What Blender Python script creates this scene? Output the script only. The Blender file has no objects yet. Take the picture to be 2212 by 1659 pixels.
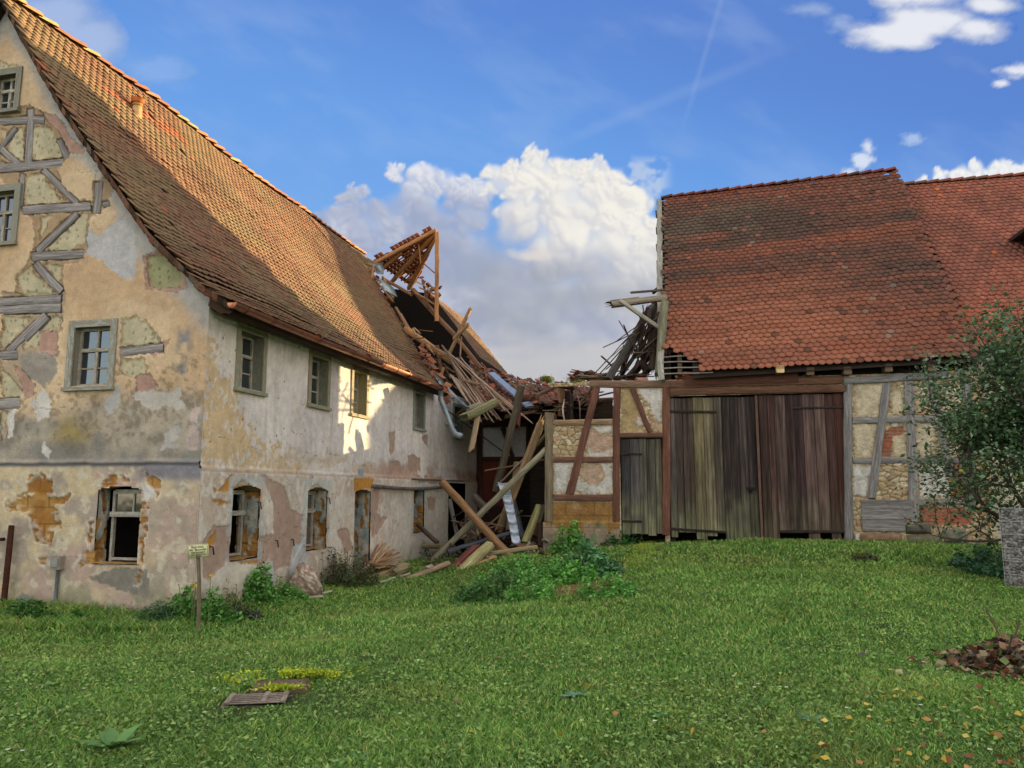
import bpy, math, random
import numpy as np
from mathutils import Vector

random.seed(11)
rng = np.random.default_rng(11)
scene = bpy.context.scene
COL = scene.collection

# ------------------------------------------------------------------ camera
F = 1661.0; CX = 1106.0; CY = 829.5            # photograph measured at 2212 x 1659
PIT = math.atan(232 / 1661)
cam_d = bpy.data.cameras.new('camera'); cam = bpy.data.objects.new('camera', cam_d); COL.objects.link(cam)
cam_d.sensor_width = 36; cam_d.lens = 36 * F / 2212
cam_d.clip_start = 0.1; cam_d.clip_end = 6000
cam.location = (0, 0, 0); cam.rotation_euler = (math.pi / 2 + PIT, 0, 0)
scene.camera = cam
scene.render.resolution_x = 1024; scene.render.resolution_y = 768

# ------------------------------------------------------------------ sky + sun
EXPO = 1.8; SKY_GAIN = 2.0 ** -EXPO; CLOUD_L = 3.2
SUN_EL = math.radians(6.0)
SH = Vector((0.767, 0.642, 0)).normalized()
SUN_AZ = math.atan2(SH.x, SH.y)
w = bpy.data.worlds.new("World"); scene.world = w; w.use_nodes = True
nt = w.node_tree; nt.nodes.clear()
sky = nt.nodes.new('ShaderNodeTexSky'); sky.sky_type = 'NISHITA'; sky.sun_disc = False
sky.sun_elevation = SUN_EL; sky.sun_rotation = SUN_AZ
sky.altitude = 300; sky.air_density = 1.0; sky.dust_density = 0.2; sky.ozone_density = 2.5
bg = nt.nodes.new('ShaderNodeBackground'); bg.inputs[1].default_value = 0.15
wo = nt.nodes.new('ShaderNodeOutputWorld')
# broken cloud over the rest of the sky
_tc = nt.nodes.new('ShaderNodeTexCoord'); _n = nt.nodes.new('ShaderNodeTexNoise'); _n.inputs['Scale'].default_value = 2.2; _n.inputs['Detail'].default_value = 7
_mr = nt.nodes.new('ShaderNodeMapRange'); _mr.inputs[1].default_value = .38; _mr.inputs[2].default_value = .56
_mx = nt.nodes.new('ShaderNodeMixRGB'); _mx.inputs[2].default_value = (CLOUD_L * 1.08, CLOUD_L * .99, CLOUD_L * .92, 1)
nt.links.new(_tc.outputs['Generated'], _n.inputs['Vector']); nt.links.new(_n.outputs['Fac'], _mr.inputs[0]); nt.links.new(_mr.outputs[0], _mx.inputs[0]); nt.links.new(sky.outputs[0], _mx.inputs[1])
nt.links.new(_mx.outputs[0], bg.inputs[0]); nt.links.new(bg.outputs[0], wo.inputs[0])
sd = bpy.data.lights.new('sun', 'SUN'); sd.energy = 3.2; sd.angle = math.radians(0.5); sd.color = (1.0, 0.77, 0.43)
so = bpy.data.objects.new('sun', sd); COL.objects.link(so)
SD = Vector((SH.x * math.cos(SUN_EL), SH.y * math.cos(SUN_EL), math.sin(SUN_EL)))
so.rotation_euler = SD.to_track_quat('Z', 'Y').to_euler(); so.location = (30, 25, 20)
scene.view_settings.view_transform = 'Standard'; scene.view_settings.look = 'None'
scene.view_settings.exposure = EXPO; scene.view_settings.gamma = 1.0

# ------------------------------------------------------------------ maths helpers
def ray(px, py):
    x = (px - CX) / F; up = -(py - CY) / F
    f = math.cos(PIT) - up * math.sin(PIT); z = math.sin(PIT) + up * math.cos(PIT)
    return x / f, z / f
def D(px, py, Y):
    rx, rz = ray(px, py); return Vector((rx * Y, Y, rz * Y))
# crops of the photograph that were measured
def c1(x, y): return (x * .43, y * .43)
def c2(x, y): return (x * .463, 603.5 + y * .463)
def c3(x, y): return (411.4 + x * .4464, 630.9 + y * .4464)
def c4(x, y): return (740.6 + x * .3307, 466.3 + y * .3307)
def c5(x, y): return (905.2 + x * .3307, 795.5 + y * .3307)
def c6(x, y): return (1261.8 + x * .3968, 576 + y * .3968)
def c7(x, y): return (1371.5 + x * .5125, 356.6 + y * .5125)
def c8(x, y): return (1810.4 + x * .3968, 713.2 + y * .3968)
class Frame:
    def __init__(s, o, e, g):
        s.o = Vector(o); s.e = Vector((e[0], e[1], 0)).normalized(); s.g = Vector((g[0], g[1], 0)).normalized()
    def P(s, u, i, z): return s.o + s.e * u + s.g * i + Vector((0, 0, z))
    def PA(s, u, i, z):
        u = np.asarray(u, float); i = np.zeros_like(u) + i; z = np.zeros_like(u) + z
        return np.stack([s.o.x + s.e.x * u + s.g.x * i, s.o.y + s.e.y * u + s.g.y * i, s.o.z + z], -1)
    def px(s, px, py, off=0.0):
        rx, rz = ray(px, py)
        Y = (off + s.o.x * s.g.x + s.o.y * s.g.y) / (rx * s.g.x + s.g.y)
        return ((rx * Y - s.o.x) * s.e.x + (Y - s.o.y) * s.e.y, rz * Y)
dh = (0.2287, 0.9735); nh = (-0.9735, 0.2287)
FAC = Frame((-4.84, 12, 0), dh, nh)       # long front of the house, u = distance from the corner
GAB = Frame((-4.84, 12, 0), nh, dh)       # gable of the house
BRN = Frame((3.98, 20, 0), (0.98, -0.2), (0.2, 0.98))
_r = FAC.P(15.7, 0, 0)
REAR = Frame((_r.x, _r.y, 0), (0.98, -0.2), (0.2, 0.98))

_tab = [rng.random((256, 256)) for _ in range(8)]
def vn(x, y, sd=0):
    t = _tab[sd % 8]; x = np.asarray(x, float) + sd * 17.3; y = np.asarray(y, float) + sd * 9.7
    xi = np.floor(x).astype(int); yi = np.floor(y).astype(int); fx = x - xi; fy = y - yi
    fx = fx * fx * (3 - 2 * fx); fy = fy * fy * (3 - 2 * fy)
    a = t[xi & 255, yi & 255]; b = t[(xi + 1) & 255, yi & 255]; c = t[xi & 255, (yi + 1) & 255]; d = t[(xi + 1) & 255, (yi + 1) & 255]
    return (a * (1 - fx) + b * fx) * (1 - fy) + (c * (1 - fx) + d * fx) * fy
def fbm(x, y, o=4, sd=0, g=.5):
    s = 0; a = 1; n = 0
    for k in range(o):
        s = s + a * vn(x * 2 ** k, y * 2 ** k, sd + k); n += a; a *= g
    return s / n
def ss(a, b, x):
    t = np.clip((x - a) / (b - a), 0, 1); return t * t * (3 - 2 * t)
def voro(x, y, sd=0, jit=.85):
    xi = np.floor(x).astype(int); yi = np.floor(y).astype(int)
    f1 = np.full(x.shape, 9.); f2 = np.full(x.shape, 9.); idd = np.zeros(x.shape)
    for a in (-1, 0, 1):
        for b in (-1, 0, 1):
            cx = xi + a; cy = yi + b
            jx = _tab[sd % 8][cx & 255, cy & 255]; jy = _tab[(sd + 1) % 8][cx & 255, cy & 255]
            d = np.hypot(cx + .5 + (jx - .5) * jit - x, cy + .5 + (jy - .5) * jit - y)
            r = _tab[(sd + 2) % 8][cx & 255, cy & 255]
            m = d < f1
            f2 = np.where(m, f1, np.minimum(f2, d)); idd = np.where(m, r, idd); f1 = np.where(m, d, f1)
    return f1, f2, idd
def polyd(x, y, poly):
    """signed distance, positive inside"""
    ins = np.zeros(x.shape, bool); dm = np.full(x.shape, 1e9); n = len(poly)
    for k in range(n):
        x0, y0 = poly[k]; x1, y1 = poly[(k + 1) % n]
        ex, ey = x1 - x0, y1 - y0; L = ex * ex + ey * ey + 1e-12
        t = np.clip(((x - x0) * ex + (y - y0) * ey) / L, 0, 1)
        dm = np.minimum(dm, np.hypot(x - x0 - t * ex, y - y0 - t * ey))
        c = ((y0 > y) != (y1 > y)) & (x < (x1 - x0) * (y - y0) / (y1 - y0 + 1e-12) + x0)
        ins ^= c
    return np.where(ins, dm, -dm)
def H(s, k=1.0):
    s = s.lstrip('#'); v = [int(s[i:i + 2], 16) / 255 for i in (0, 2, 4)]
    return np.array([(c / 12.92 if c <= .04045 else ((c + .055) / 1.055) ** 2.4) * k for c in v])
def mix(a, b, m):
    m = np.asarray(m)[..., None]; return a * (1 - m) + b * m

# ------------------------------------------------------------------ ground height
GP = np.array([(0, 0, -1.6), (0, 5, -1.6), (-5, 5, -1.66), (5, 6, -1.55), (-4.9, 12, -1.97), (-8.3, 12.8, -1.89), (-12, 13.5, -1.85),
    (-3.6, 17, -1.98), (-2.3, 23, -1.97), (0, 24, -1.95), (-1, 27, -1.9), (1.04, 20.9, -1.60), (2.5, 20.4, -1.42), (4, 20, -1.22), (6, 19.5, -1.17),
    (8.5, 19, -1.19), (11, 18, -1.28), (7.6, 12, -1.47), (4.5, 13, -1.45), (2, 14, -1.6), (-.5, 16, -1.86), (-2.5, 13, -1.93), (0, 10, -1.7),
    (9, 8, -1.5), (10, 30, -1.2), (-12, 30, -1.9), (20, 14, -1.3), (30, 30, -1.3), (-30, 20, -1.8), (0, -20, -1.6), (0, 60, -1.6)])
def gz(x, y):
    x = np.asarray(x, float); y = np.asarray(y, float); s = 0; ww = 0
    for a, b, c in GP:
        d2 = (x - a) ** 2 + (y - b) ** 2
        k = np.exp(-d2 / 7.0) + 2e-3 / (d2 + 1) ; s = s + k * c; ww = ww + k
    return s / ww
def G(px, py, dz=0.0):
    rx, rz = ray(px, py); lo, hi = 2.0, 60.0
    for _ in range(40):
        m = (lo + hi) / 2
        if rz * m > float(gz(rx * m, m)): lo = m
        else: hi = m
    return Vector((rx * lo, lo, float(gz(rx * lo, lo)) + dz))

# ------------------------------------------------------------------ mesh builder
OFF = {}
class MB:
    def __init__(s): s.v = []; s.c = []; s.uv = []; s.f = []; s.n = 0
    def add(s, v, faces, col, uv=None):
        v = np.asarray(v, float).reshape(-1, 3); n = len(v)
        col = np.asarray(col, float); col = np.broadcast_to(col, (n, 3)) if col.ndim == 1 else col
        uv = np.zeros((n, 2)) if uv is None else np.asarray(uv, float)
        if isinstance(faces, np.ndarray):
            s.f.append((faces.reshape(-1) + s.n, np.full(len(faces), faces.shape[1])))
        else:
            s.f.append((np.array([i for f in faces for i in f]) + s.n, np.array([len(f) for f in faces])))
        s.v.append(v); s.c.append(col); s.uv.append(uv); s.n += n
    def build(s, name, mat, parent=None, loc=None, smooth=False):
        V = np.concatenate(s.v); C = np.concatenate(s.c); U = np.concatenate(s.uv)
        L = np.concatenate([a for a, b in s.f]).astype(np.int32); N = np.concatenate([b for a, b in s.f]).astype(np.int32)
        off = OFF[parent.name] if parent is not None else Vector(loc if loc is not None else
              ((V[:, 0].min() + V[:, 0].max()) / 2, (V[:, 1].min() + V[:, 1].max()) / 2, V[:, 2].min()))
        V = V - np.array(off)
        me = bpy.data.meshes.new(name); me.vertices.add(len(V)); me.vertices.foreach_set('co', V.astype(np.float32).ravel())
        me.loops.add(len(L)); me.loops.foreach_set('vertex_index', L)
        me.polygons.add(len(N)); me.polygons.foreach_set('loop_start', (np.cumsum(N) - N).astype(np.int32))
        if smooth: me.polygons.foreach_set('use_smooth', np.ones(len(N), bool))
        a = me.color_attributes.new('Col', 'FLOAT_COLOR', 'POINT')
        a.data.foreach_set('color', np.concatenate([C, np.ones((len(C), 1))], 1).astype(np.float32).ravel())
        ul = me.uv_layers.new(name='UVMap'); ul.data.foreach_set('uv', U[L].astype(np.float32).ravel())
        me.update(calc_edges=True)
        me.materials.append(mat)
        o = bpy.data.objects.new(name, me); COL.objects.link(o)
        if parent is not None: o.parent = parent
        else: o.location = off
        OFF[o.name] = off
        return o
def tag(o, label=None, cat=None, group=None, kind=None):
    if label: o['label'] = label
    if cat: o['category'] = cat
    if group: o['group'] = group
    if kind: o['kind'] = kind
    return o
def root(name, loc, label, cat, group=None):
    o = bpy.data.objects.new(name, None); COL.objects.link(o); o.location = loc; OFF[o.name] = Vector(loc)
    o.empty_display_size = .3
    return tag(o, label, cat, group)

# ------------------------------------------------------------------ materials
def newmat(name):
    m = bpy.data.materials.new(name); m.use_nodes = True; t = m.node_tree; t.nodes.clear()
    out = t.nodes.new('ShaderNodeOutputMaterial'); b = t.nodes.new('ShaderNodeBsdfPrincipled'); t.links.new(b.outputs[0], out.inputs[0])
    return m, t, b
def noise_node(t, vec, scale, detail=6, rough=.6, mapping=None):
    n = t.nodes.new('ShaderNodeTexNoise'); n.inputs['Scale'].default_value = scale; n.inputs['Detail'].default_value = detail
    n.inputs['Roughness'].default_value = rough
    if mapping:
        mp = t.nodes.new('ShaderNodeMapping'); mp.inputs['Scale'].default_value = mapping; t.links.new(vec, mp.inputs[0]); vec = mp.outputs[0]
    t.links.new(vec, n.inputs['Vector']); return n.outputs['Fac']
def rng_node(t, v, a, b, c, d):
    n = t.nodes.new('ShaderNodeMapRange'); t.links.new(v, n.inputs[0])
    for i, q in enumerate((a, b, c, d)): n.inputs[i + 1].default_value = q
    return n.outputs[0]
def mul(t, a, b):
    n = t.nodes.new('ShaderNodeMath'); n.operation = 'MULTIPLY'; t.links.new(a, n.inputs[0])
    if isinstance(b, (int, float)): n.inputs[1].default_value = b
    else: t.links.new(b, n.inputs[1])
    return n.outputs[0]
def vcmat(name, scales=((8, .75, 1.2),), bump=.3, bscale=40, rough=.9, spec=.2, coord='Object', mapping=None, bdist=.02, metallic=0, trans=0):
    m, t, b = newmat(name)
    at = t.nodes.new('ShaderNodeAttribute'); at.attribute_name = 'Col'
    tc = t.nodes.new('ShaderNodeTexCoord'); vec = tc.outputs[coord]
    fac = None
    for sc, lo, hi in scales:
        r = rng_node(t, noise_node(t, vec, sc, mapping=mapping), .3, .7, lo, hi)
        fac = r if fac is None else mul(t, fac, r)
    vm = t.nodes.new('ShaderNodeVectorMath'); vm.operation = 'SCALE'; t.links.new(at.outputs['Color'], vm.inputs[0]); t.links.new(fac, vm.inputs['Scale'])
    t.links.new(vm.outputs[0], b.inputs['Base Color'])
    b.inputs['Roughness'].default_value = rough; b.inputs['Specular IOR Level'].default_value = spec; b.inputs['Metallic'].default_value = metallic
    if bump:
        bn = t.nodes.new('ShaderNodeBump'); bn.inputs['Strength'].default_value = bump; bn.inputs['Distance'].default_value = bdist
        t.links.new(noise_node(t, vec, bscale, 8, .7, mapping), bn.inputs['Height']); t.links.new(bn.outputs[0], b.inputs['Normal'])
    if trans:
        tr = t.nodes.new('ShaderNodeBsdfTranslucent'); t.links.new(vm.outputs[0], tr.inputs[0]); ms = t.nodes.new('ShaderNodeMixShader'); ms.inputs[0].default_value = trans
        out = [n for n in t.nodes if n.type == 'OUTPUT_MATERIAL'][0]
        t.links.new(b.outputs[0], ms.inputs[1]); t.links.new(tr.outputs[0], ms.inputs[2]); t.links.new(ms.outputs[0], out.inputs[0])
    return m
M_PLAST = vcmat('plaster', ((1.1, .88, 1.12), (7, .84, 1.14), (45, .88, 1.12)), bump=.55, bscale=30, bdist=.02)
M_STONE = vcmat('stone', ((6, .7, 1.25), (35, .8, 1.2)), bump=.9, bscale=18, bdist=.03)
M_WOOD = vcmat('weathered_wood', ((.7, .68, 1.3), (2.2, .6, 1.4), (6, .7, 1.3)), bump=.9, bscale=5, coord='UV', mapping=(1.0, 12, 1), rough=.85, bdist=.012)
M_PLANK = vcmat('plank_wood', ((.4, .42, 1.6), (1.2, .45, 1.7), (4, .6, 1.5)), bump=.9, bscale=6, coord='UV', mapping=(.6, 14, 1), rough=.85, bdist=.01)
M_TILE = vcmat('clay_tile', ((9, .78, 1.2), (60, .82, 1.15)), bump=.4, bscale=60, rough=.85, bdist=.006)
M_GROUND = vcmat('ground', ((.5, .75, 1.25), (6, .6, 1.4), (60, .5, 1.5)), bump=1, bscale=30, bdist=.04)
M_GRASS = vcmat('grass_blades', ((.35, .8, 1.2), (1.6, .82, 1.2)), bump=0, rough=.6, spec=.25, trans=.25)
M_LEAF = vcmat('leaves', ((3, .75, 1.3),), bump=0, rough=.5, spec=.3, trans=.2)
M_COPPER = vcmat('old_copper', ((5, .6, 1.3), (30, .8, 1.2)), bump=.2, bscale=40, rough=.42, metallic=.8, spec=.5)
M_ZINC = vcmat('zinc_sheet', ((3, .7, 1.2), (20, .85, 1.15)), bump=.25, bscale=12, rough=.45, metallic=.35, spec=.5)
M_IRON = vcmat('rusty_iron', ((8, .6, 1.4), (50, .7, 1.3)), bump=.5, bscale=60, rough=.8, metallic=.3)
M_PAINT = vcmat('flaking_paint', ((4, .8, 1.15), (25, .55, 1.3)), bump=.8, bscale=20, coord='UV', mapping=(1, 4, 1), rough=.75, bdist=.008)
def flake(mat, colr, sc, lo, hi, mapping):
    t = mat.node_tree; b = [q for q in t.nodes if q.type == 'BSDF_PRINCIPLED'][0]; src = b.inputs['Base Color'].links[0].from_socket
    tc = t.nodes.new('ShaderNodeTexCoord'); f = rng_node(t, noise_node(t, tc.outputs['UV'], sc, 5, .65, mapping), lo, hi, 0, 1)
    mx = t.nodes.new('ShaderNodeMixRGB'); t.links.new(f, mx.inputs[0]); t.links.new(src, mx.inputs[1]); mx.inputs[2].default_value = (*colr, 1); t.links.new(mx.outputs[0], b.inputs['Base Color'])
flake(M_PAINT, (.27, .235, .17), 5, .44, .56, (1.2, 4, 1))
M_SIGN = vcmat('sign_plastic', ((5, .92, 1.05),), bump=0, rough=.5, spec=.4)
M_GLASS, _t, _b = newmat('window_glass')
_tc = _t.nodes.new('ShaderNodeTexCoord'); _b.inputs['Base Color'].default_value = (.012, .016, .02, 1); _b.inputs['Roughness'].default_value = .06
_b.inputs['Specular IOR Level'].default_value = 1.0; _b.inputs['IOR'].default_value = 1.7
_bn = _t.nodes.new('ShaderNodeBump'); _bn.inputs['Strength'].default_value = .12; _bn.inputs['Distance'].default_value = .02
_t.links.new(noise_node(_t, _tc.outputs['Object'], 2.2, 2), _bn.inputs['Height']); _t.links.new(_bn.outputs[0], _b.inputs['Normal'])
_at = _t.nodes.new('ShaderNodeAttribute'); _at.attribute_name = 'Col'; _t.links.new(_at.outputs['Color'], _b.inputs['Base Color'])

# ------------------------------------------------------------------ shape helpers
BOXF = [(0, 1, 2, 3), (7, 6, 5, 4), (0, 4, 5, 1), (1, 5, 6, 2), (2, 6, 7, 3), (3, 7, 4, 0)]
def fbox(mb, fr, u0, u1, i0, i1, z0, z1, col, vert=False, jit=0.0):
    """box in a wall frame; six separate faces so that every face has its own grain"""
    j = lambda: random.uniform(-jit, jit)
    c = [fr.P(u + j(), i, z + j()) for (u, i, z) in ((u0, i0, z0), (u1, i0, z0), (u1, i0, z1), (u0, i0, z1), (u0, i1, z0), (u1, i1, z0), (u1, i1, z1), (u0, i1, z1))]
    uvc = [(u, z) for (u, z) in ((u0, z0), (u1, z0), (u1, z1), (u0, z1))] * 2
    col = np.asarray(col); o = random.random() * 30
    for k, f in enumerate(BOXF):
        vs = [c[i] for i in f]
        if k < 2: uv = [(uvc[i][1] + o, uvc[i][0] + o) if vert else (uvc[i][0] + o, uvc[i][1] + o) for i in f]
        else:
            a = (vs[1] - vs[0]).length; b = (vs[2] - vs[1]).length
            long_a = a > b
            uv = [(0, 0), (a, 0), (a, b), (0, b)] if long_a else [(0, 0), (0, a), (b, a), (b, 0)]
        mb.add([list(v) for v in vs], [(0, 1, 2, 3)], col, uv)
def beam(mb, p, q, w, h=None, col=(.2, .15, .1), rnd=False, brk=(0, 0), up=None, wob=.012, endcol=None):
    p = Vector(p); q = Vector(q); h = h or w; ax = (q - p); L = ax.length; ax.normalize()
    up = Vector(up) if up is not None else (Vector((0, 0, 1)) if abs(ax.z) < .9 else Vector((0.2, -1, 0)))
    sx = ax.cross(up).normalized(); sy = sx.cross(ax).normalized()
    if rnd: sec = [(math.cos(a) * w / 2, math.sin(a) * h / 2) for a in [k * math.pi / 5 for k in range(10)]]
    else:
        b = .1 * min(w, h); X = w / 2; Y = h / 2
        sec = [(-X, -Y + b), (-X + b, -Y), (X - b, -Y), (X, -Y + b), (X, Y - b), (X - b, Y), (-X + b, Y), (-X, Y - b)]
    ns = len(sec); n = max(2, int(L / .35)); o = random.random() * 40
    V = []; C = []; UV = []
    per = [0]
    for k in range(ns): per.append(per[-1] + math.dist(sec[k], sec[(k + 1) % ns]))
    col = np.asarray(col, float)
    for k in range(n + 1):
        f = k / n; c = p + ax * (L * f) + sx * random.uniform(-wob, wob) + sy * random.uniform(-wob, wob)
        sc = 1 + random.uniform(-.04, .04)
        for m in range(ns + 1):
            a, bb = sec[m % ns]; random.seed(int(o * 1000) + k * 31 + (m % ns)); jx = random.uniform(-1, 1) * w * .03; jl = 0
            if k == 0: jl = random.uniform(-1, 1) * w * .10
            if k == n: jl = random.uniform(-1, 1) * w * .10
            if k == 0 and brk[0]: jl = random.uniform(-1, 1) * w * brk[0]
            if k == n and brk[1]: jl = random.uniform(-1, 1) * w * brk[1]
            V.append(c + sx * (a * sc + jx) + sy * (bb * sc) + ax * jl); UV.append((o + L * f, o + per[m]))
            C.append(col * (1 + .12 * (random.random() - .5)))
    random.seed(int(o * 977) + 5)
    F_ = []
    for k in range(n):
        for m in range(ns):
            a = k * (ns + 1) + m; F_.append((a, a + 1, a + ns + 2, a + ns + 1))
    mb.add([list(v) for v in V], F_, np.array(C), UV)
    ec = np.asarray(endcol if endcol is not None else col * .8)
    for k in (0, n):
        ring = V[k * (ns + 1):k * (ns + 1) + ns]
        if brk[0 if k == 0 else 1] >= .5:        # torn fibres
            sg_ = -1 if k == 0 else 1; c_ = sum((Vector(v) for v in ring), Vector()) / ns
            for _q in range(5):
                b_ = c_ + sx * random.uniform(-.4, .4) * w + sy * random.uniform(-.4, .4) * h - ax * sg_ * w * .2; L_ = w * random.uniform(.5, 1.6); r_ = w * random.uniform(.08, .16); tp_ = b_ + ax * sg_ * L_ + sx * random.uniform(-.1, .1) * w
                mb.add([list(b_ + sx * r_), list(b_ + sy * r_), list(b_ - sx * r_), list(tp_)], [(0, 1, 3), (1, 2, 3), (2, 0, 3)], col * 1.25, [(0, 0), (0, .02), (0, .04), (L_, .02)])
        mb.add([list(v) for v in ring], [tuple(range(ns))], ec, [(a[0] * .1, a[1] * .1) for a in sec])
def tube(mb, pts, r, col, ns=8, caps=True):
    pts = [Vector(p) for p in pts]; V = []; rr = r if isinstance(r, (list, tuple)) else [r] * len(pts)
    for k, p in enumerate(pts):
        d = (pts[min(k + 1, len(pts) - 1)] - pts[max(k - 1, 0)]).normalized()
        up = Vector((0, 0, 1)) if abs(d.z) < .9 else Vector((1, 0, 0)); sx = d.cross(up).normalized(); sy = sx.cross(d)
        for m in range(ns): a = 2 * math.pi * m / ns; V.append(list(p + sx * math.cos(a) * rr[k] + sy * math.sin(a) * rr[k]))
    F_ = [(k * ns + m, k * ns + (m + 1) % ns, (k + 1) * ns + (m + 1) % ns, (k + 1) * ns + m) for k in range(len(pts) - 1) for m in range(ns)]
    if caps: F_ += [tuple(range(ns)), tuple(range((len(pts) - 1) * ns, len(pts) * ns))]
    mb.add(V, F_, col, [(v[2], 0) for v in V])
def leaves(mb, P, size, col, tilt=1.0, jit=.35, asp=.55, nrm=None):
    """folded leaf blades scattered at the points P"""
    n = len(P); P = np.asarray(P); sz = size * (1 + jit * (rng.random(n) * 2 - 1))
    d = rng.normal(size=(n, 3)); d[:, 2] *= tilt * .6; d /= np.linalg.norm(d, axis=1)[:, None]
    u = rng.normal(size=(n, 3)) * np.array([.7, .7, .5]) + np.array([0, 0, .9]); s = np.cross(d, u); s /= np.linalg.norm(s, axis=1)[:, None]
    nn = np.cross(s, d)
    sz = sz[:, None]
    v = np.stack([P, P + d * sz * .45 + s * sz * asp * .5 + nn * sz * .06, P + d * sz, P + d * sz * .45 - s * sz * asp * .5 + nn * sz * .06], 1).reshape(-1, 3)
    b = (np.arange(n) * 4)[:, None]
    f = np.concatenate([b + np.array([0, 1, 2]), b + np.array([0, 2, 3])])
    c = np.repeat(col if np.ndim(col) == 2 else np.broadcast_to(col, (n, 3)), 4, 0)
    mb.add(v, f, c)
def grid(a, b, res, extra=()):
    g = list(np.linspace(a, b, max(2, int(round((b - a) / res)) + 1)))
    for e in extra:
        if a < e < b: k = int(np.argmin([abs(x - e) for x in g])); g[k] = e
    return np.array(sorted(set(g)))
def sheet(name, fr, u0, u1, z0, z1, res, holes, fn, mat, parent, top=None, extra_mask=None, mb=None):
    """wall surface: fn(U,Z) -> colour, outward displacement. holes: (u0,u1,z0,z1,arch)"""
    gu = grid(u0, u1, res, [h[0] for h in holes] + [h[1] for h in holes]); gzv = grid(z0, z1, res, [h[2] for h in holes] + [h[3] for h in holes])
    U, Z = np.meshgrid(gu, gzv, indexing='ij'); col, dsp = fn(U, Z)
    V = fr.PA(U.ravel(), -dsp.ravel(), Z.ravel())
    nu, nz = len(gu), len(gzv); I = np.arange(nu * nz).reshape(nu, nz)
    f = np.stack([I[:-1, :-1], I[1:, :-1], I[1:, 1:], I[:-1, 1:]], -1).reshape(-1, 4)
    uc = ((U[:-1, :-1] + U[1:, 1:]) / 2).ravel(); zc = ((Z[:-1, :-1] + Z[1:, 1:]) / 2).ravel()
    keep = np.ones(len(f), bool)
    for h in holes:
        arch = h[4] if len(h) > 4 else 0; m = (h[0] + h[1]) / 2; hw = (h[1] - h[0]) / 2
        zt = h[3] - arch * ((uc - m) / hw) ** 2
        keep &= ~((uc > h[0]) & (uc < h[1]) & (zc > h[2]) & (zc < zt))
    if top is not None: keep &= zc < top(uc)
    if extra_mask is not None: keep &= extra_mask(uc, zc)
    own = mb is None; mb = mb or MB()
    mb.add(V, f[keep], col.reshape(-1, 3))
    return mb.build(name, mat, parent) if own else None
# clay tiles
def tile_template(w, L=.30, th=.019, tail=.03):
    xs = np.linspace(-1, 1, 7); pts = [(-w / 2, L, 0)] + [(x * w / 2, .055 * x * x * abs(x) ** .4, tail) for x in xs] + [(w / 2, L, 0)]
    a = np.array(pts); lo = a.copy(); lo[:, 2] -= th
    v = np.concatenate([a, lo]); n = 9
    f = [tuple(range(9))] + [(i + n, i + 1 + n, i + 1, i) for i in range(8)]
    return v, f
def place_tiles(mb, P, EU, EV, N, colr, w, tail=.03, rot=.03, L=.30):
    """P (n,3) tail centre, EU/EV/N unit vectors (n,3)"""
    n = len(P); T, f = tile_template(w * .99, L=L, tail=tail); K = len(T)
    a = rng.normal(size=n) * rot; ca = np.cos(a)[:, None]; sa = np.sin(a)[:, None]
    eu = EU * ca + EV * sa; ev = EV * ca - EU * sa
    lift = np.abs(rng.normal(size=n)) * .005
    V = P[:, None, :] + T[None, :, 0:1] * eu[:, None] + T[None, :, 1:2] * ev[:, None] + (T[None, :, 2:3] + lift[:, None, None]) * N[:, None]
    L0 = np.array([i for q in f for i in q]); cnt = np.array([len(q) for q in f])
    loops = (L0[None] + (np.arange(n) * K)[:, None]).ravel() + mb.n
    mb.f.append((loops, np.tile(cnt, n))); mb.v.append(V.reshape(-1, 3)); mb.c.append((colr[:, None, :] * np.concatenate([np.ones(9), np.full(9, .38)])[None, :, None]).reshape(-1, 3)); mb.uv.append(np.zeros((n * K, 2))); mb.n += n * K  # darker rims: dirt, plus painted shade lines below each course
def tile_patch(mb, c00, c10, c01, c11, w, expo, colfn, sag=0.0, keep=None, tail=.03, chaos=.0, rot=.03):
    """tiled patch on a bilinear surface: c00-c10 along the eave, c01-c11 along the top"""
    A, B, C_, D_ = [np.array(v, float) for v in (c00, c10, c01, c11)]
    nu = int(max(np.linalg.norm(B - A), np.linalg.norm(D_ - C_)) / w); nv = int(np.linalg.norm(C_ - A) / expo)
    i, j = np.meshgrid(np.arange(nu), np.arange(nv), indexing='ij'); i = i.ravel(); j = j.ravel()
    u = (i + .5 + .5 * (j % 2)) / nu; v = j / nv
    if keep is not None:
        k = keep(u, v); u = u[k]; v = v[k]
    def S(u, v):
        u = u[:, None]; v = v[:, None]
        p = A * (1 - u) * (1 - v) + B * u * (1 - v) + C_ * (1 - u) * v + D_ * u * v
        p = p.copy(); p[:, 2] -= (sag * np.sin(u * np.pi) * np.sin(v * np.pi * .9 + .1))[:, 0]
        if chaos: p[:, 2] += (fbm(u[:, 0] * 7, v[:, 0] * 7, 3, 2) - .5) * chaos
        return p
    P = S(u, v); e = 1e-2; EU = S(u + e, v) - P; EV = S(u, v + e) - P
    EU /= np.linalg.norm(EU, axis=1)[:, None]; N = np.cross(EU, EV); N /= np.linalg.norm(N, axis=1)[:, None]; N *= np.sign(N[:, 2:3] + 1e-9); EV = np.cross(N, EU)
    EV *= np.sign(((S(u, v + e) - P) * EV).sum(1))[:, None]
    place_tiles(mb, P + N * .01, EU, EV, N, colfn(u, v, P), w, tail=tail, rot=rot)
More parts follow.
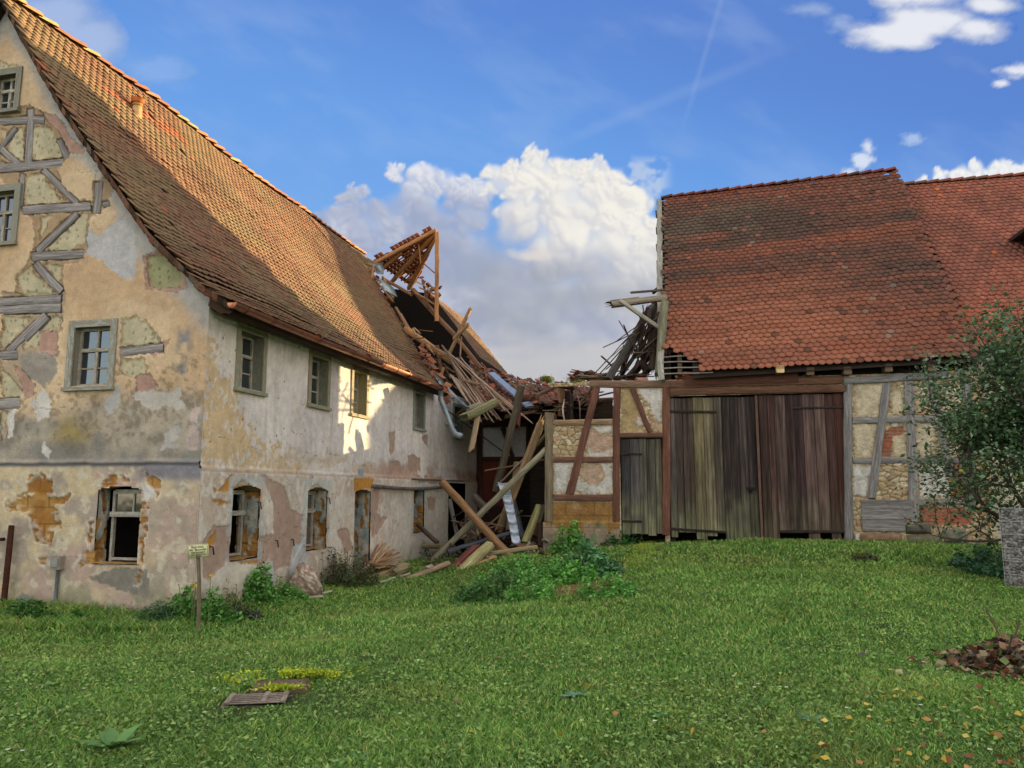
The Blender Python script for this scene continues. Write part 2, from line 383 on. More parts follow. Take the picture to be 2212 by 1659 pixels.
# window: casing proud of the wall, reveal, cross-barred sash, panes
def window(fr, u0, u1, z0, z1, parent, dep=.20, cas=.09, casc=(.3, .3, .25), revc=(.2, .2, .18), sashc=(.5, .5, .48), pane=(.012, .016, .02), transom=.38, label=None, arch=0, sash=True, fullframe=True, mat=None, sill=True, broken=False, bars=True):
    mat = mat or M_PAINT
    mb = MB()
    if cas:
        fbox(mb, fr, u0 - cas, u0, -.03, .02, z0 - .02, z1 + cas, casc, True); fbox(mb, fr, u1, u1 + cas, -.031, .02, z0 - .02, z1 + cas, casc, True)
        fbox(mb, fr, u0, u1, -.029, .02, z1, z1 + cas, casc)
    for (a, b, c, d) in ((u0, u0, z0, z1), (u1, u1, z0, z1)):
        q = [fr.P(a, .0, c), fr.P(a, dep + .02, c), fr.P(a, dep + .02, d), fr.P(a, 0, d)]
        mb.add([list(v) for v in q], [(0, 1, 2, 3)], revc, [(0, 0), (0, .3), (d - c, .3), (d - c, 0)])
    for zz in (z0, z1):
        q = [fr.P(u0, 0, zz), fr.P(u1, 0, zz), fr.P(u1, dep + .02, zz), fr.P(u0, dep + .02, zz)]
        mb.add([list(v) for v in q], [(0, 1, 2, 3)], revc, [(0, 0), (1, 0), (1, .3), (0, .3)])
    o = mb.build('window', mat, parent)
    if label: o['label'] = label
    if sill:
        s = MB(); fbox(s, fr, u0 - cas - .02, u1 + cas + .02, -.07, .03, z0 - .085, z0 - .021, casc); s.build('sill', mat, o)
    if sash:
        s = MB(); t = .045; d0, d1 = dep - .05, dep
        zt = z1 - (z1 - z0) * transom
        um = (u0 + u1) / 2
        fbox(s, fr, u0, u0 + t, d0, d1, z0, z1, sashc, True); fbox(s, fr, u1 - t, u1, d0, d1, z0, z1, sashc, True)
        fbox(s, fr, u0 + t, u1 - t, d0, d1, z1 - t, z1, sashc); fbox(s, fr, u0 + t, u1 - t, d0, d1, z0, z0 + t, sashc)
        fbox(s, fr, u0 + t, u1 - t, d0 - .015, d1, zt - .03, zt + .03, sashc)
        if bars:
            fbox(s, fr, um - .028, um + .028, d0 - .01, d1, z0 + t, zt - .03, sashc, True); fbox(s, fr, um - .02, um + .02, d0, d1, zt + .03, z1 - t, sashc, True)
            zm = (z0 + zt) / 2; fbox(s, fr, u0 + t, um - .028, d0 + .01, d1, zm - .012, zm + .012, sashc); fbox(s, fr, um + .028, u1 - t, d0 + .01, d1, zm - .012, zm + .012, sashc)
        s.build('sash', M_PAINT, o)
        if pane is not None:
            g = MB(); q = [fr.P(u0 + t, dep - .02, z0 + t), fr.P(u1 - t, dep - .02, z0 + t), fr.P(u1 - t, dep - .02, z1 - t), fr.P(u0 + t, dep - .02, z1 - t)]
            if broken: q = [fr.P(u0 + t, dep - .02, zt), fr.P(u1 - t, dep - .02, zt), fr.P(u1 - t, dep - .02, z1 - t), fr.P(u0 + t, dep - .02, z1 - t)]
            g.add([list(v) for v in q], [(0, 1, 2, 3)], pane); g.build('pane', M_GLASS, o)
    return o
# ================================================================== GROUND
def axis(a, b, lo, hi, fine, growth=1.35):
    g = list(np.arange(lo, hi, fine)); x = hi; st = fine
    while x < b: g.append(x); st *= growth; x += st
    x = lo; st = fine; L_ = []
    while x > a: st *= growth; x -= st; L_.append(x)
    return np.array(L_[::-1] + g)
gx = axis(-400, 400, -11, 13, .11); gy = axis(-60, 900, 2.5, 26, .11)
X, Y = np.meshgrid(gx, gy, indexing='ij'); Zg = gz(X, Y)
Zg = Zg + (fbm(X * .9, Y * .9, 3, 1) - .5) * .06 + (fbm(X * 5, Y * 5, 2, 3) - .5) * .02
mud = H('#5a4a35', .55); grn = H('#4c6a2c', .55); straw = H('#a08050', .6); moss = H('#8d9a20', .8)
P_soil = [G(*c5(x, y)).to_2d() for x, y in ((1000, 1500), (1290, 1500), (1330, 1380), (1370, 1290), (1300, 1265), (1120, 1370), (900, 1430), (820, 1520))]
P_bank = [G(*c5(x, y)).to_2d() for x, y in ((1360, 1320), (1450, 1300), (1560, 1150), (1500, 1140), (1400, 1200))]
GRATE = G(560, 1521); SLAB = G(592, 1496)
def ground_col(X, Y):
    n = fbm(X * 1.3, Y * 1.3, 4, 2); n2 = fbm(X * 6, Y * 6, 3, 4)
    c = mix(grn, mud, ss(.5, .75, n * .6 + n2 * .4))
    wx = X + (fbm(X * 3, Y * 3, 3, 1) - .5) * .5; wy = Y + (fbm(X * 3, Y * 3, 3, 5) - .5) * .9
    s = ss(-.12, .12, polyd(wx, wy, P_soil)); c = mix(c, mix(straw, H('#8a6038', .6), ss(.4, .6, n2)), s * .9)
    b = ss(-.1, .15, polyd(wx, wy, P_bank)); c = mix(c, mix(moss, H('#8a8265', .6), ss(.45, .55, n2)), b)
    # debris yard between the house and the barn is bare
    y = ss(.0, 1.0, 1.6 - np.hypot((X + .2) / 2.6, (Y - 22.5) / 3.2)); c = mix(c, H('#3f352a', .6), y * .8)
    return c, s, b
gc, _s, _b2 = ground_col(X, Y)
nx, ny = len(gx), len(gy); I = np.arange(nx * ny).reshape(nx, ny)
mb = MB(); mb.add(np.stack([X, Y, Zg], -1), np.stack([I[:-1, :-1], I[1:, :-1], I[1:, 1:], I[:-1, 1:]], -1).reshape(-1, 4), gc.reshape(-1, 3))
tag(mb.build('ground', M_GROUND, loc=(0, 0, 0), smooth=True), kind='structure')

# ================================================================== FARMHOUSE
house = root('farmhouse', (-4.84, 12, -1.95), 'long old farmhouse with peeling plaster and a tiled roof torn open at its far end', 'farmhouse')
RIDGE_S = 4.53; HL = 16.0
PS = np.array([-.50, .0, 1.04, 3.0, 4.53]); PZ = np.array([2.90, 3.20, 4.14, 6.62, 8.93])
_arc = np.concatenate([[0], np.cumsum(np.hypot(np.diff(PS), np.diff(PZ)))])
ROOFL = _arc[-1]
def prof(v):
    s = np.interp(v, _arc, PS); z = np.interp(v, _arc, PZ)
    e = .25; s1 = np.interp(np.clip(v + e, 0, ROOFL), _arc, PS); s0 = np.interp(np.clip(v - e, 0, ROOFL), _arc, PS)
    z1 = np.interp(np.clip(v + e, 0, ROOFL), _arc, PZ); z0 = np.interp(np.clip(v - e, 0, ROOFL), _arc, PZ)
    L = np.hypot(s1 - s0, z1 - z0); return s, z, (s1 - s0) / L, (z1 - z0) / L
def roof_top(s):                                   # underside of the roof over the gable
    s = np.minimum(s, 2 * RIDGE_S - s); return np.interp(s, PS, PZ) - .06
OCH = H('#c4a582'); OCH2 = H('#cfb593'); GREY = H('#b3aca2'); WHT = H('#d2cbc2'); PINK = H('#b39080'); SAND = H('#ac834a'); YEL = H('#c0b596'); DRT = H('#6f6a62'); BRN_ = H('#a27e68')
def warp(U, Z, a=.10, f=3.0):
    return U + (fbm(U * f, Z * f, 4, 3) - .5) * a * 2, Z + (fbm(U * f, Z * f, 4, 6) - .5) * a * 2
def pp(fr, conv, pts): return [fr.px(*conv(x, y)) for x, y in pts]
TL1 = [(-150, 612, 215, 597, 42), (150, 545, 133, 815, 40), (75, 640, -20, 760, 30), (0, 745, 85, 822, 32), (-150, 855, 310, 815, 46), (108, 868, 92, 1035, 28), (210, 850, 380, 1018, 34), (105, 1055, 450, 1032, 46), (380, 1070, 182, 1262, 40),
               (492, 915, 478, 1068, 46), (512, 1025, 545, 1018, 30), (158, 1290, 412, 1272, 46), (170, 1322, 300, 1465, 40), (-150, 1520, 300, 1500, 42), (-150, 1562, 300, 1545, 44), (290, 700, 332, 795, 30), (230, 1590, 120, 1700, 34)]
TL2 = [(30, 335, 205, 165, 34), (-150, 365, 75, 350, 40), (560, 338, 758, 318, 42), (-150, 590, 92, 575, 50)]
gable_patches = [   # (polygon on the gable, colour, relief, stippled?)
    (pp(GAB, c1, [(430, 1110), (500, 1180), (590, 1100), (640, 1100), (665, 1190), (690, 1290), (670, 1410), (600, 1390), (520, 1320), (430, 1270)]), H('#b9b6b4'), -.004, 0),
    (pp(GAB, c1, [(195, 555), (290, 580), (330, 660), (400, 740), (415, 785), (330, 770), (270, 700), (240, 620), (190, 600)]), PINK, -.012, 0),
    (pp(GAB, c1, [(720, 1290), (800, 1255), (870, 1290), (925, 1370), (930, 1455), (850, 1460), (740, 1450)]), PINK, -.012, 0),
    (pp(GAB, c1, [(745, 1300), (800, 1268), (850, 1290), (910, 1370), (900, 1430), (800, 1450), (760, 1430), (738, 1350)]), H('#a3a078'), -.022, 1),
    (pp(GAB, c1, [(0, 560), (150, 530), (210, 560), (265, 640), (305, 700), (345, 780), (280, 870), (330, 950), (385, 1010), (455, 1000), (500, 920), (570, 870), (560, 930), (510, 1060), (450, 1085), (440, 1220), (420, 1300), (330, 1320), (310, 1420), (300, 1580), (320, 1659), (0, 1659), (0, 1500), (80, 1480), (90, 1380), (160, 1300), (180, 1180), (150, 1080), (100, 1040), (0, 880)]), H('#a98f70'), -.02, 0),
    (pp(GAB, c2, [(0, 60), (290, 60), (290, 190), (265, 340), (150, 340), (120, 500), (90, 560), (80, 620), (20, 720), (0, 760)]), H('#b09a80'), -.02, 0),
]
stip = [(c1, [(160, 640), (230, 620), (270, 680), (300, 750), (300, 790), (170, 805), (155, 760)]), (c1, [(30, 740), (60, 650), (115, 635), (112, 810), (70, 790)]),
        (c1, [(122, 870), (205, 870), (250, 930), (320, 1000), (160, 1032), (112, 1020)]), (c1, [(185, 1160), (200, 1090), (255, 1085), (235, 1130), (195, 1195)]),
        (c1, [(400, 1070), (440, 1065), (432, 1200), (330, 1250), (215, 1255), (300, 1175)]), (c1, [(100, 1370), (155, 1335), (250, 1450), (240, 1480), (130, 1485), (88, 1430)]),
        (c1, [(215, 1325), (310, 1325), (305, 1400), (285, 1415)]), (c1, [(0, 305), (60, 320), (100, 350), (0, 362)]), (c1, [(0, 650), (40, 650), (15, 690), (0, 700)]), (c1, [(0, 770), (30, 820), (0, 825)]),
        (c2, [(0, 172), (140, 170), (100, 230), (15, 310), (0, 310)]), (c2, [(215, 168), (285, 170), (278, 230), (190, 240), (180, 320), (105, 325), (110, 290)]),
        (c2, [(570, 190), (640, 172), (700, 215), (755, 300), (640, 308), (563, 305)]), (c2, [(560, 372), (680, 372), (685, 440), (640, 455), (560, 420)]), (c2, [(0, 405), (60, 470), (112, 535), (98, 556), (0, 558)]),
        (c2, [(0, 610), (40, 620), (15, 690), (0, 700)])]
for cv, pts in stip: gable_patches.append((pp(GAB, cv, pts), YEL, -.012, 1))
for cv, pts, colr, r in [
    (c2, [(75, 370), (160, 335), (260, 350), (272, 430), (200, 492), (130, 450)], H('#9a9286'), .0),
    (c2, [(180, 240), (270, 240), (270, 355), (190, 340)], PINK, -.012), (c2, [(640, 450), (700, 430), (735, 500), (690, 525), (640, 520)], PINK, -.01), (c2, [(700, 340), (780, 270), (760, 340), (720, 380)], PINK, -.01),
    (c2, [(60, 400), (120, 430), (160, 500), (120, 560), (110, 530)], PINK, -.01), (c2, [(880, 680), (925, 670), (915, 800), (860, 790)], H('#c0aca4'), -.004),
    (c2, [(145, 560), (200, 500), (240, 590), (230, 645), (175, 655)], WHT, -.004), (c2, [(190, 800), (205, 755), (240, 800), (225, 835)], WHT, -.004),
    (c2, [(610, 540), (700, 510), (780, 540), (850, 500), (860, 600), (780, 590), (705, 615), (640, 570)], H('#bdb6ab'), -.004),
    (c2, [(760, 720), (830, 655), (840, 700), (800, 760), (850, 780), (760, 790)], H('#b8b2ab'), -.004), (c2, [(530, 500), (560, 490), (545, 580), (480, 640), (490, 560)], H('#b4b0aa'), -.004),
    (c2, [(30, 620), (75, 600), (70, 720), (30, 740)], WHT, -.004), (c2, [(885, 590), (925, 590), (915, 670), (890, 660)], H('#c4b0a8'), -.004),
    (c2, [(75, 1500), (130, 1450), (190, 1500), (200, 1560), (80, 1550)], H('#8b8a86'), .0),
    (c2, [(660, 950), (720, 960), (700, 1030), (665, 1030)], WHT, .0),
    (c2, [(540, 1350), (700, 1350), (690, 1480), (420, 1400)], H('#8a8377'), .0)]:
    gable_patches.append((pp(GAB, cv, pts), colr, r, 0))
for cv_, TL in ((c1, TL1), (c2, TL2)):
    for (x0, y0, x1, y1, wv) in TL:
        L_ = math.hypot(x1 - x0, y1 - y0); ax_, ay_ = (x1 - x0) / L_, (y1 - y0) / L_; hw_ = wv * .48; e_ = 1
        gable_patches.append((pp(GAB, cv_, [(x0 - ax_ * e_ - ay_ * hw_, y0 - ay_ * e_ + ax_ * hw_), (x1 + ax_ * e_ - ay_ * hw_, y1 + ay_ * e_ + ax_ * hw_), (x1 + ax_ * e_ + ay_ * hw_, y1 + ay_ * e_ - ax_ * hw_), (x0 - ax_ * e_ + ay_ * hw_, y0 - ay_ * e_ - ax_ * hw_)]), H('#7a7068'), -.05, 2))
sand_p = [pp(GAB, c2, p) for p in [
    [(135, 920), (200, 903), (255, 940), (250, 1008), (350, 1008), (330, 1030), (275, 1060), (290, 1160), (250, 1180), (240, 1240), (180, 1230), (140, 1120), (130, 1105), (40, 1080), (25, 1045), (60, 1020), (132, 1005)],
    [(455, 972), (520, 910), (580, 915), (610, 950), (500, 968)], [(680, 920), (745, 925), (750, 960), (730, 1020), (710, 980), (680, 945)], [(645, 1040), (700, 1030), (690, 1170), (670, 1300), (660, 1425), (648, 1420), (655, 1250)],
    [(370, 1330), (420, 1262), (475, 1250), (482, 1325), (395, 1335), (385, 1365)], [(180, 1300), (220, 1290), (215, 1340), (185, 1335)], [(400, 1520), (430, 1520), (430, 1550), (402, 1550)], [(415, 1130), (440, 1120), (425, 1240), (410, 1220)]]]
def gable_fn(U, Z):
    n1 = fbm(U * .8 + 3, Z * .8, 4, 0); n2 = fbm(U * 3, Z * 3, 4, 1); n3 = fbm(U * 14, Z * 14, 3, 2)
    c = mix(OCH, OCH2, ss(.35, .65, n1)); d = (fbm(U * 5, Z * 5, 3, 5) - .5) * .012
    zt = roof_top(U); c = mix(c, H('#aaa8a4'), ss(.75, .25, zt - Z + (n1 - .5) * .9) * .9)
    st = ss(.2, .0, np.abs(U - .42 + (n2 - .5) * .25) + ss(2.6, 3.2, Z) + ss(1.9, 1.6, Z)) * ss(.3, .5, n2); c = mix(c, H('#7c7f84'), st)
    # second storey, lower part: grey, mouldy render
    low = ss(1.75, 1.1, Z + (n1 - .5) * 1.1); c = mix(c, mix(H('#aca18f'), H('#86857f'), ss(.38, .62, n1 * .5 + n2 * .5)), low * .95)
    c = mix(c, H('#a08a4a'), ss(.55, .0, np.hypot((U - 2.4) / 1.0, (Z - .95) / .8) + (n2 - .5) * .5) * .75)
    c = mix(c, H('#6d6e6e'), ss(.5, .0, np.hypot((U - 2.7) / 2.4, (Z - .62) / .5) + (n2 - .5) * .6) * .7)
    c = mix(c, H('#7f6e55'), ss(.5, .6, n3 * .6 + n2 * .4) * ss(2.6, 1.9, Z) * ss(.4, 1.0, Z) * .6)
    # ground floor
    gfl = ss(.43, .37, Z); gc_ = mix(H('#c4b290'), H('#b39c8d'), ss(.42, .6, n1)); gc_ = mix(gc_, H('#a99b8a'), ss(.45, .62, n2)); gc_ = mix(gc_, H('#c9bea6'), ss(.6, .7, fbm(U * 7, Z * 7, 3, 6)) * .8)
    gc_ = mix(gc_, H('#8d8c6a'), ss(-1.2, -1.9, Z) * ss(.4, .6, n2)); gc_ = mix(gc_, H('#847a70'), ss(-1.5, -1.95, Z) * .5)
    c = mix(c, gc_, gfl); d = d + .03 * gfl
    sc = ss(.09, .0, np.abs(Z - .43 + (n2 - .5) * .04)); c = mix(c, H('#706d70'), sc * .75); c = mix(c, H('#6c6f80'), ss(.2, .05, np.abs(Z - .30)) * ss(1.3, .9, U + (n2 - .5)) * .7)
    d = d + .05 * ss(.05, .0, np.abs(Z - .46 + (n2 - .5) * .05))
    Uw, Zw = warp(U, Z, .08, 3.2); Uw2, Zw2 = warp(U, Z, .05, 13); Uw += Uw2 - U; Zw += Zw2 - Z
    for poly, pc, r, stp in gable_patches:
        xs = [p[0] for p in poly]; ys = [p[1] for p in poly]
        m = (U > min(xs) - .4) & (U < max(xs) + .4) & (Z > min(ys) - .4) & (Z < max(ys) + .4)
        if not m.any(): continue
        sd_ = polyd(Uw[m], Zw[m], poly) if stp != 2 else polyd(U[m] * .65 + Uw[m] * .35, Z[m] * .65 + Zw[m] * .35, poly); a = ss(-.006, .008, sd_)
        pc_ = mix(pc * .88, pc * 1.08, n2[m])
        if stp == 1:
            f1, f2, idd = voro(U[m] * 9 + Z[m] * 3, Z[m] * 6, 1); hole = ss(.2, .12, f1) * (idd > .25)
            pc_ = mix(pc_, pc * .5, hole); pc_ = mix(pc_, H('#a8926a'), ss(.05, .0, sd_) * .7)
            dd = r - hole * .008
        else: dd = r + np.zeros(m.sum())
        cc = mix(c[m], pc_, a); edge = ss(.02, .004, np.abs(sd_ + .008)); cc = mix(cc, cc * .5, edge * (r < -.008) * ss(.35, .5, n3[m])); cc = mix(cc, pc_ * .8, ss(.35, .65, n3[m]) * a * .35); cc = mix(cc, np.minimum(cc * 1.25, 1), ss(.014, .0, np.abs(sd_ + .03)) * .5 * (r < -.008))  # dark rim line paints the shade at recessed patch edges
        c[m] = cc; d[m] = d[m] * (1 - a) + (d[m] + dd) * a
    sa = np.full(U.shape, -9.)
    for poly in sand_p: sa = np.maximum(sa, polyd(Uw, Zw, poly))
    a = ss(-.005, .01, sa); row = np.floor(Z / .26); jz = np.abs(Z / .26 - row - .5); jx = np.abs(((U + row * .23) / .42) % 1 - .5)
    joint = np.maximum(ss(.44, .5, jz), ss(.46, .5, jx)); spc = mix(SAND, H('#96652e'), ss(.35, .65, n2)); spc = mix(spc, H('#6f4a22'), joint * .8)
    flk = ss(.52, .58, fbm(U * 9, Z * 16, 3, 4)); a = a * (1 - flk * ss(.16, .05, sa) * .9)
    edge = ss(.03, .0, np.abs(sa + .02)); c = mix(c, H('#e0d9cc'), edge * .5 * ss(.4, .6, n3)); c = mix(c, spc, a); d = d - .03 * a
    # cracks
    f1, f2, _i = voro(Uw * .9, Zw * .9, 4); cr = ss(.010, .003, f2 - f1) * ss(.5, .6, n1); c = mix(c, c * .45, cr * .7)
    return c, d
gable_holes = [(1.80, 2.50, 1.72, 2.70), (1.0, 1.80, -1.13, .08, .05), (3.98, 4.62, 4.32, 5.24), (4.19, 4.66, 6.80, 7.46)]
sheet('gable_wall', GAB, -.045, 2 * RIDGE_S, -2.3, 9.0, .022, gable_holes, gable_fn, M_PLAST, house, top=roof_top, extra_mask=lambda u, z: (u > -.012) | (z < .36))

brown_p = [pp(FAC, c3, p) for p in [[(330, 880), (440, 930), (480, 1040), (545, 1090), (520, 1180), (470, 1200), (400, 1180), (390, 1000)], [(320, 1190), (480, 1160), (545, 1180), (520, 1250), (490, 1330), (400, 1350), (370, 1280), (310, 1350), (310, 1250)],
    [(700, 1150), (760, 1150), (780, 1250), (740, 1260)], [(860, 960), (910, 950), (900, 1080), (945, 1100), (900, 1170), (870, 1180)], [(970, 820), (1010, 820), (1020, 880), (965, 880)], [(1050, 780), (1110, 800), (1115, 870), (1060, 880)], [(825, 840), (858, 842), (872, 888), (838, 885)],
    [(100, 1120), (180, 1130), (185, 1280), (90, 1400), (60, 1390), (60, 1200)], [(1125, 690), (1148, 690), (1148, 760), (1120, 700)], [(1100, 890), (1230, 900), (1220, 930), (1100, 920)], [(960, 690), (990, 670), (990, 770), (970, 800)], [(1140, 1000), (1180, 990), (1170, 1060), (1145, 1050)]]]
och_p = [pp(FAC, c3, p) for p in [[(40, 230), (110, 230), (150, 380), (230, 520), (330, 740), (480, 790), (560, 850), (420, 880), (40, 850)]]]
wht_p = [pp(FAC, c3, p) for p in [[(360, 1310), (400, 1300), (395, 1400), (340, 1460), (335, 1400)], [(490, 1230), (560, 1200), (550, 1330), (470, 1370)]]]
sandf = [pp(FAC, c3, p) for p in [[(100, 930), (130, 960), (190, 880), (200, 900), (192, 950), (110, 965)], [(105, 1005), (190, 1000), (190, 1020), (105, 1020)], [(785, 905), (878, 900), (872, 958), (785, 962)], [(200, 945), (240, 910), (285, 945)], [(570, 955), (600, 925), (640, 950)], [(185, 1290), (320, 1290), (320, 1318), (190, 1312)],
    [(318, 990), (335, 960), (330, 1150), (318, 1150)], [(650, 985), (663, 970), (660, 1220), (650, 1220)], [(80, 1200), (110, 1160), (110, 1200), (85, 1260)]]]
def fac_fn(U, Z):
    n1 = fbm(U * .8, Z * .8, 4, 4); n2 = fbm(U * 3, Z * 3, 4, 5); n3 = fbm(U * 12, Z * 12, 3, 6); n4 = fbm(U * 22, Z * 9, 3, 7)
    c = mix(H('#e2d9cf'), H('#d3cac2'), ss(.35, .65, n1)); c = mix(c, H('#d8cfbd'), ss(.55, .75, n2) * .6)
    d = (n2 - .5) * .015
    c = mix(c, H('#b3ada6'), ss(.55, .7, fbm(U * 7, Z * .7, 3, 1)) * .3)       # rain streaks
    c = mix(c, H('#b9b6b2'), ss(10, 16, U) * .25)
    Uw, Zw = warp(U, Z, .09, 3.0); Uw2, Zw2 = warp(U, Z, .03, 14); Uw += Uw2 - U; Zw += Zw2 - Z
    o = polyd(Uw, Zw, och_p[0]); a = ss(.15, -.2, -o + (n3 - .5) * 1.1); a = np.clip(a, 0, 1); c = mix(c, H('#cfb48a'), ss(.35, .55, a) * ss(.05, -.03, fbm(U * 16, Z * 11, 3, 2) - .54 - .30 * (a - .6)) * .95); d = d - .004 * a
    gfl = ss(.345, .30, Z)
    gc_ = mix(H('#d3c9b8'), H('#c2b4a4'), ss(.4, .6, n1)); gc_ = mix(gc_, H('#bda48f'), ss(.5, .56, fbm(U * 1.6 + 9, Z * 1.6, 4, 2)) * .5); gc_ = mix(gc_, H('#d3cabb'), ss(.54, .6, fbm(U * 8, Z * 6, 4, 3)) * .9)
    gc_ = mix(gc_, H('#9c8d72'), ss(-1.2, -1.9, Z + (n2 - .5) * .5) * .7); gc_ = mix(gc_, H('#c2bdae'), ss(7.5, 9, U) * .5)
    gc_ = mix(gc_, H('#8c8f72'), ss(-1.3, -1.8, Z) * ss(.5, .65, n2) * .7)
    c = mix(c, gc_, gfl); d = d + .035 * gfl
    def lay(polys, colr, r, amp=1.0):
        nonlocal c, d
        sa = np.full(U.shape, -9.)
        for poly in polys: sa = np.maximum(sa, polyd(Uw, Zw, poly))
        a = ss(-.008, .01, sa); c2_ = mix(colr * .9, colr * 1.1, n2); c = mix(c, c2_, a * amp); d = d + r * a
        c = mix(c, c * .7, ss(.018, .002, np.abs(sa)) * .6)
        return sa
    lay(brown_p, H('#ae9482'), -.014); lay(wht_p, H('#b9b8b2'), -.003)
    lay(sandf, H('#b8843e'), -.015)
    # blue-grey painted surrounds of the ground floor openings
    for (a0, a1, zb, zt) in ((.82, 1.78, -1.1, .18), (3.3, 4.35, -1.1, .16), (9.25, 10.35, -1.1, .16)):
        m = ss(.09, .06, np.abs(np.maximum(np.abs(U - (a0 + a1) / 2) - (a1 - a0) / 2, np.abs(Z - (zb + zt) / 2) - (zt - zb) / 2)))
        c = mix(c, H('#aab6b6'), m * .55 * ss(.42, .55, n2 + .1))
    sc = ss(.05, .0, np.abs(Z - .36)); d = d + .03 * sc; c = mix(c, H('#c3ab90'), sc * .7 * ss(.4, .6, n2)); c = mix(c, H('#8b8078'), ss(.02, .005, np.abs(Z - .325 + (n2 - .5) * .03)) * .6)
    # fallen skin of plaster just over the string course
    e = ss(.42, .50, fbm(U * 1.1 + 5, Z * 2, 4, 6)) * ss(.85, .5, Z + (n2 - .5) * .5) * (1 - gfl) * ss(1.5, 2.5, U); c = mix(c, mix(H('#c6b193'), H('#b08f7a'), ss(5, 8, U)), e * .85); d = d - .01 * e
    f1, f2, _i = voro(Uw * .9, Zw * 1.1, 4); cr = ss(.012, .003, f2 - f1) * ss(.48, .6, n1 + ss(.9, .3, Z) * .12); c = mix(c, c * .4, cr * .8)
    # rust spots and holes
    f1, f2, idd = voro(U * 2.2, Z * 2.2, 3); c = mix(c, H('#6a4a34'), ss(.05, .03, f1) * (idd > .6))
    return c, d
UPW = [(0.90, 1.62), (3.42, 4.14), (5.40, 6.12), (9.38, 10.1), (12.98, 13.7)]
fac_holes = [(a, b, 1.76, 2.72) for a, b in UPW] + [(.86, 1.70, -1.14, .10, .07), (3.42, 4.28, -1.16, .08, .07), (5.60, 6.50, -1.9, .04, .05), (9.36, 10.2, -1.12, .08, .06), (12.4, 14.2, -2.1, .26)]
sheet('front_wall', FAC, -.045, 15.9, -2.3, 3.1, .022, fac_holes, fac_fn, M_PLAST, house, extra_mask=lambda u, z: (u > -.012) | (z < .33))
# closed rear, floors and far wall so that the rooms are dark; near-black colours add to the darkness
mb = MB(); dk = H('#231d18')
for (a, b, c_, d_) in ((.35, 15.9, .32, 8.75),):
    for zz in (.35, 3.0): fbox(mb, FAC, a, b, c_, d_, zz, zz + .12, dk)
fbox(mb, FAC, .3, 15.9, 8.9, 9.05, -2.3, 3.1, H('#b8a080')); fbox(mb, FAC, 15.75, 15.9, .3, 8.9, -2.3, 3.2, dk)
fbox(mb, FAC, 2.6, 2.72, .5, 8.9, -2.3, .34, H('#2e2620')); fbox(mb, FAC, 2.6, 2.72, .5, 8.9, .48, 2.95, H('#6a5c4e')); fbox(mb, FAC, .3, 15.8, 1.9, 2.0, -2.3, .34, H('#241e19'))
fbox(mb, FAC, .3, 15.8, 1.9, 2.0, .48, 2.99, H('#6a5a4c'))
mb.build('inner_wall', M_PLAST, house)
# reveals of the thick ground floor walls with sandstone blocks showing
def ruined_reveal(fr, u0, u1, z0, z1, arch, dep, parent, seed, name='window'):
    nz = 60; nd = 14; mb = MB()
    def side(u):
        zz = np.linspace(z0, z1 - .02, nz); ii = np.linspace(0.0, dep, nd); I_, Z_ = np.meshgrid(ii, zz, indexing='ij')
        n2 = fbm(I_ * 9 + seed, Z_ * 4, 4, 3); n3 = fbm(I_ * 5 + seed, Z_ * 5 + seed, 4, 5)
        row = np.floor(Z_ / .3); jz = np.abs(Z_ / .3 - row - .5)
        sp = mix(SAND, H('#8f6631'), ss(.4, .6, n3)); sp = mix(sp, H('#4c3218'), ss(.43, .5, jz))
        pl = mix(H('#b5b0a4'), H('#93a09c'), ss(.4, .6, n3)); a = ss(.47, .52, n2 + .16 * ss(z0 + .9, z0 + .2, Z_) - .09)
        c = mix(pl, sp, a); V = fr.PA((u + (a * .02 + (ss(.43, .5, jz) * a) * .012) * (1 if u > (u0 + u1) / 2 else -1)).ravel(), I_.ravel() + .0, Z_.ravel())
        K = np.arange(nd * nz).reshape(nd, nz); mb.add(V, np.stack([K[:-1, :-1], K[1:, :-1], K[1:, 1:], K[:-1, 1:]], -1).reshape(-1, 4), c.reshape(-1, 3))
    side(u0); side(u1)
    m = (u0 + u1) / 2; hw = (u1 - u0) / 2; us = np.linspace(u0, u1, 14); zt = z1 - arch * ((us - m) / hw) ** 2
    for k in range(13):
        q = [fr.P(us[k], -.0, zt[k]), fr.P(us[k + 1], -.0, zt[k + 1]), fr.P(us[k + 1], dep, zt[k + 1]), fr.P(us[k], dep, zt[k])]
        mb.add([list(v) for v in q], [(0, 1, 2, 3)], H('#a79a84'))
    us = np.linspace(u0 - .04, u1 + .04, 16); ii = np.linspace(-.06, dep, 8); U_, I_ = np.meshgrid(us, ii, indexing='ij')
    Z_ = z0 + .015 + (fbm(U_ * 6 + seed, I_ * 9, 3, 2) - .4) * .05; V = fr.PA(U_.ravel(), I_.ravel(), Z_.ravel()); K = np.arange(16 * 8).reshape(16, 8)
    mb.add(V, np.stack([K[:-1, :-1], K[1:, :-1], K[1:, 1:], K[:-1, 1:]], -1).reshape(-1, 4), mix(SAND, H('#9a7a50'), fbm(U_ * 5, I_ * 5, 3, 1)).reshape(-1, 3))
    return mb.build(name, M_STONE, parent)
GREYW = H('#8f8d86', .9); GRNW = H('#8c9a86'); TEAL = H('#6f8f88'); OLD = H('#9a9078')
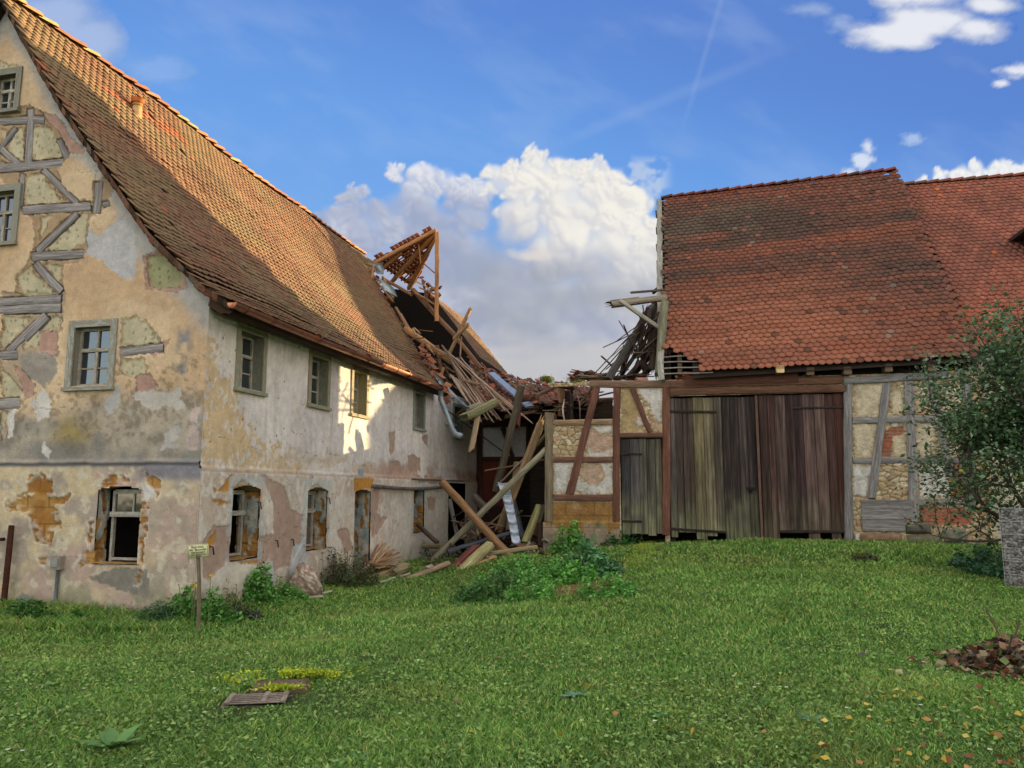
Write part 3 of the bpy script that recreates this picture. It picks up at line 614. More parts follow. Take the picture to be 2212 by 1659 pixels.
def sash_in(fr, u0, u1, z0, z1, dep, parent, kind, t=.05):
    s = MB(); tz = z1 - (z1 - z0) * .36; sc = H('#b3aea4')
    fbox(s, fr, u0, u0 + t, dep, dep + .06, z0, z1 - .06, sc, True); fbox(s, fr, u1 - t, u1, dep, dep + .06, z0, z1 - .06, sc, True)
    fbox(s, fr, u0 - .02, u1 + .02, dep - .03, dep + .06, tz - .05, tz + .03, sc); fbox(s, fr, u0 + t, u1 - t, dep, dep + .06, z1 - .11, z1 - .04, sc); fbox(s, fr, u0 + t, u1 - t, dep, dep + .05, z0 + .02, z0 + .06, sc)
    fbox(s, fr, (u0 + u1) / 2 - .015, (u0 + u1) / 2 + .015, dep + .01, dep + .04, tz + .03, z1 - .1, sc, True)
    s.build('sash', M_PAINT, parent)
    if kind:
        g = MB(); za, zb = ((tz + .03, z1 - .1) if kind == 1 else (z0 + .05, z1 - .1))
        q = [fr.P(u0 + t, dep + .03, za), fr.P(u1 - t, dep + .03, za), fr.P(u1 - t, dep + .03, zb), fr.P(u0 + t, dep + .03, zb)]; g.add([list(v) for v in q], [(0, 1, 2, 3)], H('#3a342e') if kind == 1 else H('#50504e')); g.build('pane', M_GLASS, parent)
# upper windows of the long side
for k, (a, b) in enumerate(UPW):
    cc = [H('#a0a084'), H('#a49c7e'), H('#b8a274'), H('#93a096'), H('#5f8a82')][k]; rc = [H('#7d8478'), H('#74806f'), H('#8c8a5c'), H('#6f7d78'), H('#4f726d')][k]  # third casing is lighter: sunlight put into its colour
    window(FAC, a, b, 1.76, 2.72, house, dep=.24, cas=.11, casc=cc, revc=rc, sashc=H('#b9b4a8') if k < 4 else H('#6d8a86'), pane=H('#2c3233') if k != 2 else H('#8b8676'),
           label=['upper window nearest the corner, green-grey flaking casing', 'second upper window from the corner, with a curtain behind the panes', 'third upper window in the patch of sunlight, ochre casing with sunlit tone painted in', 'fourth upper window under the broken downpipe, panes gone dark', 'small teal painted window at the far end of the upper floor'][k])
for k, (a, b, c_, d_, ar) in enumerate(((.86, 1.70, -1.14, .10, .07), (3.42, 4.28, -1.16, .08, .07), (9.36, 10.2, -1.12, .08, .06))):
    o = ruined_reveal(FAC, a, b, c_, d_, ar, .42, house, 3.3 * k + 1); o['label'] = ['empty arched window nearest the corner, sandstone showing in its reveal', 'arched ground floor window beside the pale rock, one grey pane left', 'walled-up arched window behind the pipe'][k]
    sash_in(FAC, a + .02, b - .02, c_ + .03, d_ - .04, .27, o, [0, 2, 2][k])
o = ruined_reveal(FAC, 5.60, 6.50, -1.95, .04, .08, .42, house, 14.2, 'door'); o['label'] = 'narrow open doorway with a pale standing door leaf'
s = MB(); fbox(s, FAC, 5.66, 5.72, .2, .62, -1.9, -.0, H('#a7aca4'), True); fbox(s, FAC, 5.60, 5.66, .14, .24, -1.95, .02, H('#9aa29a'), True); s.build('door_leaf', M_PAINT, o)
o = window(GAB, 1.80, 2.50, 1.72, 2.70, house, dep=.16, cas=.12, casc=H('#a3a69c'), revc=H('#8b8a80'), sashc=H('#b3aa9c'), pane=(.012, .02, .03), label='upper gable window with flaking green-grey casing and panes mirroring the sky')
window(GAB, 3.98, 4.62, 4.32, 5.24, house, dep=.16, cas=.12, casc=H('#8e9488'), revc=H('#8b8a7c'), sashc=H('#b3aa9c'), pane=(.012, .02, .03), label='attic window of the gable cut by the left edge of the picture')
window(GAB, 4.19, 4.66, 6.80, 7.46, house, dep=.16, cas=.12, casc=H('#7f8478'), revc=H('#6b6a5c'), sashc=H('#c3bcac'), pane=(.012, .02, .03), label='small topmost gable window under the roof peak')
o = ruined_reveal(GAB, 1.0, 1.80, -1.13, .08, .05, .24, house, 8.8); o['label'] = 'ground floor gable window, lower half open and black under two curtained panes'
sash_in(GAB, .90, 1.66, -1.10, .07, .14, o, 1, .04)
# timber members showing where the plaster has gone
TIM = H('#8f8985')
def bars(fr, conv, lst, parent, off=0.0, proud=.03, thick=.09, coln=TIM, name='beam', vary=.12):
    for (x0, y0, x1, y1, wpx) in lst:
        a = fr.px(*conv(x0, y0)); b = fr.px(*conv(x1, y1)); px_, py_ = conv(0, 0); q_, r_ = conv(1, 0)
        k = conv(1000, 0)[0] - conv(0, 0)[0]; k /= 1000
        ymid = (fr.P(*(a[0], 0, a[1])).y + fr.P(*(b[0], 0, b[1])).y) / 2; wid = wpx * k / F * ymid * 1.02
        m = MB(); cc = np.array(coln) * random.uniform(1 - vary, 1 + vary)
        beam(m, fr.P(a[0], off - proud + thick / 2, a[1]), fr.P(b[0], off - proud + thick / 2, b[1]), wid, thick, cc, up=(-fr.g.x, -fr.g.y, 0), wob=.006)
        m.build(name, M_WOOD, parent)
bars(GAB, c1, TL1, house, proud=-.024)
bars(GAB, c2, TL2, house, proud=-.024)
# conduit and meter box on the gable
m = MB(); a = GAB.px(*c2(285, 1345)); b = GAB.px(*c2(268, 1550)); tube(m, [GAB.P(a[0], -.06, a[1]), GAB.P(a[0] + .01, -.06, (a[1] * .4 + b[1] * .6)), GAB.P(b[0], -.07, b[1] - .1)], .025, H('#82868a')); fbox(m, GAB, b[0] - .02, b[0] + .05, -.1, -.03, -1.75, -1.70, H('#70757a'))
cnd = m.build('conduit', M_ZINC, house, smooth=True); m = MB(); fbox(m, GAB, a[0] - .09, a[0] + .09, -.13, .02, a[1] - .02, a[1] + .19, H('#8c8478')); fbox(m, GAB, a[0] - .06, a[0] + .06, -.15, -.131, a[1] + .02, a[1] + .15, H('#8b8a86')); m.build('box', M_PLAST, cnd)
m = MB(); a = FAC.px(*c3(821, 872)); fbox(m, FAC, a[0] - .09, a[0] + .09, -.035, .0, a[1] - .07, a[1] + .07, H('#8d9cb4')); m.build('number_plate', M_SIGN, house)
m = MB(); a = FAC.px(*c3(1240, 640)); fbox(m, FAC, a[0] - .1, a[0] + .1, -.05, 0, a[1] - .02, a[1] + .12, H('#b8b8b4')); fbox(m, FAC, a[0] - .05, a[0] + .2, -.28, -.05, a[1] - .05, a[1] + .02, H('#8f9090')); m.build('wall_lamp', M_SIGN, house)
# iron hooks and pipe along the wall
m = MB()
for (x, y) in ((405, 1200), (482, 1195), (322, 1015), (658, 995), (90, 1230)):
    m = MB(); a = FAC.px(*c3(x, y)); tube(m, [FAC.P(a[0], 0, a[1]), FAC.P(a[0], -.07, a[1] - .01), FAC.P(a[0] + .02, -.08, a[1] - .13)], .012, H('#4a332a'), 6); m.build('iron_hook', M_IRON, house)
m = MB(); a = FAC.px(*c3(872, 940)); b = FAC.px(*c3(1215, 940)); pts = [FAC.P(a[0], 0, a[1]), FAC.P(a[0] + .1, -.14, a[1])] + [FAC.P(a[0] + (b[0] - a[0]) * f, -.14, a[1] + (b[1] - a[1]) * f - .07 * math.sin(f * 3.1)) for f in (.2, .4, .6, .8, 1)]
tube(m, pts, .045, H('#6c625c')); a = FAC.px(*c3(1060, 905)); b = FAC.px(*c3(1290, 915)); tube(m, [FAC.P(a[0], -.08, a[1]), FAC.P(b[0], -.2, b[1])], .025, H('#7d7a78')); m.build('iron_pipe', M_IRON, house, smooth=True)
# ---------------- roof
def tend(s): return np.interp(s, [-.5, .0, .61, 1.41, 2.66, 3.58, 4.53], [10.5, 11.3, 12.7, 13.4, 14.4, 15.0, 15.8])
def house_tile_col(t, s, n):
    b = np.array([H('#947052'), H('#8c684e'), H('#9a7454'), H('#86644c'), H('#937052'), H('#966b4e')]); c = b[rng.integers(0, 6, n)]
    c = mix(c, H('#8f7a56'), ss(.42, .68, fbm(t * .9, s * 1.6, 4, 2)) * .7)             # lichen
    c = mix(c, H('#6a5040'), ss(.5, .75, fbm(t * .5 + 7, s * 1.5, 4, 3)) * .35)
    c = mix(c, H('#64503f'), ss(2.2, .2, s) * .35)
    st = (np.abs(s - 3.9) < .09) & (t > 1.6) & (t < 4.2) & (rng.random(n) > .2) | ((rng.random(n) < .006)); c[st] = H('#b06a48')
    return c * (1 + .20 * (rng.random(n)[:, None] - .5)) * .92
def roof_slope(mb, side, t0, tendf, w=.17, expo=.145):
    nv = int(ROOFL / expo); P = []; EU = []; EV = []; N = []; C = []
    for j in range(nv):
        v = j * expo; s, z, cs, cz = [float(q) for q in prof(np.array(v))]
        te = float(tendf(s)); n = int((te - t0) / w); t = t0 + (np.arange(n) + .5 * (j % 2)) * w + rng.normal(size=n) * .004
        t = t[t < te + rng.normal() * .12]; n = len(t)
        miss = rng.random(n) < .002; t = t[~miss]; n = len(t)
        sg = .035 * np.sin(t * .9 + s) + .05 * np.sin(t * .35 + 1) + (fbm(t * 1.2, np.full(n, s * 1.2), 3, 5) - .5) * .09
        sg = sg * min(1.0, .15 + v / 1.2)      # sagging old rafters
        S = s if side > 0 else 2 * RIDGE_S - s
        p = FAC.PA(t, np.full(n, S), z + sg); P.append(p)
        gx_, gy_ = FAC.g.x * side, FAC.g.y * side
        EV.append(np.tile([gx_ * cs, gy_ * cs, cz], (n, 1))); N.append(np.tile([-gx_ * cz, -gy_ * cz, cs], (n, 1))); EU.append(np.tile([FAC.e.x, FAC.e.y, 0], (n, 1)))
        C.append(house_tile_col(t, np.full(n, s), n))
    P = np.concatenate(P); EU = np.concatenate(EU); EV = np.concatenate(EV); N = np.concatenate(N); C = np.concatenate(C)
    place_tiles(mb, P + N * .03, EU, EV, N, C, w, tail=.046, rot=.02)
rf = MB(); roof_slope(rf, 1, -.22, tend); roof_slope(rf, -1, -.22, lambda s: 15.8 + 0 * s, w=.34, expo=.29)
# boarding under the tiles
us_ = MB()
for side in (1, -1):
    te = tend if side > 0 else (lambda s: 17.0 + 0 * s)
    vv = np.linspace(.25, ROOFL, 26); tt = np.linspace(0, 1, 60); T_, V_ = np.meshgrid(tt, vv, indexing='ij'); s, z, cs, cz = prof(V_)
    S = s if side > 0 else 2 * RIDGE_S - s; tq = -.18 + T_ * (te(s) - .15 + .18); sg = (.035 * np.sin(tq * .9 + s) + .05 * np.sin(tq * .35 + 1)) * np.minimum(1.0, .15 + V_ / 1.2)
    V = FAC.PA(tq.ravel(), (S + cz * .07 * side).ravel(), (z - .06 + sg).ravel()); K = np.arange(60 * 26).reshape(60, 26)
    us_.add(V, np.stack([K[:-1, :-1], K[1:, :-1], K[1:, 1:], K[:-1, 1:]], -1).reshape(-1, 4), H('#3a2c22'), np.stack([tq.ravel(), S.ravel() * 3], -1))
roof_o = rf.build('roof', M_TILE, house)
us_.build('roof_boarding', M_WOOD, roof_o)
m = MB()      # ridge tiles
for k in range(44):
    t = -.2 + k * .37
    if t > 15.6: break
    sgz = .035 * math.sin(t * .9 + 4.53) + .05 * math.sin(t * .35 + 1); p = FAC.P(t, RIDGE_S, 8.99 + sgz + random.uniform(-.02, .02)); q = FAC.P(t + .42, RIDGE_S + random.uniform(-.03, .03), 9.03 + sgz)
    c = H(random.choice(['#a5704c', '#8a5c42', '#b07a50', '#9a8a5a'])); n = 7; V = []
    for e, pt in ((0, p), (1, q)):
        r = .11 + .02 * e
        for a in range(n): th = math.pi * a / (n - 1); V.append(list(pt + FAC.g * math.cos(th) * r * 1.2 + Vector((0, 0, math.sin(th) * r - .06))))
    m.add(V, [(a, a + 1, n + a + 1, n + a) for a in range(n - 1)] + [tuple(range(n)), tuple(range(n, 2 * n))], c)
m.build('ridge_tile', M_TILE, roof_o)
m = MB()      # verge: rough mortar and bargeboard along the gable
vv = np.linspace(0, ROOFL, 60)
for side in (1, -1):
    for k in range(59):
        s0, z0_, _, _ = prof(np.array(vv[k])); s1, z1_, _, _ = prof(np.array(vv[k + 1])); A = RIDGE_S - side * (RIDGE_S - float(s0)); B = RIDGE_S - side * (RIDGE_S - float(s1))
        th = .09 + .05 * random.random(); cc = H(random.choice(['#6b4a3a', '#54402f', '#7a6152', '#3c3028', '#8a5a44'])); q = [FAC.P(-.19, A, z0_ + .02), FAC.P(-.19, B, z1_ + .02), FAC.P(-.19 + random.uniform(-.015, .015), B, z1_ - th), FAC.P(-.19, A, z0_ - th)]
        q2 = [p + FAC.e * .26 for p in q]; m.add([list(v) for v in q + q2], [(0, 1, 2, 3), (4, 5, 6, 7), (3, 2, 6, 7)], cc)
m.build('verge', M_STONE, roof_o)
m = MB()      # boxed eave, dark boards, and moulded wall plate
for k, (i0, z0_, i1, z1_) in enumerate(((-.47, 2.86, -.40, 2.80), (-.40, 2.80, -.30, 2.78), (-.30, 2.78, -.20, 2.80), (-.20, 2.80, -.10, 2.84), (-.10, 2.84, .02, 2.94))):
    q = [FAC.P(.0, i0, z0_), FAC.P(11.0, i0, z0_), FAC.P(11.0, i1, z1_ - .012 * (k % 2)), FAC.P(.0, i1, z1_ - .012 * (k % 2))]; m.add([list(v) for v in q], [(0, 1, 2, 3)], H('#3a2a24') * (1 + .3 * (k % 2)), [(0, k), (11, k), (11, k + .1), (0, k + .1)])
q = [FAC.P(0, -.47, 2.86), FAC.P(0, -.40, 2.80), FAC.P(0, -.2, 2.8), FAC.P(0, .02, 2.94), FAC.P(0, .0, 3.2), FAC.P(0, -.47, 2.9)]; m.add([list(v) for v in q], [tuple(range(6))], H('#50382a'))
m.build('eave', M_WOOD, roof_o)
# gutter, in joined lengths, with a stop end at the corner
gut = MB(); n = 9
def half_round(mb, A, B, r, col, out):
    V = []
    for pt in (A, B):
        for rr in (r, r - .006):
            for a in range(n): th = math.pi + math.pi * a / (n - 1); V.append(list(pt + out * math.cos(th) * rr + Vector((0, 0, math.sin(th) * rr))))
    f = [(a, a + 1, 2 * n + a + 1, 2 * n + a) for a in range(n - 1)] + [(n + a, n + a + 1, 3 * n + a + 1, 3 * n + a) for a in range(n - 1)] + [tuple(range(n))]
    mb.add(V, f, col)
gpts = [(-.25, 2.90), (2.6, 2.885), (4.9, 2.905), (7.3, 2.915), (9.9, 2.90)]
for k in range(4):
    a, b = gpts[k], gpts[k + 1]; half_round(gut, FAC.P(a[0], -.57, a[1]), FAC.P(b[0], -.57, b[1]), .085, H('#b87a58') * random.uniform(.85, 1.1), FAC.g)
    tube(gut, [FAC.P(b[0] - .02, -.57, b[1] - .0), FAC.P(b[0] + .02, -.57, b[1])], .092, H('#9a6244'), 12, True)
for t in np.arange(.1, 9.9, .8): tube(gut, [FAC.P(t, -.66, 2.91), FAC.P(t, -.62, 2.83), FAC.P(t, -.57, 2.81), FAC.P(t, -.50, 2.86)], .010, H('#5a3a2a'), 5)
gut.build('gutter', M_COPPER, house, smooth=False)
m = MB(); A = FAC.P(9.95, -.56, 2.82); pts = [A] + [D(*c4(x, y), Yd) for x, y, Yd in ((640, 1200, 21.6), (680, 1300, 21.5), (715, 1390, 21.5), (735, 1425, 21.4), (775, 1440, 21.3))]
tube(m, pts, [.075, .075, .07, .07, .08, .09], H('#8b9396'), 10); m.build('downpipe', M_ZINC, house, smooth=True)
# clay vent pipe
m = MB(); vt = D(*c1(680, 600), 16.2); _t0 = (vt.x + 4.84) * dh[0] + (vt.y - 12) * dh[1]
def on_roof(px_, py_):
    rx, rz = ray(px_, py_); lo, hi = 11., 45.
    for _ in range(50):
        Ym = (lo + hi) / 2; x = rx * Ym; s = (x + 4.84) * nh[0] + (Ym - 12) * nh[1]
        if rz * Ym > float(np.interp(s, PS, PZ)) : lo = Ym
        else: hi = Ym
    return Vector((rx * lo, lo, rz * lo))
best = None
for Yt in np.arange(12, 22, .02):
    rx, rz = ray(*c1(685, 610)); s = (rx * Yt + 4.84) * nh[0] + (Yt - 12) * nh[1]
    if 0 < s < 4.5 and rz * Yt < float(np.interp(s, PS, PZ)): best = Vector((rx * Yt, Yt, rz * Yt)); break
base = best or D(*c1(685, 610), 15.5)
tube(m, [base + Vector((0, 0, -.3)), base + Vector((-.0, 0, .34))], .095, H('#c9a06a'), 14); tube(m, [base + Vector((0, 0, .34)), base + Vector((0, 0, .40))], .11, H('#b8854e'), 14)
tube(m, [base + Vector((0, 0, .40)), base + Vector((0, 0, .50)), base + Vector((.02, 0, .56)), base + Vector((.05, 0, .58))], [.13, .135, .10, .04], H('#b4662e'), 14)
m.build('vent_pipe', M_TILE, roof_o, smooth=True)
# ================================================================== BARN
barn = root('barn', (3.98, 20, -1.2), 'timber-framed barn with a big weathered plank gate under a steep red tiled roof', 'barn')
DKB = H('#6b4a3a'); REDW = H('#6a483c'); GRW = H('#85817e')
def rubble(U, Z, sc=5.5, sd=0):
    U = U + (fbm(U * 6, Z * 6, 3, 2) - .5) * .12; Z = Z + (fbm(U * 6, Z * 6, 3, 5) - .5) * .10; f1, f2, idd = voro(U * sc, Z * sc * 1.5, sd); e = f2 - f1
    c = mix(H('#c0aa86'), H('#a98e68'), idd); c = mix(c, H('#cdbd9f'), ss(.7, .8, idd)); c = mix(c, H('#a3602f'), ss(.93, .95, idd) * .6); c = mix(c, H('#ad9c7c'), ss(.22, .10, e) * .8); c = mix(c, H('#6f5c44'), ss(.06, .02, e) * .7)
    return c, ss(.0, .22, e) * .035
white_p = [pp(BRN, c5, p) for p in [[(880, 615), (1005, 615), (960, 815), (878, 812)], [(1015, 815), (1050, 680), (1075, 740), (1130, 765), (1175, 755), (1215, 700), (1195, 640), (1175, 615), (1265, 615), (1265, 822)],
    [(1120, 375), (1150, 395), (1180, 420), (1265, 430), (1265, 375)], [(1085, 545), (1100, 560), (1115, 515), (1135, 535), (1180, 545), (1265, 520), (1265, 580), (1080, 580)],
    [(1430, 130), (1588, 130), (1588, 350), (1560, 340), (1530, 320), (1515, 250), (1470, 200), (1430, 170)], [(1430, 310), (1455, 325), (1465, 370), (1430, 380), (1415, 350)]]] \
  + [pp(BRN, c7, p) for p in [[(918, 1262), (1005, 1262), (985, 1340), (975, 1400), (920, 1395)], [(1185, 1260), (1320, 1258), (1335, 1400), (1195, 1400)]]]
pink_p = [pp(BRN, c5, p) for p in [[(1120, 400), (1180, 420), (1265, 430), (1265, 520), (1180, 545), (1100, 520), (1080, 460)], [(1050, 650), (1110, 620), (1180, 625), (1215, 690), (1160, 765), (1080, 740)], [(970, 890), (1080, 880), (1100, 940), (1060, 1000), (950, 980)], [(1500, 340), (1585, 350), (1588, 400), (1520, 370)]]]
mud_p = [pp(BRN, c5, p) for p in [[(1320, 130), (1385, 130), (1480, 330), (1450, 400), (1425, 415), (1320, 410)], [(1140, 880), (1262, 880), (1262, 1005), (1200, 990)]]]
cream_p = [pp(BRN, c7, p) for p in [[(925, 925), (1050, 922), (1030, 1055), (930, 1062)], [(925, 1095), (1022, 1095), (1000, 1228), (925, 1228)], [(1085, 950), (1135, 940), (1135, 1050), (1080, 1050)], [(1090, 1140), (1140, 1130), (1142, 1225), (1080, 1230)],
    [(1190, 930), (1260, 920), (1230, 1000), (1195, 1050)], [(1190, 1095), (1270, 1090), (1260, 1228), (1185, 1225)], [(1300, 920), (1400, 915), (1400, 1050), (1290, 1050)], [(1290, 1095), (1400, 1090), (1400, 1225), (1300, 1225)]]]
brick_p = [pp(BRN, c7, p) for p in [[(1045, 1130), (1080, 1105), (1135, 1100), (1130, 1135), (1085, 1140), (1075, 1228), (1035, 1228)], [(1195, 1440), (1420, 1440), (1420, 1520), (1200, 1525)], [(1330, 1250), (1400, 1250), (1400, 1420), (1345, 1420)]]]
def brn_fn(U, Z):
    n1 = fbm(U * 1.2, Z * 1.2, 4, 1); n2 = fbm(U * 4, Z * 4, 4, 2); n3 = fbm(U * 14, Z * 14, 3, 3)
    c, d = rubble(U, Z); c = c * (.85 + .3 * n2)[..., None]; d = d - .02
    Uw, Zw = warp(U, Z, .05, 3.5); Uw2, Zw2 = warp(U, Z, .02, 14); Uw += Uw2 - U; Zw += Zw2 - Z
    for polys, colr, h, amp in ((mud_p, H('#ad966c'), .008, .95), (pink_p, H('#bfa08c'), .012, .75), (cream_p, H('#cbbd9f'), .022, .95), (white_p, H('#cdc8bf'), .024, 1)):
        sa = np.full(U.shape, -9.)
        for poly in polys: sa = np.maximum(sa, polyd(Uw, Zw, poly))
        a = ss(-.01, .012, sa); fl = 1 - ss(.58, .64, n3) * ss(.12, .0, sa) * .9; a = a * fl
        cc = mix(colr * .88, colr * 1.08, n2); cc = mix(cc, H('#a08a68'), ss(.06, .0, sa) * .5)
        c = mix(c, cc, a * amp); d = d * (1 - a) + (h - .02 + (n3 - .5) * .02 * (colr is not None)) * a
    sa = np.full(U.shape, -9.)
    for poly in brick_p: sa = np.maximum(sa, polyd(Uw, Zw, poly))
    a = ss(-.01, .01, sa); r = np.floor(Z / .085); j = np.maximum(ss(.36, .46, np.abs(Z / .085 - r - .5)), ss(.44, .48, np.abs(((U + (r % 2) * .12) / .25) % 1 - .5)))
    bc = mix(H('#9a5238'), H('#b0705a'), n2); bc = mix(bc, H('#8f8270'), j); c = mix(c, bc, a); d = d * (1 - a) + (-.01 - .015 * j) * a
    # sandstone plinth on the left
    b = ss(-.27, -.29, Z) * (U < -1.2); row = np.floor((Z + 1.58) / .32); jx = np.abs(((U + row * .37) / .75) % 1 - .5); jz = np.abs((Z + 1.58) / .32 - row - .5)
    bc = mix(SAND * .8, H('#8f6a3e'), n2); bc = mix(bc, H('#a38d76'), ss(.45, .55, n1)); bc = mix(bc, H('#5c4a30'), np.maximum(ss(.44, .5, jz), ss(.47, .5, jx)) * .8); bc = mix(bc, H('#978a74'), ss(-1.05, -1.12, Z)); bc = mix(bc, H('#6a7040'), ss(-.78, -.85, Z) * ss(-1.0, -.9, Z) * ss(.4, .6, n2) * .7)
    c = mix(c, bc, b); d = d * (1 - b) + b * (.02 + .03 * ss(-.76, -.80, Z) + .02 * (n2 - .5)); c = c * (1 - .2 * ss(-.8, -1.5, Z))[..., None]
    return c, d
barn_holes = [(-3.2, -1.2, 1.90, 2.8), (-1.17, -.06, -1.6, 1.42), (.06, 4.45, -1.7, 2.46)]
def brn_mask(u, z): return ~((u < -2.9) & (z > -.8) & (u < -3.05))
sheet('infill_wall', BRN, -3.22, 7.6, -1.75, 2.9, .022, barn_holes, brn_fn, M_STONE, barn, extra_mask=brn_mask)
bars(BRN, c5, [(1118, 102, 1660, 106, 46)], barn, coln=H('#7a6250'), thick=.16, proud=.05)
bars(BRN, c5, [(888, 357, 1262, 352, 36)], barn, coln=H('#8a7258'), thick=.14, proud=.04)
bars(BRN, c5, [(878, 597, 1265, 597, 36), (876, 845, 1262, 848, 42), (1318, 437, 1588, 437, 32)], barn, coln=H('#6e5042'), thick=.12, proud=.035)
bars(BRN, c5, [(1292, 128, 1286, 1078, 46)], barn, coln=REDW, thick=.16, proud=.045)
bars(BRN, c5, [(1614, 128, 1616, 1085, 48)], barn, coln=H('#6e4a3c'), thick=.16, proud=.046)
bars(BRN, c5, [(1160, 128, 985, 818, 46), (1395, 130, 1508, 420, 34)], barn, coln=REDW, thick=.12, proud=.055)
bars(BRN, c5, [(850, 290, 848, 1000, 52)], barn, coln=H('#80735c'), thick=.2, proud=.06)
bars(BRN, c7, [(148, 957, 885, 942, 30), (148, 925, 880, 905, 34)], barn, coln=H('#6a4c3c'), thick=.2, proud=.07)
bars(BRN, c7, [(870, 912, 1400, 880, 30)], barn, coln=GRW, thick=.16, proud=.06)
bars(BRN, c7, [(896, 918, 902, 1592, 32), (1154, 915, 1178, 1505, 36), (1395, 900, 1420, 1450, 34)], barn, coln=GRW, thick=.15, proud=.045)
bars(BRN, c7, [(918, 1076, 1400, 1070, 28), (918, 1245, 1400, 1243, 26), (1196, 1420, 1400, 1418, 28)], barn, coln=GRW, thick=.12, proud=.03)
bars(BRN, c7, [(1062, 922, 994, 1404, 32), (1245, 910, 1330, 1310, 30)], barn, coln=GRW, thick=.12, proud=.05)
for k, (z0, z1) in enumerate(((-.42, -.20), (-.66, -.43), (-.95, -.67))):
    m = MB(); fbox(m, BRN, 4.66, [5.86, 5.87, 5.62][k], -.055, .02, z0, z1, GRW * random.uniform(.9, 1.1)); m.build('board', M_WOOD, barn)
# foundation stones
for (x0, y0, x1, y1, cc) in ((948, 1548, 1128, 1588, '#9a7f66'), (1137, 1508, 1248, 1552, '#6a665c'), (1142, 1556, 1290, 1592, '#7c7a62'), (1297, 1528, 1400, 1592, '#7f7c6c'), (925, 1550, 946, 1590, '#c9c4b4')):
    a = BRN.px(*c7(x0, y0)); b = BRN.px(*c7(x1, y1)); m = MB(); nU, nZ = 14, 8
    us = np.linspace(0, 1, nU); zs = np.linspace(0, 1, nZ); U_, Z_ = np.meshgrid(us, zs, indexing='ij')
    ed = np.minimum(ss(0, .12, U_) * ss(1, .88, U_), ss(0, .25, Z_) * ss(1, .75, Z_)); bul = .10 * ed + .03 * fbm(U_ * 5 + x0, Z_ * 3, 3, 2)
    V = BRN.PA((a[0] + (b[0] - a[0]) * U_).ravel(), -(bul).ravel(), (b[1] + (a[1] - b[1]) * Z_).ravel() - .02); K = np.arange(nU * nZ).reshape(nU, nZ)
    m.add(V, np.stack([K[:-1, :-1], K[1:, :-1], K[1:, 1:], K[:-1, 1:]], -1).reshape(-1, 4), mix(H(cc), H(cc) * .65, fbm(U_ * 6, Z_ * 4, 3, 4)).reshape(-1, 3)); m.build('foundation_stone', M_STONE, barn, smooth=True)
# gates of upright planks
def planks(name, u0, u1, z0fn, z1, parent, cols, grn_=.75, inset=.03, label=None, wmin=.16, wmax=.27):
    m = MB(); u = u0
    while u < u1 - .05:
        wd = min(random.uniform(wmin, wmax), u1 - u); f = (u + wd / 2 - u0) / (u1 - u0)
        c = cols(f); zb = z0fn(f); n = 14; ii = inset + random.uniform(-.008, .008)
        zs = np.linspace(zb, z1 - random.uniform(0, .02), n); o = random.random() * 50
        for side_u in (u + .004, u + wd - .004):
            pass
        g2 = random.uniform(.002, .007); zb += random.uniform(-.03, .05); prof_ = [(u + g2, ii + .03), (u + g2, ii + .004), (u + g2 + .006, ii), (u + wd - g2 - .006, ii), (u + wd - g2, ii + .004), (u + wd - g2, ii + .03)]; zs = np.linspace(zb, z1 - random.uniform(0, .02), n)
        V = []; C = []; UV = []
        for z in zs:
            gr = float(ss(.2, -1.2, np.array(z + random.uniform(-.3, .3)))); cc = mix(c, H('#7b7a5c') * (.7 + .4 * random.random()), np.array(gr * grn_))
            for pu, pi in prof_: V.append(list(BRN.P(pu, pi, z))); C.append(cc * random.uniform(.75, .95)); UV.append((z + o, pu * 1.0))
        F_ = [(k * 6 + q, k * 6 + q + 1, (k + 1) * 6 + q + 1, (k + 1) * 6 + q) for k in range(n - 1) for q in range(5)]
        m.add(V, F_, np.array(C), UV); u += wd
    o = m.build(name, M_PLANK, parent)
    if label: o['label'] = label
    return o
def leafcol(seq): return lambda f: H(seq[min(int(f * len(seq)), len(seq) - 1)]) * random.uniform(.85, 1.15)
gl = planks('gate_leaf', .09, 2.27, lambda f: [-1.14, -1.0, -1.2, -1.12, -1.02, -1.22, -1.24, -1.2][min(int(f * 8), 7)] - .02, 2.42, barn, leafcol(['#6e665c', '#4c403a', '#54483f', '#70664c', '#766c56', '#60564b', '#3e3532', '#453c38', '#3a3230']), label='left leaf of the plank gate, greenish at its foot')
gr_ = planks('gate_leaf', 2.36, 4.42, lambda f: [-1.22, -1.25, -1.0, -.96, -.98, -1.24, -1.02, -1.22, -1.0][min(int(f * 9), 8)], 2.44, barn, leafcol(['#42322d', '#523c36', '#5a4842', '#3b2d2b', '#463634', '#5f4c46', '#645048', '#4c3630', '#4c302a']), grn_=.3, label='right leaf of the plank gate, darker and broken along its foot')
dl = planks('door', -1.15, -.10, lambda f: -1.12 + .0 * f, 1.37, barn, leafcol(['#3e3c3c', '#4a4644', '#5c584e', '#524e44', '#5c5848']), label='narrow plank door left of the gate', wmin=.18, wmax=.26)
m = MB(); fbox(m, BRN, 2.28, 2.34, -.02, .06, -1.15, 2.43, H('#6d5348'), True); m.build('cover_strip', M_WOOD, barn)
def hinge(parent, conv, x0, y0, x1, y1, w=.05):
    a = BRN.px(*conv(x0, y0)); b = BRN.px(*conv(x1, y1)); m = MB()
    beam(m, BRN.P(a[0], .012, a[1]), BRN.P(b[0], .012, b[1]), w, .02, H('#3c332e'), up=(-BRN.g.x, -BRN.g.y, 0), wob=.002); m.build('hinge', M_IRON, parent)
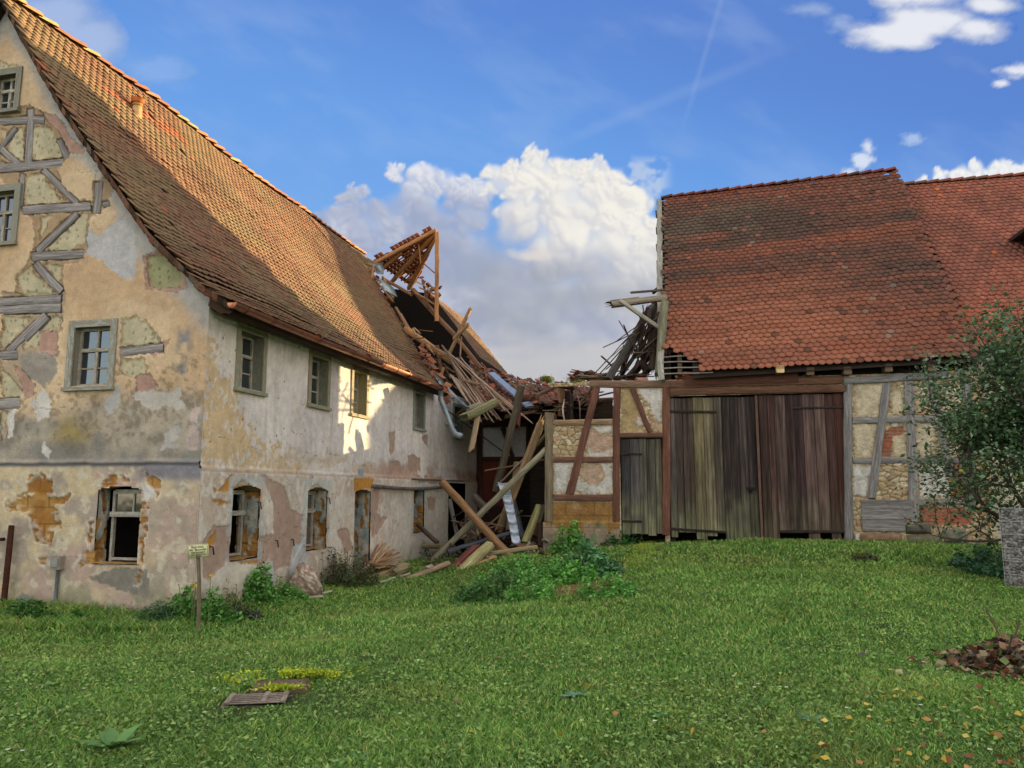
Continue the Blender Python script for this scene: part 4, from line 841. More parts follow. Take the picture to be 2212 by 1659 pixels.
hinge(gl, c7, 148, 1038, 345, 1040, .06); hinge(gl, c7, 150, 1532, 385, 1548, .06); hinge(gr_, c7, 890, 1020, 665, 1024, .05); hinge(gr_, c7, 890, 1545, 610, 1545, .07)
hinge(dl, c5, 1300, 560, 1455, 560); hinge(dl, c5, 1300, 998, 1455, 1000)
m = MB(); a = BRN.px(*c7(487, 1360)); fbox(m, BRN, a[0] - .09, a[0] + .12, -.02, .02, a[1] - .04, a[1] + .02, H('#2e2a28')); fbox(m, BRN, a[0] - .02, a[0] + .03, -.04, .02, a[1] - .14, a[1] - .04, H('#2e2a28')); m.build('latch', M_IRON, gl)
# dark inside: end wall, rear stepped to let low sun past, added panels blacken the gap
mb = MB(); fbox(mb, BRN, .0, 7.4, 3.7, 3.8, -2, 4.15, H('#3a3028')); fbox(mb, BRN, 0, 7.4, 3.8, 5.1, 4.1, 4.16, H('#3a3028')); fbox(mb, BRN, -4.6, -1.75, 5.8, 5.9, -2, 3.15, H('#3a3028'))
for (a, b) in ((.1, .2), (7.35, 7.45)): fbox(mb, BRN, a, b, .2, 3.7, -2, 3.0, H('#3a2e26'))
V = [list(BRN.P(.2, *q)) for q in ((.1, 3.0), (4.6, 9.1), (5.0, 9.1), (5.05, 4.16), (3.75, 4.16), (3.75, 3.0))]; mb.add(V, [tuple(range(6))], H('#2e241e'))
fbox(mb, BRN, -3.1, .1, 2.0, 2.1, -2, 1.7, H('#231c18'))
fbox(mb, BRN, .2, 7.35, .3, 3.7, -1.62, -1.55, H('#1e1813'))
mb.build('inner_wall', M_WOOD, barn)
# roof
BH = 4.6; EL = BRN.P(.0, -.30, 2.98); ER = BRN.P(7.42, -.30, 3.20); RL = BRN.P(.06, BH, 9.62); RR = BRN.P(7.30, BH, 9.98)
def barn_tile_col(u, v, P):
    n = len(u); b = np.array([H('#80503f'), H('#784b3d'), H('#865442'), H('#714a3d'), H('#7c5243')]); c = b[rng.integers(0, 5, n)]
    vr = np.round(v * 52) / 52; hb_ = fbm(u * 2.2, vr * 26, 3, 2)                       # colour runs along the courses
    c = mix(c, H('#5a463c'), ss(.45, .7, hb_) * .55 * ss(.1, .4, v)); c = mix(c, H('#4f433a'), ss(.44, .62, fbm(u * 3, v * 5, 4, 2)) * .55 * ss(.2, .45, v)); c = mix(c, H('#55483d'), ss(.55, .7, v) * ss(.93, .86, v) * ss(.75, .3, u) * .55)
    lo = ss(.50, .05, v + (fbm(u * 3, vr * 9, 3, 5) - .5) * .35) * ss(1.05, .35, u)
    c = mix(c, H('#a9694f'), np.clip(lo * 1.25, 0, .9) * (.55 + .45 * ss(.42, .6, fbm(u * 1.6 + 4, vr * 30, 2, 6))))
    c = mix(c, H('#96563f'), ss(.42, .34, hb_) * .5); c = mix(c, H('#8f4e3a'), ss(.93, .97, v) * .4); c = mix(c, H('#3e342e'), (rng.random(n) < .02) * .6); c = mix(c, H('#a8654e'), (rng.random(n) < .02) * .6)
    c = mix(c, H('#6a5a4a'), ss(.62, .75, v) * ss(.95, .85, v) * ss(.55, .35, u) * ss(.4, .55, fbm(u * 9, v * 9, 3, 3)) * .55); c = mix(c, H('#9a9080'), (rng.random(n) < .006) * .35)
    return c * (1 + .13 * (rng.random(n)[:, None] - .5)) * np.array([.88, .92, .95])
def barn_keep(u, v):
    hole = ((u < .075) & (v > .03) & (v < .085)) | ((u < .13) & (v < .045)) | ((u > .955) & (u < .98) & (v > .955) & (v < .985)) | ((u < .075) & (v < .03)) | ((u < .03) & (v > .085) & (v < .1))
    edge = u < (.014 * (rng.random(len(u)) > .55) + .008)
    return ~hole & ~edge
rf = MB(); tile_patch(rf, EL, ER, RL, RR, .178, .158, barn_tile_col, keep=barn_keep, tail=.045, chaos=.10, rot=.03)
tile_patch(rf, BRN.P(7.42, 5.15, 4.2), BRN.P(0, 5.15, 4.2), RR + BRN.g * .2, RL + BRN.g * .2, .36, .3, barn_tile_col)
br = rf.build('roof', M_TILE, barn)
m = MB(); dn = Vector((0, 0, -.10))
q = [EL + dn + BRN.e * .62 + BRN.g * .3 + Vector((0, 0, .4)), ER + dn, RR + dn, RL + dn + BRN.e * .1]; q = [EL + BRN.e * .75 + dn, ER + dn, RR + dn, RL + dn + BRN.e * .12, EL.lerp(RL, .12) + BRN.e * .12 + dn, EL.lerp(RL, .12) + BRN.e * .75 + dn]
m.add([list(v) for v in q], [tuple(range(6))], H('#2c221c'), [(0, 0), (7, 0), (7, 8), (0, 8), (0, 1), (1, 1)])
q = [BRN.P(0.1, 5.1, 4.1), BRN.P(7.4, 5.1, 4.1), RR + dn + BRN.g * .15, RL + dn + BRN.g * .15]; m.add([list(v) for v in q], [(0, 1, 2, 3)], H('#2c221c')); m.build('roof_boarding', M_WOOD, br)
m = MB()
for k in range(21):
    f = k / 20; a = RL.lerp(RR, f); b = RL.lerp(RR, min(f + .052, 1.0)); c = H(random.choice(['#7d4434', '#6b3a30', '#5a3c34'])); V = []
    for e, pt in ((0, a + Vector((0, 0, .0))), (1, b + Vector((0, 0, .035)))):
        r = .10 + .02 * e
        for q_ in range(7): th = math.pi * q_ / 6; V.append(list(pt + BRN.g * math.cos(th) * r * 1.2 + Vector((0, 0, math.sin(th) * r))))
    m.add(V, [(q_, q_ + 1, 8 + q_, 7 + q_) for q_ in range(6)] + [tuple(range(7)), tuple(range(7, 14))], c)
m.build('ridge_tile', M_TILE, br)
for k in range(4):      # roof laths showing in the holes at the corner
    f = .012 + .026 * k; a = EL.lerp(RL, f); m = MB(); beam(m, a + BRN.e * -.02 + dn * .4, a + BRN.e * random.uniform(1.0, 1.3) + dn * .4, .045, .03, H('#8b857a')); m.build('lath', M_WOOD, barn)
for k in range(22):
    f = .16 + .038 * k; a = EL.lerp(RL, f); m = MB(); beam(m, a + BRN.e * random.uniform(-.1, .0) + dn * .4, a + BRN.e * .4 + dn * .4, .045, .03, H('#8b857a')); m.build('lath', M_WOOD, barn)
m = MB(); beam(m, EL + BRN.e * -.06 + Vector((0, 0, -.15)) - BRN.g * .02, RL + BRN.e * -.06 + Vector((0, 0, -.05)), .12, .17, H('#8f8c80'), wob=.02, up=BRN.e); m.build('verge_rafter', M_WOOD, barn)
m = MB(); beam(m, EL.lerp(RL, .02) + BRN.e * .42 + dn * 1.6, EL.lerp(RL, .16) + BRN.e * .42 + dn * 1.6, .12, .14, H('#4a3c30')); m.build('rafter', M_WOOD, barn)
for k, (x, y) in enumerate(((735, 872), (890, 872), (1062, 860), (1245, 855), (605, 868))):
    a = BRN.px(*c7(x, y), -.1); m = MB(); beam(m, BRN.P(a[0], -.28 if k < 4 else -.42, a[1]), BRN.P(a[0] - .02, .9, a[1] + .02), .18, .19, H('#6d5c4c') if k < 4 else H('#b09468'), endcol=H('#5c4c3c') if k < 4 else H('#c0a074'), wob=.01); m.build('beam_end', M_WOOD, barn)
m = MB(); fbox(m, BRN, .55, 3.35, -.10, -.04, 2.73, 2.98, H('#5c3c30')); m.build('fascia_board', M_WOOD, barn)
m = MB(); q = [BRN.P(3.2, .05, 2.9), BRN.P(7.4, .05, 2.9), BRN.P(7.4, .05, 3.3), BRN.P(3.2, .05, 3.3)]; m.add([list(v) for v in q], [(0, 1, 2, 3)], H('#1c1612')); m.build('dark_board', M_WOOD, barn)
# moss cushions on the tiles
m = MB(); Pm = []
for (x, y) in ((433, 197), (690, 275), (683, 413), (295, 458), (690, 532), (1103, 520), (1050, 305), (352, 653), (1115, 612), (1395, 645), (1200, 200), (205, 350), (460, 812), (730, 628), (965, 625), (1360, 565), (175, 645), (1005, 422), (850, 365), (380, 710), (1105, 155), (1235, 328)):
    px_, py_ = c7(x, y); n3 = (ER - EL).cross(RL - EL).normalized(); rx, rz = ray(px_, py_); dr = Vector((rx, 1, rz)); Yd = EL.dot(n3) / dr.dot(n3); c0 = dr * Yd
    k = 60; Pm.append(np.array(c0)[None] + rng.normal(size=(k, 3)) * np.array([.07, .05, .04]) - np.array(n3) * np.sign(n3.y) * .05)
Pm = np.concatenate(Pm); leaves(m, Pm, .035, np.array([H('#5d6626'), H('#6f7a2c'), H('#48502a')])[rng.integers(0, 3, len(Pm))]); tag(m.build('moss', M_LEAF, br), kind='stuff')

# ================================================================== NEIGHBOURING BARN (right)
nb = root('neighbouring_barn', (13, 18.5, -1.3), 'regular orange-red tiled roof over a cream wall, joined to the right end of the barn', 'barn')
nl = BRN.P(7.5, -.05, 3.45); nr = BRN.P(34, -.05, 3.45); ntl = BRN.P(7.5, BH + .2, 9.55); ntr = BRN.P(34, BH + .2, 9.75)
def nb_col(u, v, P):
    n = len(u); b = np.array([H('#93594a'), H('#985c4a'), H('#8c5545'), H('#9c614d')]); c = b[rng.integers(0, 4, n)]; c = mix(c, H('#6e4a40'), ss(.45, .7, fbm(u * 14, v * 6, 4, 3)) * .6); c = mix(c, H('#b8664a'), ss(.4, .0, v) * .6)
    st = (rng.random(n) < .002) | ((np.abs(u - .085) < .006) & (v > .88)) | ((np.abs(u - .145) < .008) & (v > .9) & (v < .93)); c[st] = H('#b8663f'); return c * (1 + .14 * (rng.random(n)[:, None] - .5))
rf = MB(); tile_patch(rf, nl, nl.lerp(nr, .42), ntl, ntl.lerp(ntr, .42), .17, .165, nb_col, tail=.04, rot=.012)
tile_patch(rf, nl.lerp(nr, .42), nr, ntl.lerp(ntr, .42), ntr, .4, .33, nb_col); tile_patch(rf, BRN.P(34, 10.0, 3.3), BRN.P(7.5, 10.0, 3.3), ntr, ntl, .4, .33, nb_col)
nro = rf.build('roof', M_TILE, nb)
m = MB(); m.add([list(v + dn) for v in (nl, nr, ntr, ntl)], [(0, 1, 2, 3)], H('#2c221c')); m.add([list(v + dn) for v in (BRN.P(7.5, 10, 3.3), BRN.P(34, 10, 3.3), ntr, ntl)], [(0, 1, 2, 3)], H('#2c221c')); m.build('roof_boarding', M_WOOD, nro)
m = MB()
for k in range(76):
    a = ntl.lerp(ntr, k / 76); b = ntl.lerp(ntr, (k + 1.1) / 76); V = []
    for e, pt in ((0, a), (1, b + Vector((0, 0, .03)))):
        for q_ in range(7): th = math.pi * q_ / 6; V.append(list(pt + BRN.g * math.cos(th) * .13 + Vector((0, 0, math.sin(th) * (.10 + .02 * e)))))
    m.add(V, [(q_, q_ + 1, 8 + q_, 7 + q_) for q_ in range(6)] + [tuple(range(7)), tuple(range(7, 14))], H(random.choice(['#8c4c3c', '#7a4a3c', '#6f5040'])))
m.build('ridge_tile', M_TILE, nro)
m = MB(); fbox(m, BRN, 7.62, 33.8, .3, .6, -2.5, 3.4, H('#c9bfa4')); fbox(m, BRN, 33.5, 33.8, .6, 9.6, -2.5, 3.4, H('#c9bfa4')); fbox(m, BRN, 7.62, 33.8, 9.6, 9.9, -2.5, 3.3, H('#c9bfa4'))
for u in (7.7, 33.7): m.add([list(BRN.P(u, .3, 3.35)), list(BRN.P(u, BH + .2, 9.4)), list(BRN.P(u, 9.8, 3.3))], [(0, 1, 2)], H('#8a7a6a'))
m.build('wall', M_PLAST, nb)
m = MB(); a = BRN.px(*c7(1600, 290), 2.3); fbox(m, BRN, a[0], a[0] + 1.6, 1.6, 3.6, a[1] - .12, a[1] - .02, H('#3a2c26')); fbox(m, BRN, a[0] + .25, a[0] + 1.4, 1.9, 3.6, a[1] - .9, a[1] - .13, H('#2a2320')); m.build('dormer', M_WOOD, nb)

# ================================================================== COLLAPSED WING between the two
wing = root('collapsed_wing', (1.0, 26.0, -1.8), 'half collapsed timber-framed wing joining the farmhouse to the barn, its tiled roof slumped', 'ruin')
WD = H('#463029')
panels = [pp(REAR, c5, p) for p in [[(418, 388), (540, 388), (570, 480), (598, 580), (418, 580)], [(560, 388), (702, 385), (702, 480), (690, 580), (628, 580)], [(727, 385), (1000, 385), (1000, 575), (735, 575)], [(728, 242), (1060, 240), (1060, 350), (728, 352)]]]
red_p = pp(REAR, c5, [(415, 605), (580, 605), (560, 900), (415, 900)])
def rear_fn(U, Z):
    n2 = fbm(U * 3, Z * 3, 4, 1); c = mix(WD * .7, WD, n2); d = U * 0
    for poly in panels:
        sa = polyd(U + (n2 - .5) * .06, Z + (n2 - .5) * .05, poly); a = ss(-.02, .03, sa); c = mix(c, mix(H('#c6c6c8'), H('#a9a8a8'), n2), a); d = d - .03 * a
    sa = polyd(U, Z, red_p); c = mix(c, H('#6b352c'), ss(0, .02, sa) * .9)
    return c, d
sheet('rear_wall', REAR, -.2, 4.2, -2.1, 3.35, .04, [(1.45, 4.1, -2.1, 1.0)], rear_fn, M_PLAST, wing)
bars(REAR, c5, [(395, 330, 395, 900, 34), (712, 190, 715, 600, 28), (415, 370, 840, 365, 24), (415, 592, 840, 592, 26), (545, 390, 610, 575, 24), (640, 385, 600, 330, 18)], wing, coln=WD, proud=.04)
m = MB(); fbox(m, REAR, -.3, 6.5, 3.5, 3.6, -2.2, 3.3, H('#2a211c')); fbox(m, REAR, 4.2, 4.3, .1, 3.5, -2.2, 3.3, H('#2a211c')); m.build('inner_wall', M_WOOD, wing)  # near-black back planes paint the darkness inside the wing
def slump_col(u, v, P):
    n = len(u); b = np.array([H('#6e4c40'), H('#7c5446'), H('#5c4238'), H('#8a5c4a')]); c = b[rng.integers(0, 4, n)]; c = mix(c, H('#a05a44'), (rng.random(n) < .08) * .8); c = mix(c, H('#5e6040'), ss(.6, .8, fbm(u * 5, v * 5, 3, 2)) * .5); return c * (1 + .25 * (rng.random(n)[:, None] - .5))
rf = MB()
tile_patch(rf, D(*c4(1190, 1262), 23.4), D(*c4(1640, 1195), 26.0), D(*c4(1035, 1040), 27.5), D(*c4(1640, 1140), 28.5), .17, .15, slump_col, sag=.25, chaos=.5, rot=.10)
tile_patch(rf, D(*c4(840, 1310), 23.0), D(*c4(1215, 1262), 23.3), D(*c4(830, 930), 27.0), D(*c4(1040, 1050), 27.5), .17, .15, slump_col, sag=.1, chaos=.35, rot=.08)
wr = rf.build('roof', M_TILE, wing)
m = MB()
for q in ([D(*c4(1190, 1262), 23.5), D(*c4(1640, 1205), 26.1), D(*c4(1640, 1150), 28.6), D(*c4(1035, 1055), 27.6)], [D(*c4(830, 1325), 23.1), D(*c4(1215, 1272), 23.4), D(*c4(1040, 1065), 27.6), D(*c4(830, 950), 27.1)]):
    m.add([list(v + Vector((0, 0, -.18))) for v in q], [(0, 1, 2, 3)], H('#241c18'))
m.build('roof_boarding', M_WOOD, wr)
m = MB(); q = [D(*c4(948, 1024), 26.0), D(*c4(990, 1020), 26.1), D(*c4(1245, 1238), 22.9), D(*c4(1200, 1246), 22.9)]; q2 = [v + Vector((0, 0, -.05)) for v in q]
m.add([list(v) for v in q + q2], [(0, 1, 2, 3), (7, 6, 5, 4), (0, 4, 7, 3), (1, 5, 6, 2)], H('#8fa0b0')); m.build('flashing_strip', M_ZINC, wing)

# rear piece of the house roof still standing beyond the tear
T0 = 17.2
def RP(s, z, t=T0): return FAC.P(t, s, z)
rf = MB(); pz = [(-.5, 4.42), (.4, 5.05), (1.7, 6.75), (2.5, 7.75)]
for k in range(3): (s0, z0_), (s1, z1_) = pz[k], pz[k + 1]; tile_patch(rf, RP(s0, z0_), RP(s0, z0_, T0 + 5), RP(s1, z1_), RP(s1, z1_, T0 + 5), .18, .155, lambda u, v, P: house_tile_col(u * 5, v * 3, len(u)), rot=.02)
fr_ = rf.build('rear_roof', M_TILE, house); fr_['label'] = 'sunlit rear end of the roof beyond the tear'
m = MB(); q = [RP(-.6, 4.2), RP(-.5, 4.36), RP(.4, 4.99), RP(1.7, 6.69), RP(2.5, 7.69), RP(4.2, 8.0), RP(6.5, 5.0), RP(9, 2.5), RP(-.1, 2.5)]; m.add([list(v + Vector((.05, 0.02, 0))) for v in q], [tuple(range(9))], H('#1a1411'));  # near-black sheet added to stand for the dark void under the rear roof
q = [RP(-.5, 4.3, T0 + 5), RP(.4, 4.93, T0 + 5), RP(2.5, 7.6, T0 + 5), RP(2.5, 7.6), RP(.4, 4.93), RP(-.5, 4.3)]; m.add([list(v) for v in q], [(0, 1, 4, 5), (1, 2, 3, 4)], H('#2a201a')); m.build('dark_void_boarding', M_WOOD, fr_)
m = MB()
for k in range(3): beam(m, RP(pz[k][0], pz[k][1] - .10, T0 - .04), RP(pz[k + 1][0], pz[k + 1][1] - .10, T0 - .04), .05, .26, H('#2e231d'), up=(0, 0, 1), wob=.0)
m.build('bargeboard', M_WOOD, fr_)

def hb(conv, x0, y0, Y0, x1, y1, Y1, w, colr, parent=None, name='beam', rnd=False, brk=(0, 0), label=None, h=None, mat=None, cat='beam', group=None, kx=None):
    k = (conv(1000, 0)[0] - conv(0, 0)[0]) / 1000; p = D(*conv(x0, y0), Y0); q = D(*conv(x1, y1), Y1); wd = w * k / F * (Y0 + Y1) / 2
    m = MB(); beam(m, p, q, wd, (h or .8) * wd, H(colr) if isinstance(colr, str) else colr, rnd, brk, wob=.01)
    o = m.build(name, mat or M_WOOD, parent)
    if parent is None: tag(o, label, cat, group)
    elif label: o['label'] = label
    return o
# torn up flap of the roof: rafters, laths and tiles seen from below
FL = [D(*c4(195, 305), 28.2), D(*c4(608, 78), 27.2), D(*c4(535, 345), 28.6), D(*c4(445, 470), 29.2), D(*c4(262, 385), 28.8)]
flap = MB(); n3 = (FL[1] - FL[0]).cross(FL[4] - FL[0]).normalized()
if n3.y < 0: n3 = -n3
def flap_keep(u, v): return (v < .10 + .93 * u + .05 * rng.random(len(u)))
A0 = D(*c4(255, 390), 28.9); B0_ = D(*c4(610, 82), 27.2); 
def on_flap(x, y, off=0.0):
    rx, rz = ray(*c4(x, y)); dr = Vector((rx, 1, rz)); return dr * (FL[0].dot(n3) / dr.dot(n3)) + n3 * off
rows = 12
for k in range(rows):
    f = k / (rows - 1); a = Vector((200 + (450 - 200) * f, 305 + (480 - 305) * f, 0)); b = Vector((608 + (520 - 608) * f ** .8, 85 + (370 - 85) * f, 0))
    a = Vector((195 + 255 * f, 310 + 165 * f, 0)); b = Vector((608 - 40 * f - 50 * f * f, 92 + 270 * f, 0))
    pa = on_flap(a.x, a.y, .06); pb = on_flap(b.x, b.y, .06); m = MB(); beam(m, pa, pb.lerp(pa, random.uniform(0, .06)), .05, .035, H('#a8744a')); m.build('lath', M_WOOD, house)
    L = (pb - pa).length; n = int(L / .18); ex = (pb - pa).normalized(); dwn = on_flap(a.x + 20, a.y + 30, .06) - pa; dwn = (dwn - ex * dwn.dot(ex)).normalized()
    for q in range(n):
        if random.random() < .10 + .25 * (f > .75): continue
        c = pa + ex * (q + .5) * .18 + n3 * .05; ca = H(random.choice(['#b06a44', '#9a5c3c', '#a8643e', '#8a5238'])); V = []
        for (xx, yy) in ((-.08, -.20), (-.08, .10), (.08, .10), (.08, -.20)): V.append(c + ex * xx + dwn * yy + n3 * (.03 if yy > 0 else .0))
        V2 = [v + n3 * .015 for v in V]; flap.add([list(v) for v in V + V2], [(0, 1, 2, 3), (7, 6, 5, 4), (0, 4, 5, 1), (1, 5, 6, 2), (2, 6, 7, 3), (3, 7, 4, 0)], ca)
flo = flap.build('roof_flap', M_TILE, house); flo['label'] = 'torn flap of roof standing up on the ridge, its laths and tiles seen from below'
RFT = '#a8784e'
for (x0, y0, x1, y1, w) in ((205, 305, 610, 88, 30), (250, 345, 380, 235, 20), (315, 430, 600, 105, 22), (430, 470, 612, 115, 26)):
    a = on_flap(x0, y0, -.07); b = on_flap(x1, y1, -.07); m = MB(); beam(m, a, b, w * .3307 / F * 28, .14, H(RFT)); m.build('rafter', M_WOOD, house)
hb(c4, 614, 105, 26.9, 612, 690, 26.6, 27, RFT, house, 'post'); hb(c4, 487, 130, 27.6, 510, 310, 27.9, 10, RFT, house, 'lath'); hb(c4, 530, 310, 28, 598, 372, 27, 8, '#8a6244', house, 'lath')
hb(c4, 118, 315, 27.8, 200, 320, 27.8, 14, '#b08a60', house, 'lath'); hb(c4, 262, 410, 28, 450, 515, 27.6, 26, '#8f6a48', house, 'beam'); hb(c4, 330, 540, 27, 262, 400, 27.9, 16, '#9a7450', house, 'rafter')
hb(c4, 455, 480, 27.4, 730, 780, 26.4, 32, '#7a5a42', house, 'rafter'); hb(c4, 700, 745, 26.5, 905, 1000, 26.0, 30, '#7a5a42', house, 'rafter')
hb(c4, 415, 740, 25.4, 615, 885, 24.6, 44, '#a07850', house, 'purlin', brk=(.2, .4)); hb(c4, 590, 865, 24.6, 730, 965, 24.2, 50, '#8a6a4a', house, 'purlin', brk=(.2, .5)); hb(c4, 345, 600, 26.2, 420, 730, 25.6, 20, '#7a5c44', house, 'rafter')
hb(c4, 695, 900, 24.4, 830, 612, 24.2, 24, '#9a7a58', house, 'post', brk=(0, .8)); hb(c4, 725, 800, 24.3, 818, 708, 24.1, 22, '#9a7a58', house, 'beam', brk=(.4, .5)); hb(c4, 772, 790, 24.4, 768, 918, 24.3, 10, '#9a7a58', house, 'lath', brk=(0, 1))
hb(c4, 615, 850, 24.5, 640, 1010, 24.3, 24, '#6a4c38', house, 'post'); hb(c4, 660, 990, 24, 625, 1080, 23.8, 20, '#8a6848', house, 'post', brk=(.6, 0))
for (x0, y0, x1, y1) in ((500, 905, 560, 935), (510, 880, 640, 960), (480, 430, 560, 470), (500, 470, 620, 520), (470, 500, 600, 580), (520, 420, 560, 600), (560, 440, 630, 520), (540, 500, 640, 470), (200, 330, 190, 420), (180, 380, 250, 430), (220, 430, 330, 560), (380, 640, 430, 730), (270, 540, 330, 560)):
    hb(c4, x0, y0, 27.0 if y0 < 700 else 24.8, x1, y1, 26.9 if y0 < 700 else 24.5, random.uniform(9, 16), random.choice(['#8a6244', '#7a5840', '#a07a52', '#6a4a3a']), house, 'lath', brk=(.5, .5))
for k, (x, y) in enumerate([(500, 400), (520, 430), (545, 455), (575, 470), (600, 480), (615, 505), (570, 520), (590, 550), (545, 490), (530, 520), (625, 470), (190, 350), (215, 400), (230, 440), (165, 345), (285, 530), (305, 550), (250, 470)]):
    m = MB(); beam(m, D(*c4(x, y), 27.3), D(*c4(x + random.uniform(14, 26), y + random.uniform(-8, 24)), 27.2), .17, .02, H(random.choice(['#8a5238', '#7a4a38', '#a0603e'])), up=(random.uniform(-1, 1), -1, random.uniform(-.5, 1))); m.build('loose_tile', M_TILE, house)
for pts, yd in (([(190, 312), (250, 305), (268, 345), (262, 380), (215, 372)], 27.0), ([(238, 405), (300, 440), (330, 470), (355, 528), (320, 522), (285, 490), (262, 465)], 26.4), ([(580, 1015), (640, 1060), (700, 1130), (730, 1175), (725, 1210), (690, 1190), (620, 1080)], 23.2), ([(680, 1110), (760, 1190), (830, 1250), (800, 1245), (700, 1165)], 23.0)):
    m = MB(); P3 = [D(*c4(x, y), yd + random.uniform(-.1, .1)) for x, y in pts]; P4 = [p + Vector((.01, .03, -.01)) for p in P3]; n = len(pts)
    m.add([list(v) for v in P3 + P4], [tuple(range(n)), tuple(range(2 * n - 1, n - 1, -1))] + [(i, (i + 1) % n, n + (i + 1) % n, n + i) for i in range(n)], H('#9ba3a8')); m.build('flashing_sheet', M_ZINC, house)
# bundles of slipped laths over the wing
starts = [(648, 845), (655, 860), (668, 872), (682, 885), (700, 900), (712, 915), (690, 925), (705, 950), (722, 960), (735, 985), (745, 925), (765, 920)]
ends = [(1030, 1332), (975, 1335), (1165, 1302), (1110, 1310), (1238, 1352), (1010, 1330), (942, 1330), (905, 1345), (980, 1300), (880, 1352), (1130, 1290), (1060, 1270)]
for (a, b), (c, d) in zip(starts, ends): hb(c4, a, b, 24.3, c, d, 22.3, 11, random.choice(['#8f7a68', '#a08872', '#7c6654']), wing, 'lath', brk=(.5, .8), h=.5)
for k in range(9): hb(c4, 700 + k * 9, 1035 + k * 6, 23.6, 790 + k * 24, 1180 + k * 17 + (k % 3) * 14, 22.4, 10, random.choice(['#8f7a68', '#a08872', '#7c6654']), wing, 'lath', brk=(.5, .8), h=.5)
for (x0, y0, x1, y1, w) in ((790, 1070, 890, 1100, 16), (860, 1130, 920, 1150, 18), (840, 1335, 950, 1322, 16), (900, 1240, 1100, 1235, 30), (1060, 1315, 1260, 1280, 20), (740, 1300, 790, 1262, 12), (800, 1290, 1010, 1250, 14)):
    hb(c4, x0, y0, 23.4, x1, y1, 23.0, w, random.choice(['#8a7058', '#6e5644']), wing, 'beam', brk=(.3, .5))
# eave of the slumped roof: splintered boards and rotten beam ends
for k in range(26):
    f = k / 25; x = 1060 + 580 * f + random.uniform(-20, 20); y = 1275 - 60 * f + random.uniform(-15, 35)
    hb(c4, x, y, 23.0 + 2.5 * f, x + random.uniform(40, 130), y + random.uniform(-30, 25), 22.8 + 2.5 * f, random.uniform(7, 16), random.choice(['#6e5a48', '#5c4a3c', '#8a745e', '#4a3a30']), wing, 'lath', brk=(.6, .8), h=.5)
# wreckage leaning on the open end of the barn (its own broken rafters, laths, posts)
for (x0, y0, Y0, x1, y1, Y1, w, cl, bk) in [(140, 208, 21.0, 448, 168, 20.9, 40, '#8a8070', (1.0, 0)), (155, 186, 21.0, 300, 172, 20.95, 16, '#7a6e5e', (1.0, 0)), (195, 182, 20.6, 420, 342, 20.5, 25, '#9a9484', (.2, 0)), (440, 185, 20.5, 404, 592, 20.3, 40, '#7b7862', (0, .5)),
    (372, 215, 21.6, 132, 612, 20.7, 38, '#4f4b44', (0, 0)), (385, 195, 23, 375, 500, 22.5, 34, '#3e2d25', (0, 0)), (400, 430, 22.5, 250, 600, 21.5, 38, '#4a332a', (0, .2)), (405, 480, 22, 320, 600, 21.5, 30, '#33302c', (0, .2)), (372, 145, 22.4, 452, 72, 22, 20, '#55483c', (.3, 0)), (415, 190, 22.5, 410, 300, 22.5, 20, '#7a4a34', (0, 0)),
    (430, 260, 23, 425, 560, 22.5, 30, '#2e2620', (0, 0)), (320, 360, 23, 395, 350, 23, 30, '#2e2620', (0, 0)), (260, 140, 21.2, 440, 125, 21, 14, '#5a4f42', (.8, 0))]:
    hb(c6, x0, y0, Y0, x1, y1, Y1, w, cl, barn, 'broken_beam', brk=bk)
lth = [(105, 440, 265, 365), (190, 295, 275, 440), (215, 320, 330, 585), (60, 580, 300, 320), (80, 590, 340, 300), (110, 520, 300, 360), (200, 555, 330, 250), (230, 560, 350, 300), (120, 560, 370, 330), (180, 590, 400, 380), (150, 590, 390, 300), (95, 490, 150, 540), (320, 210, 325, 250), (250, 600, 405, 250),
       (0, 600, 240, 560), (30, 620, 270, 590), (60, 595, 200, 565), (90, 615, 300, 600), (210, 420, 300, 330), (215, 430, 225, 540), (260, 470, 390, 460), (280, 500, 400, 420), (330, 590, 345, 420), (300, 600, 370, 500), (350, 330, 410, 260), (180, 400, 320, 300), (275, 420, 350, 590), (240, 520, 400, 330)]
for k, (x0, y0, x1, y1) in enumerate(lth): hb(c6, x0, y0, 20.75 + (k % 5) * .12, x1, y1, 20.85 + (k % 3) * .15, random.uniform(5, 10), random.choice(['#5c4d42', '#4a3d34', '#77685a', '#3e332c']), barn, 'broken_lath', brk=(.5, .8), h=.6)
for k in range(16): hb(c6, random.uniform(-60, 330), random.uniform(590, 625), 21.3, random.uniform(0, 400), random.uniform(575, 640), 20.9, random.uniform(8, 20), random.choice(['#6a5a4a', '#4a3d34', '#5a4436', '#8a7a66']), barn, 'broken_board', brk=(.6, .8), h=.4)
for k, (x, y) in enumerate([(285, 618), (510, 585), (545, 580), (495, 600), (530, 598), (560, 590)]):
    m = MB(); p = D(*c6(x, y), 20.5 if k == 0 else 20.0); beam(m, p, p + Vector((.30, .02, random.uniform(-.08, .03))), .17, .10 if k == 0 else .02, H('#a8766a') if k == 0 else H('#b0664a'), up=(0, -.6, 1), wob=0); m.build('loose_tile', M_TILE, barn)
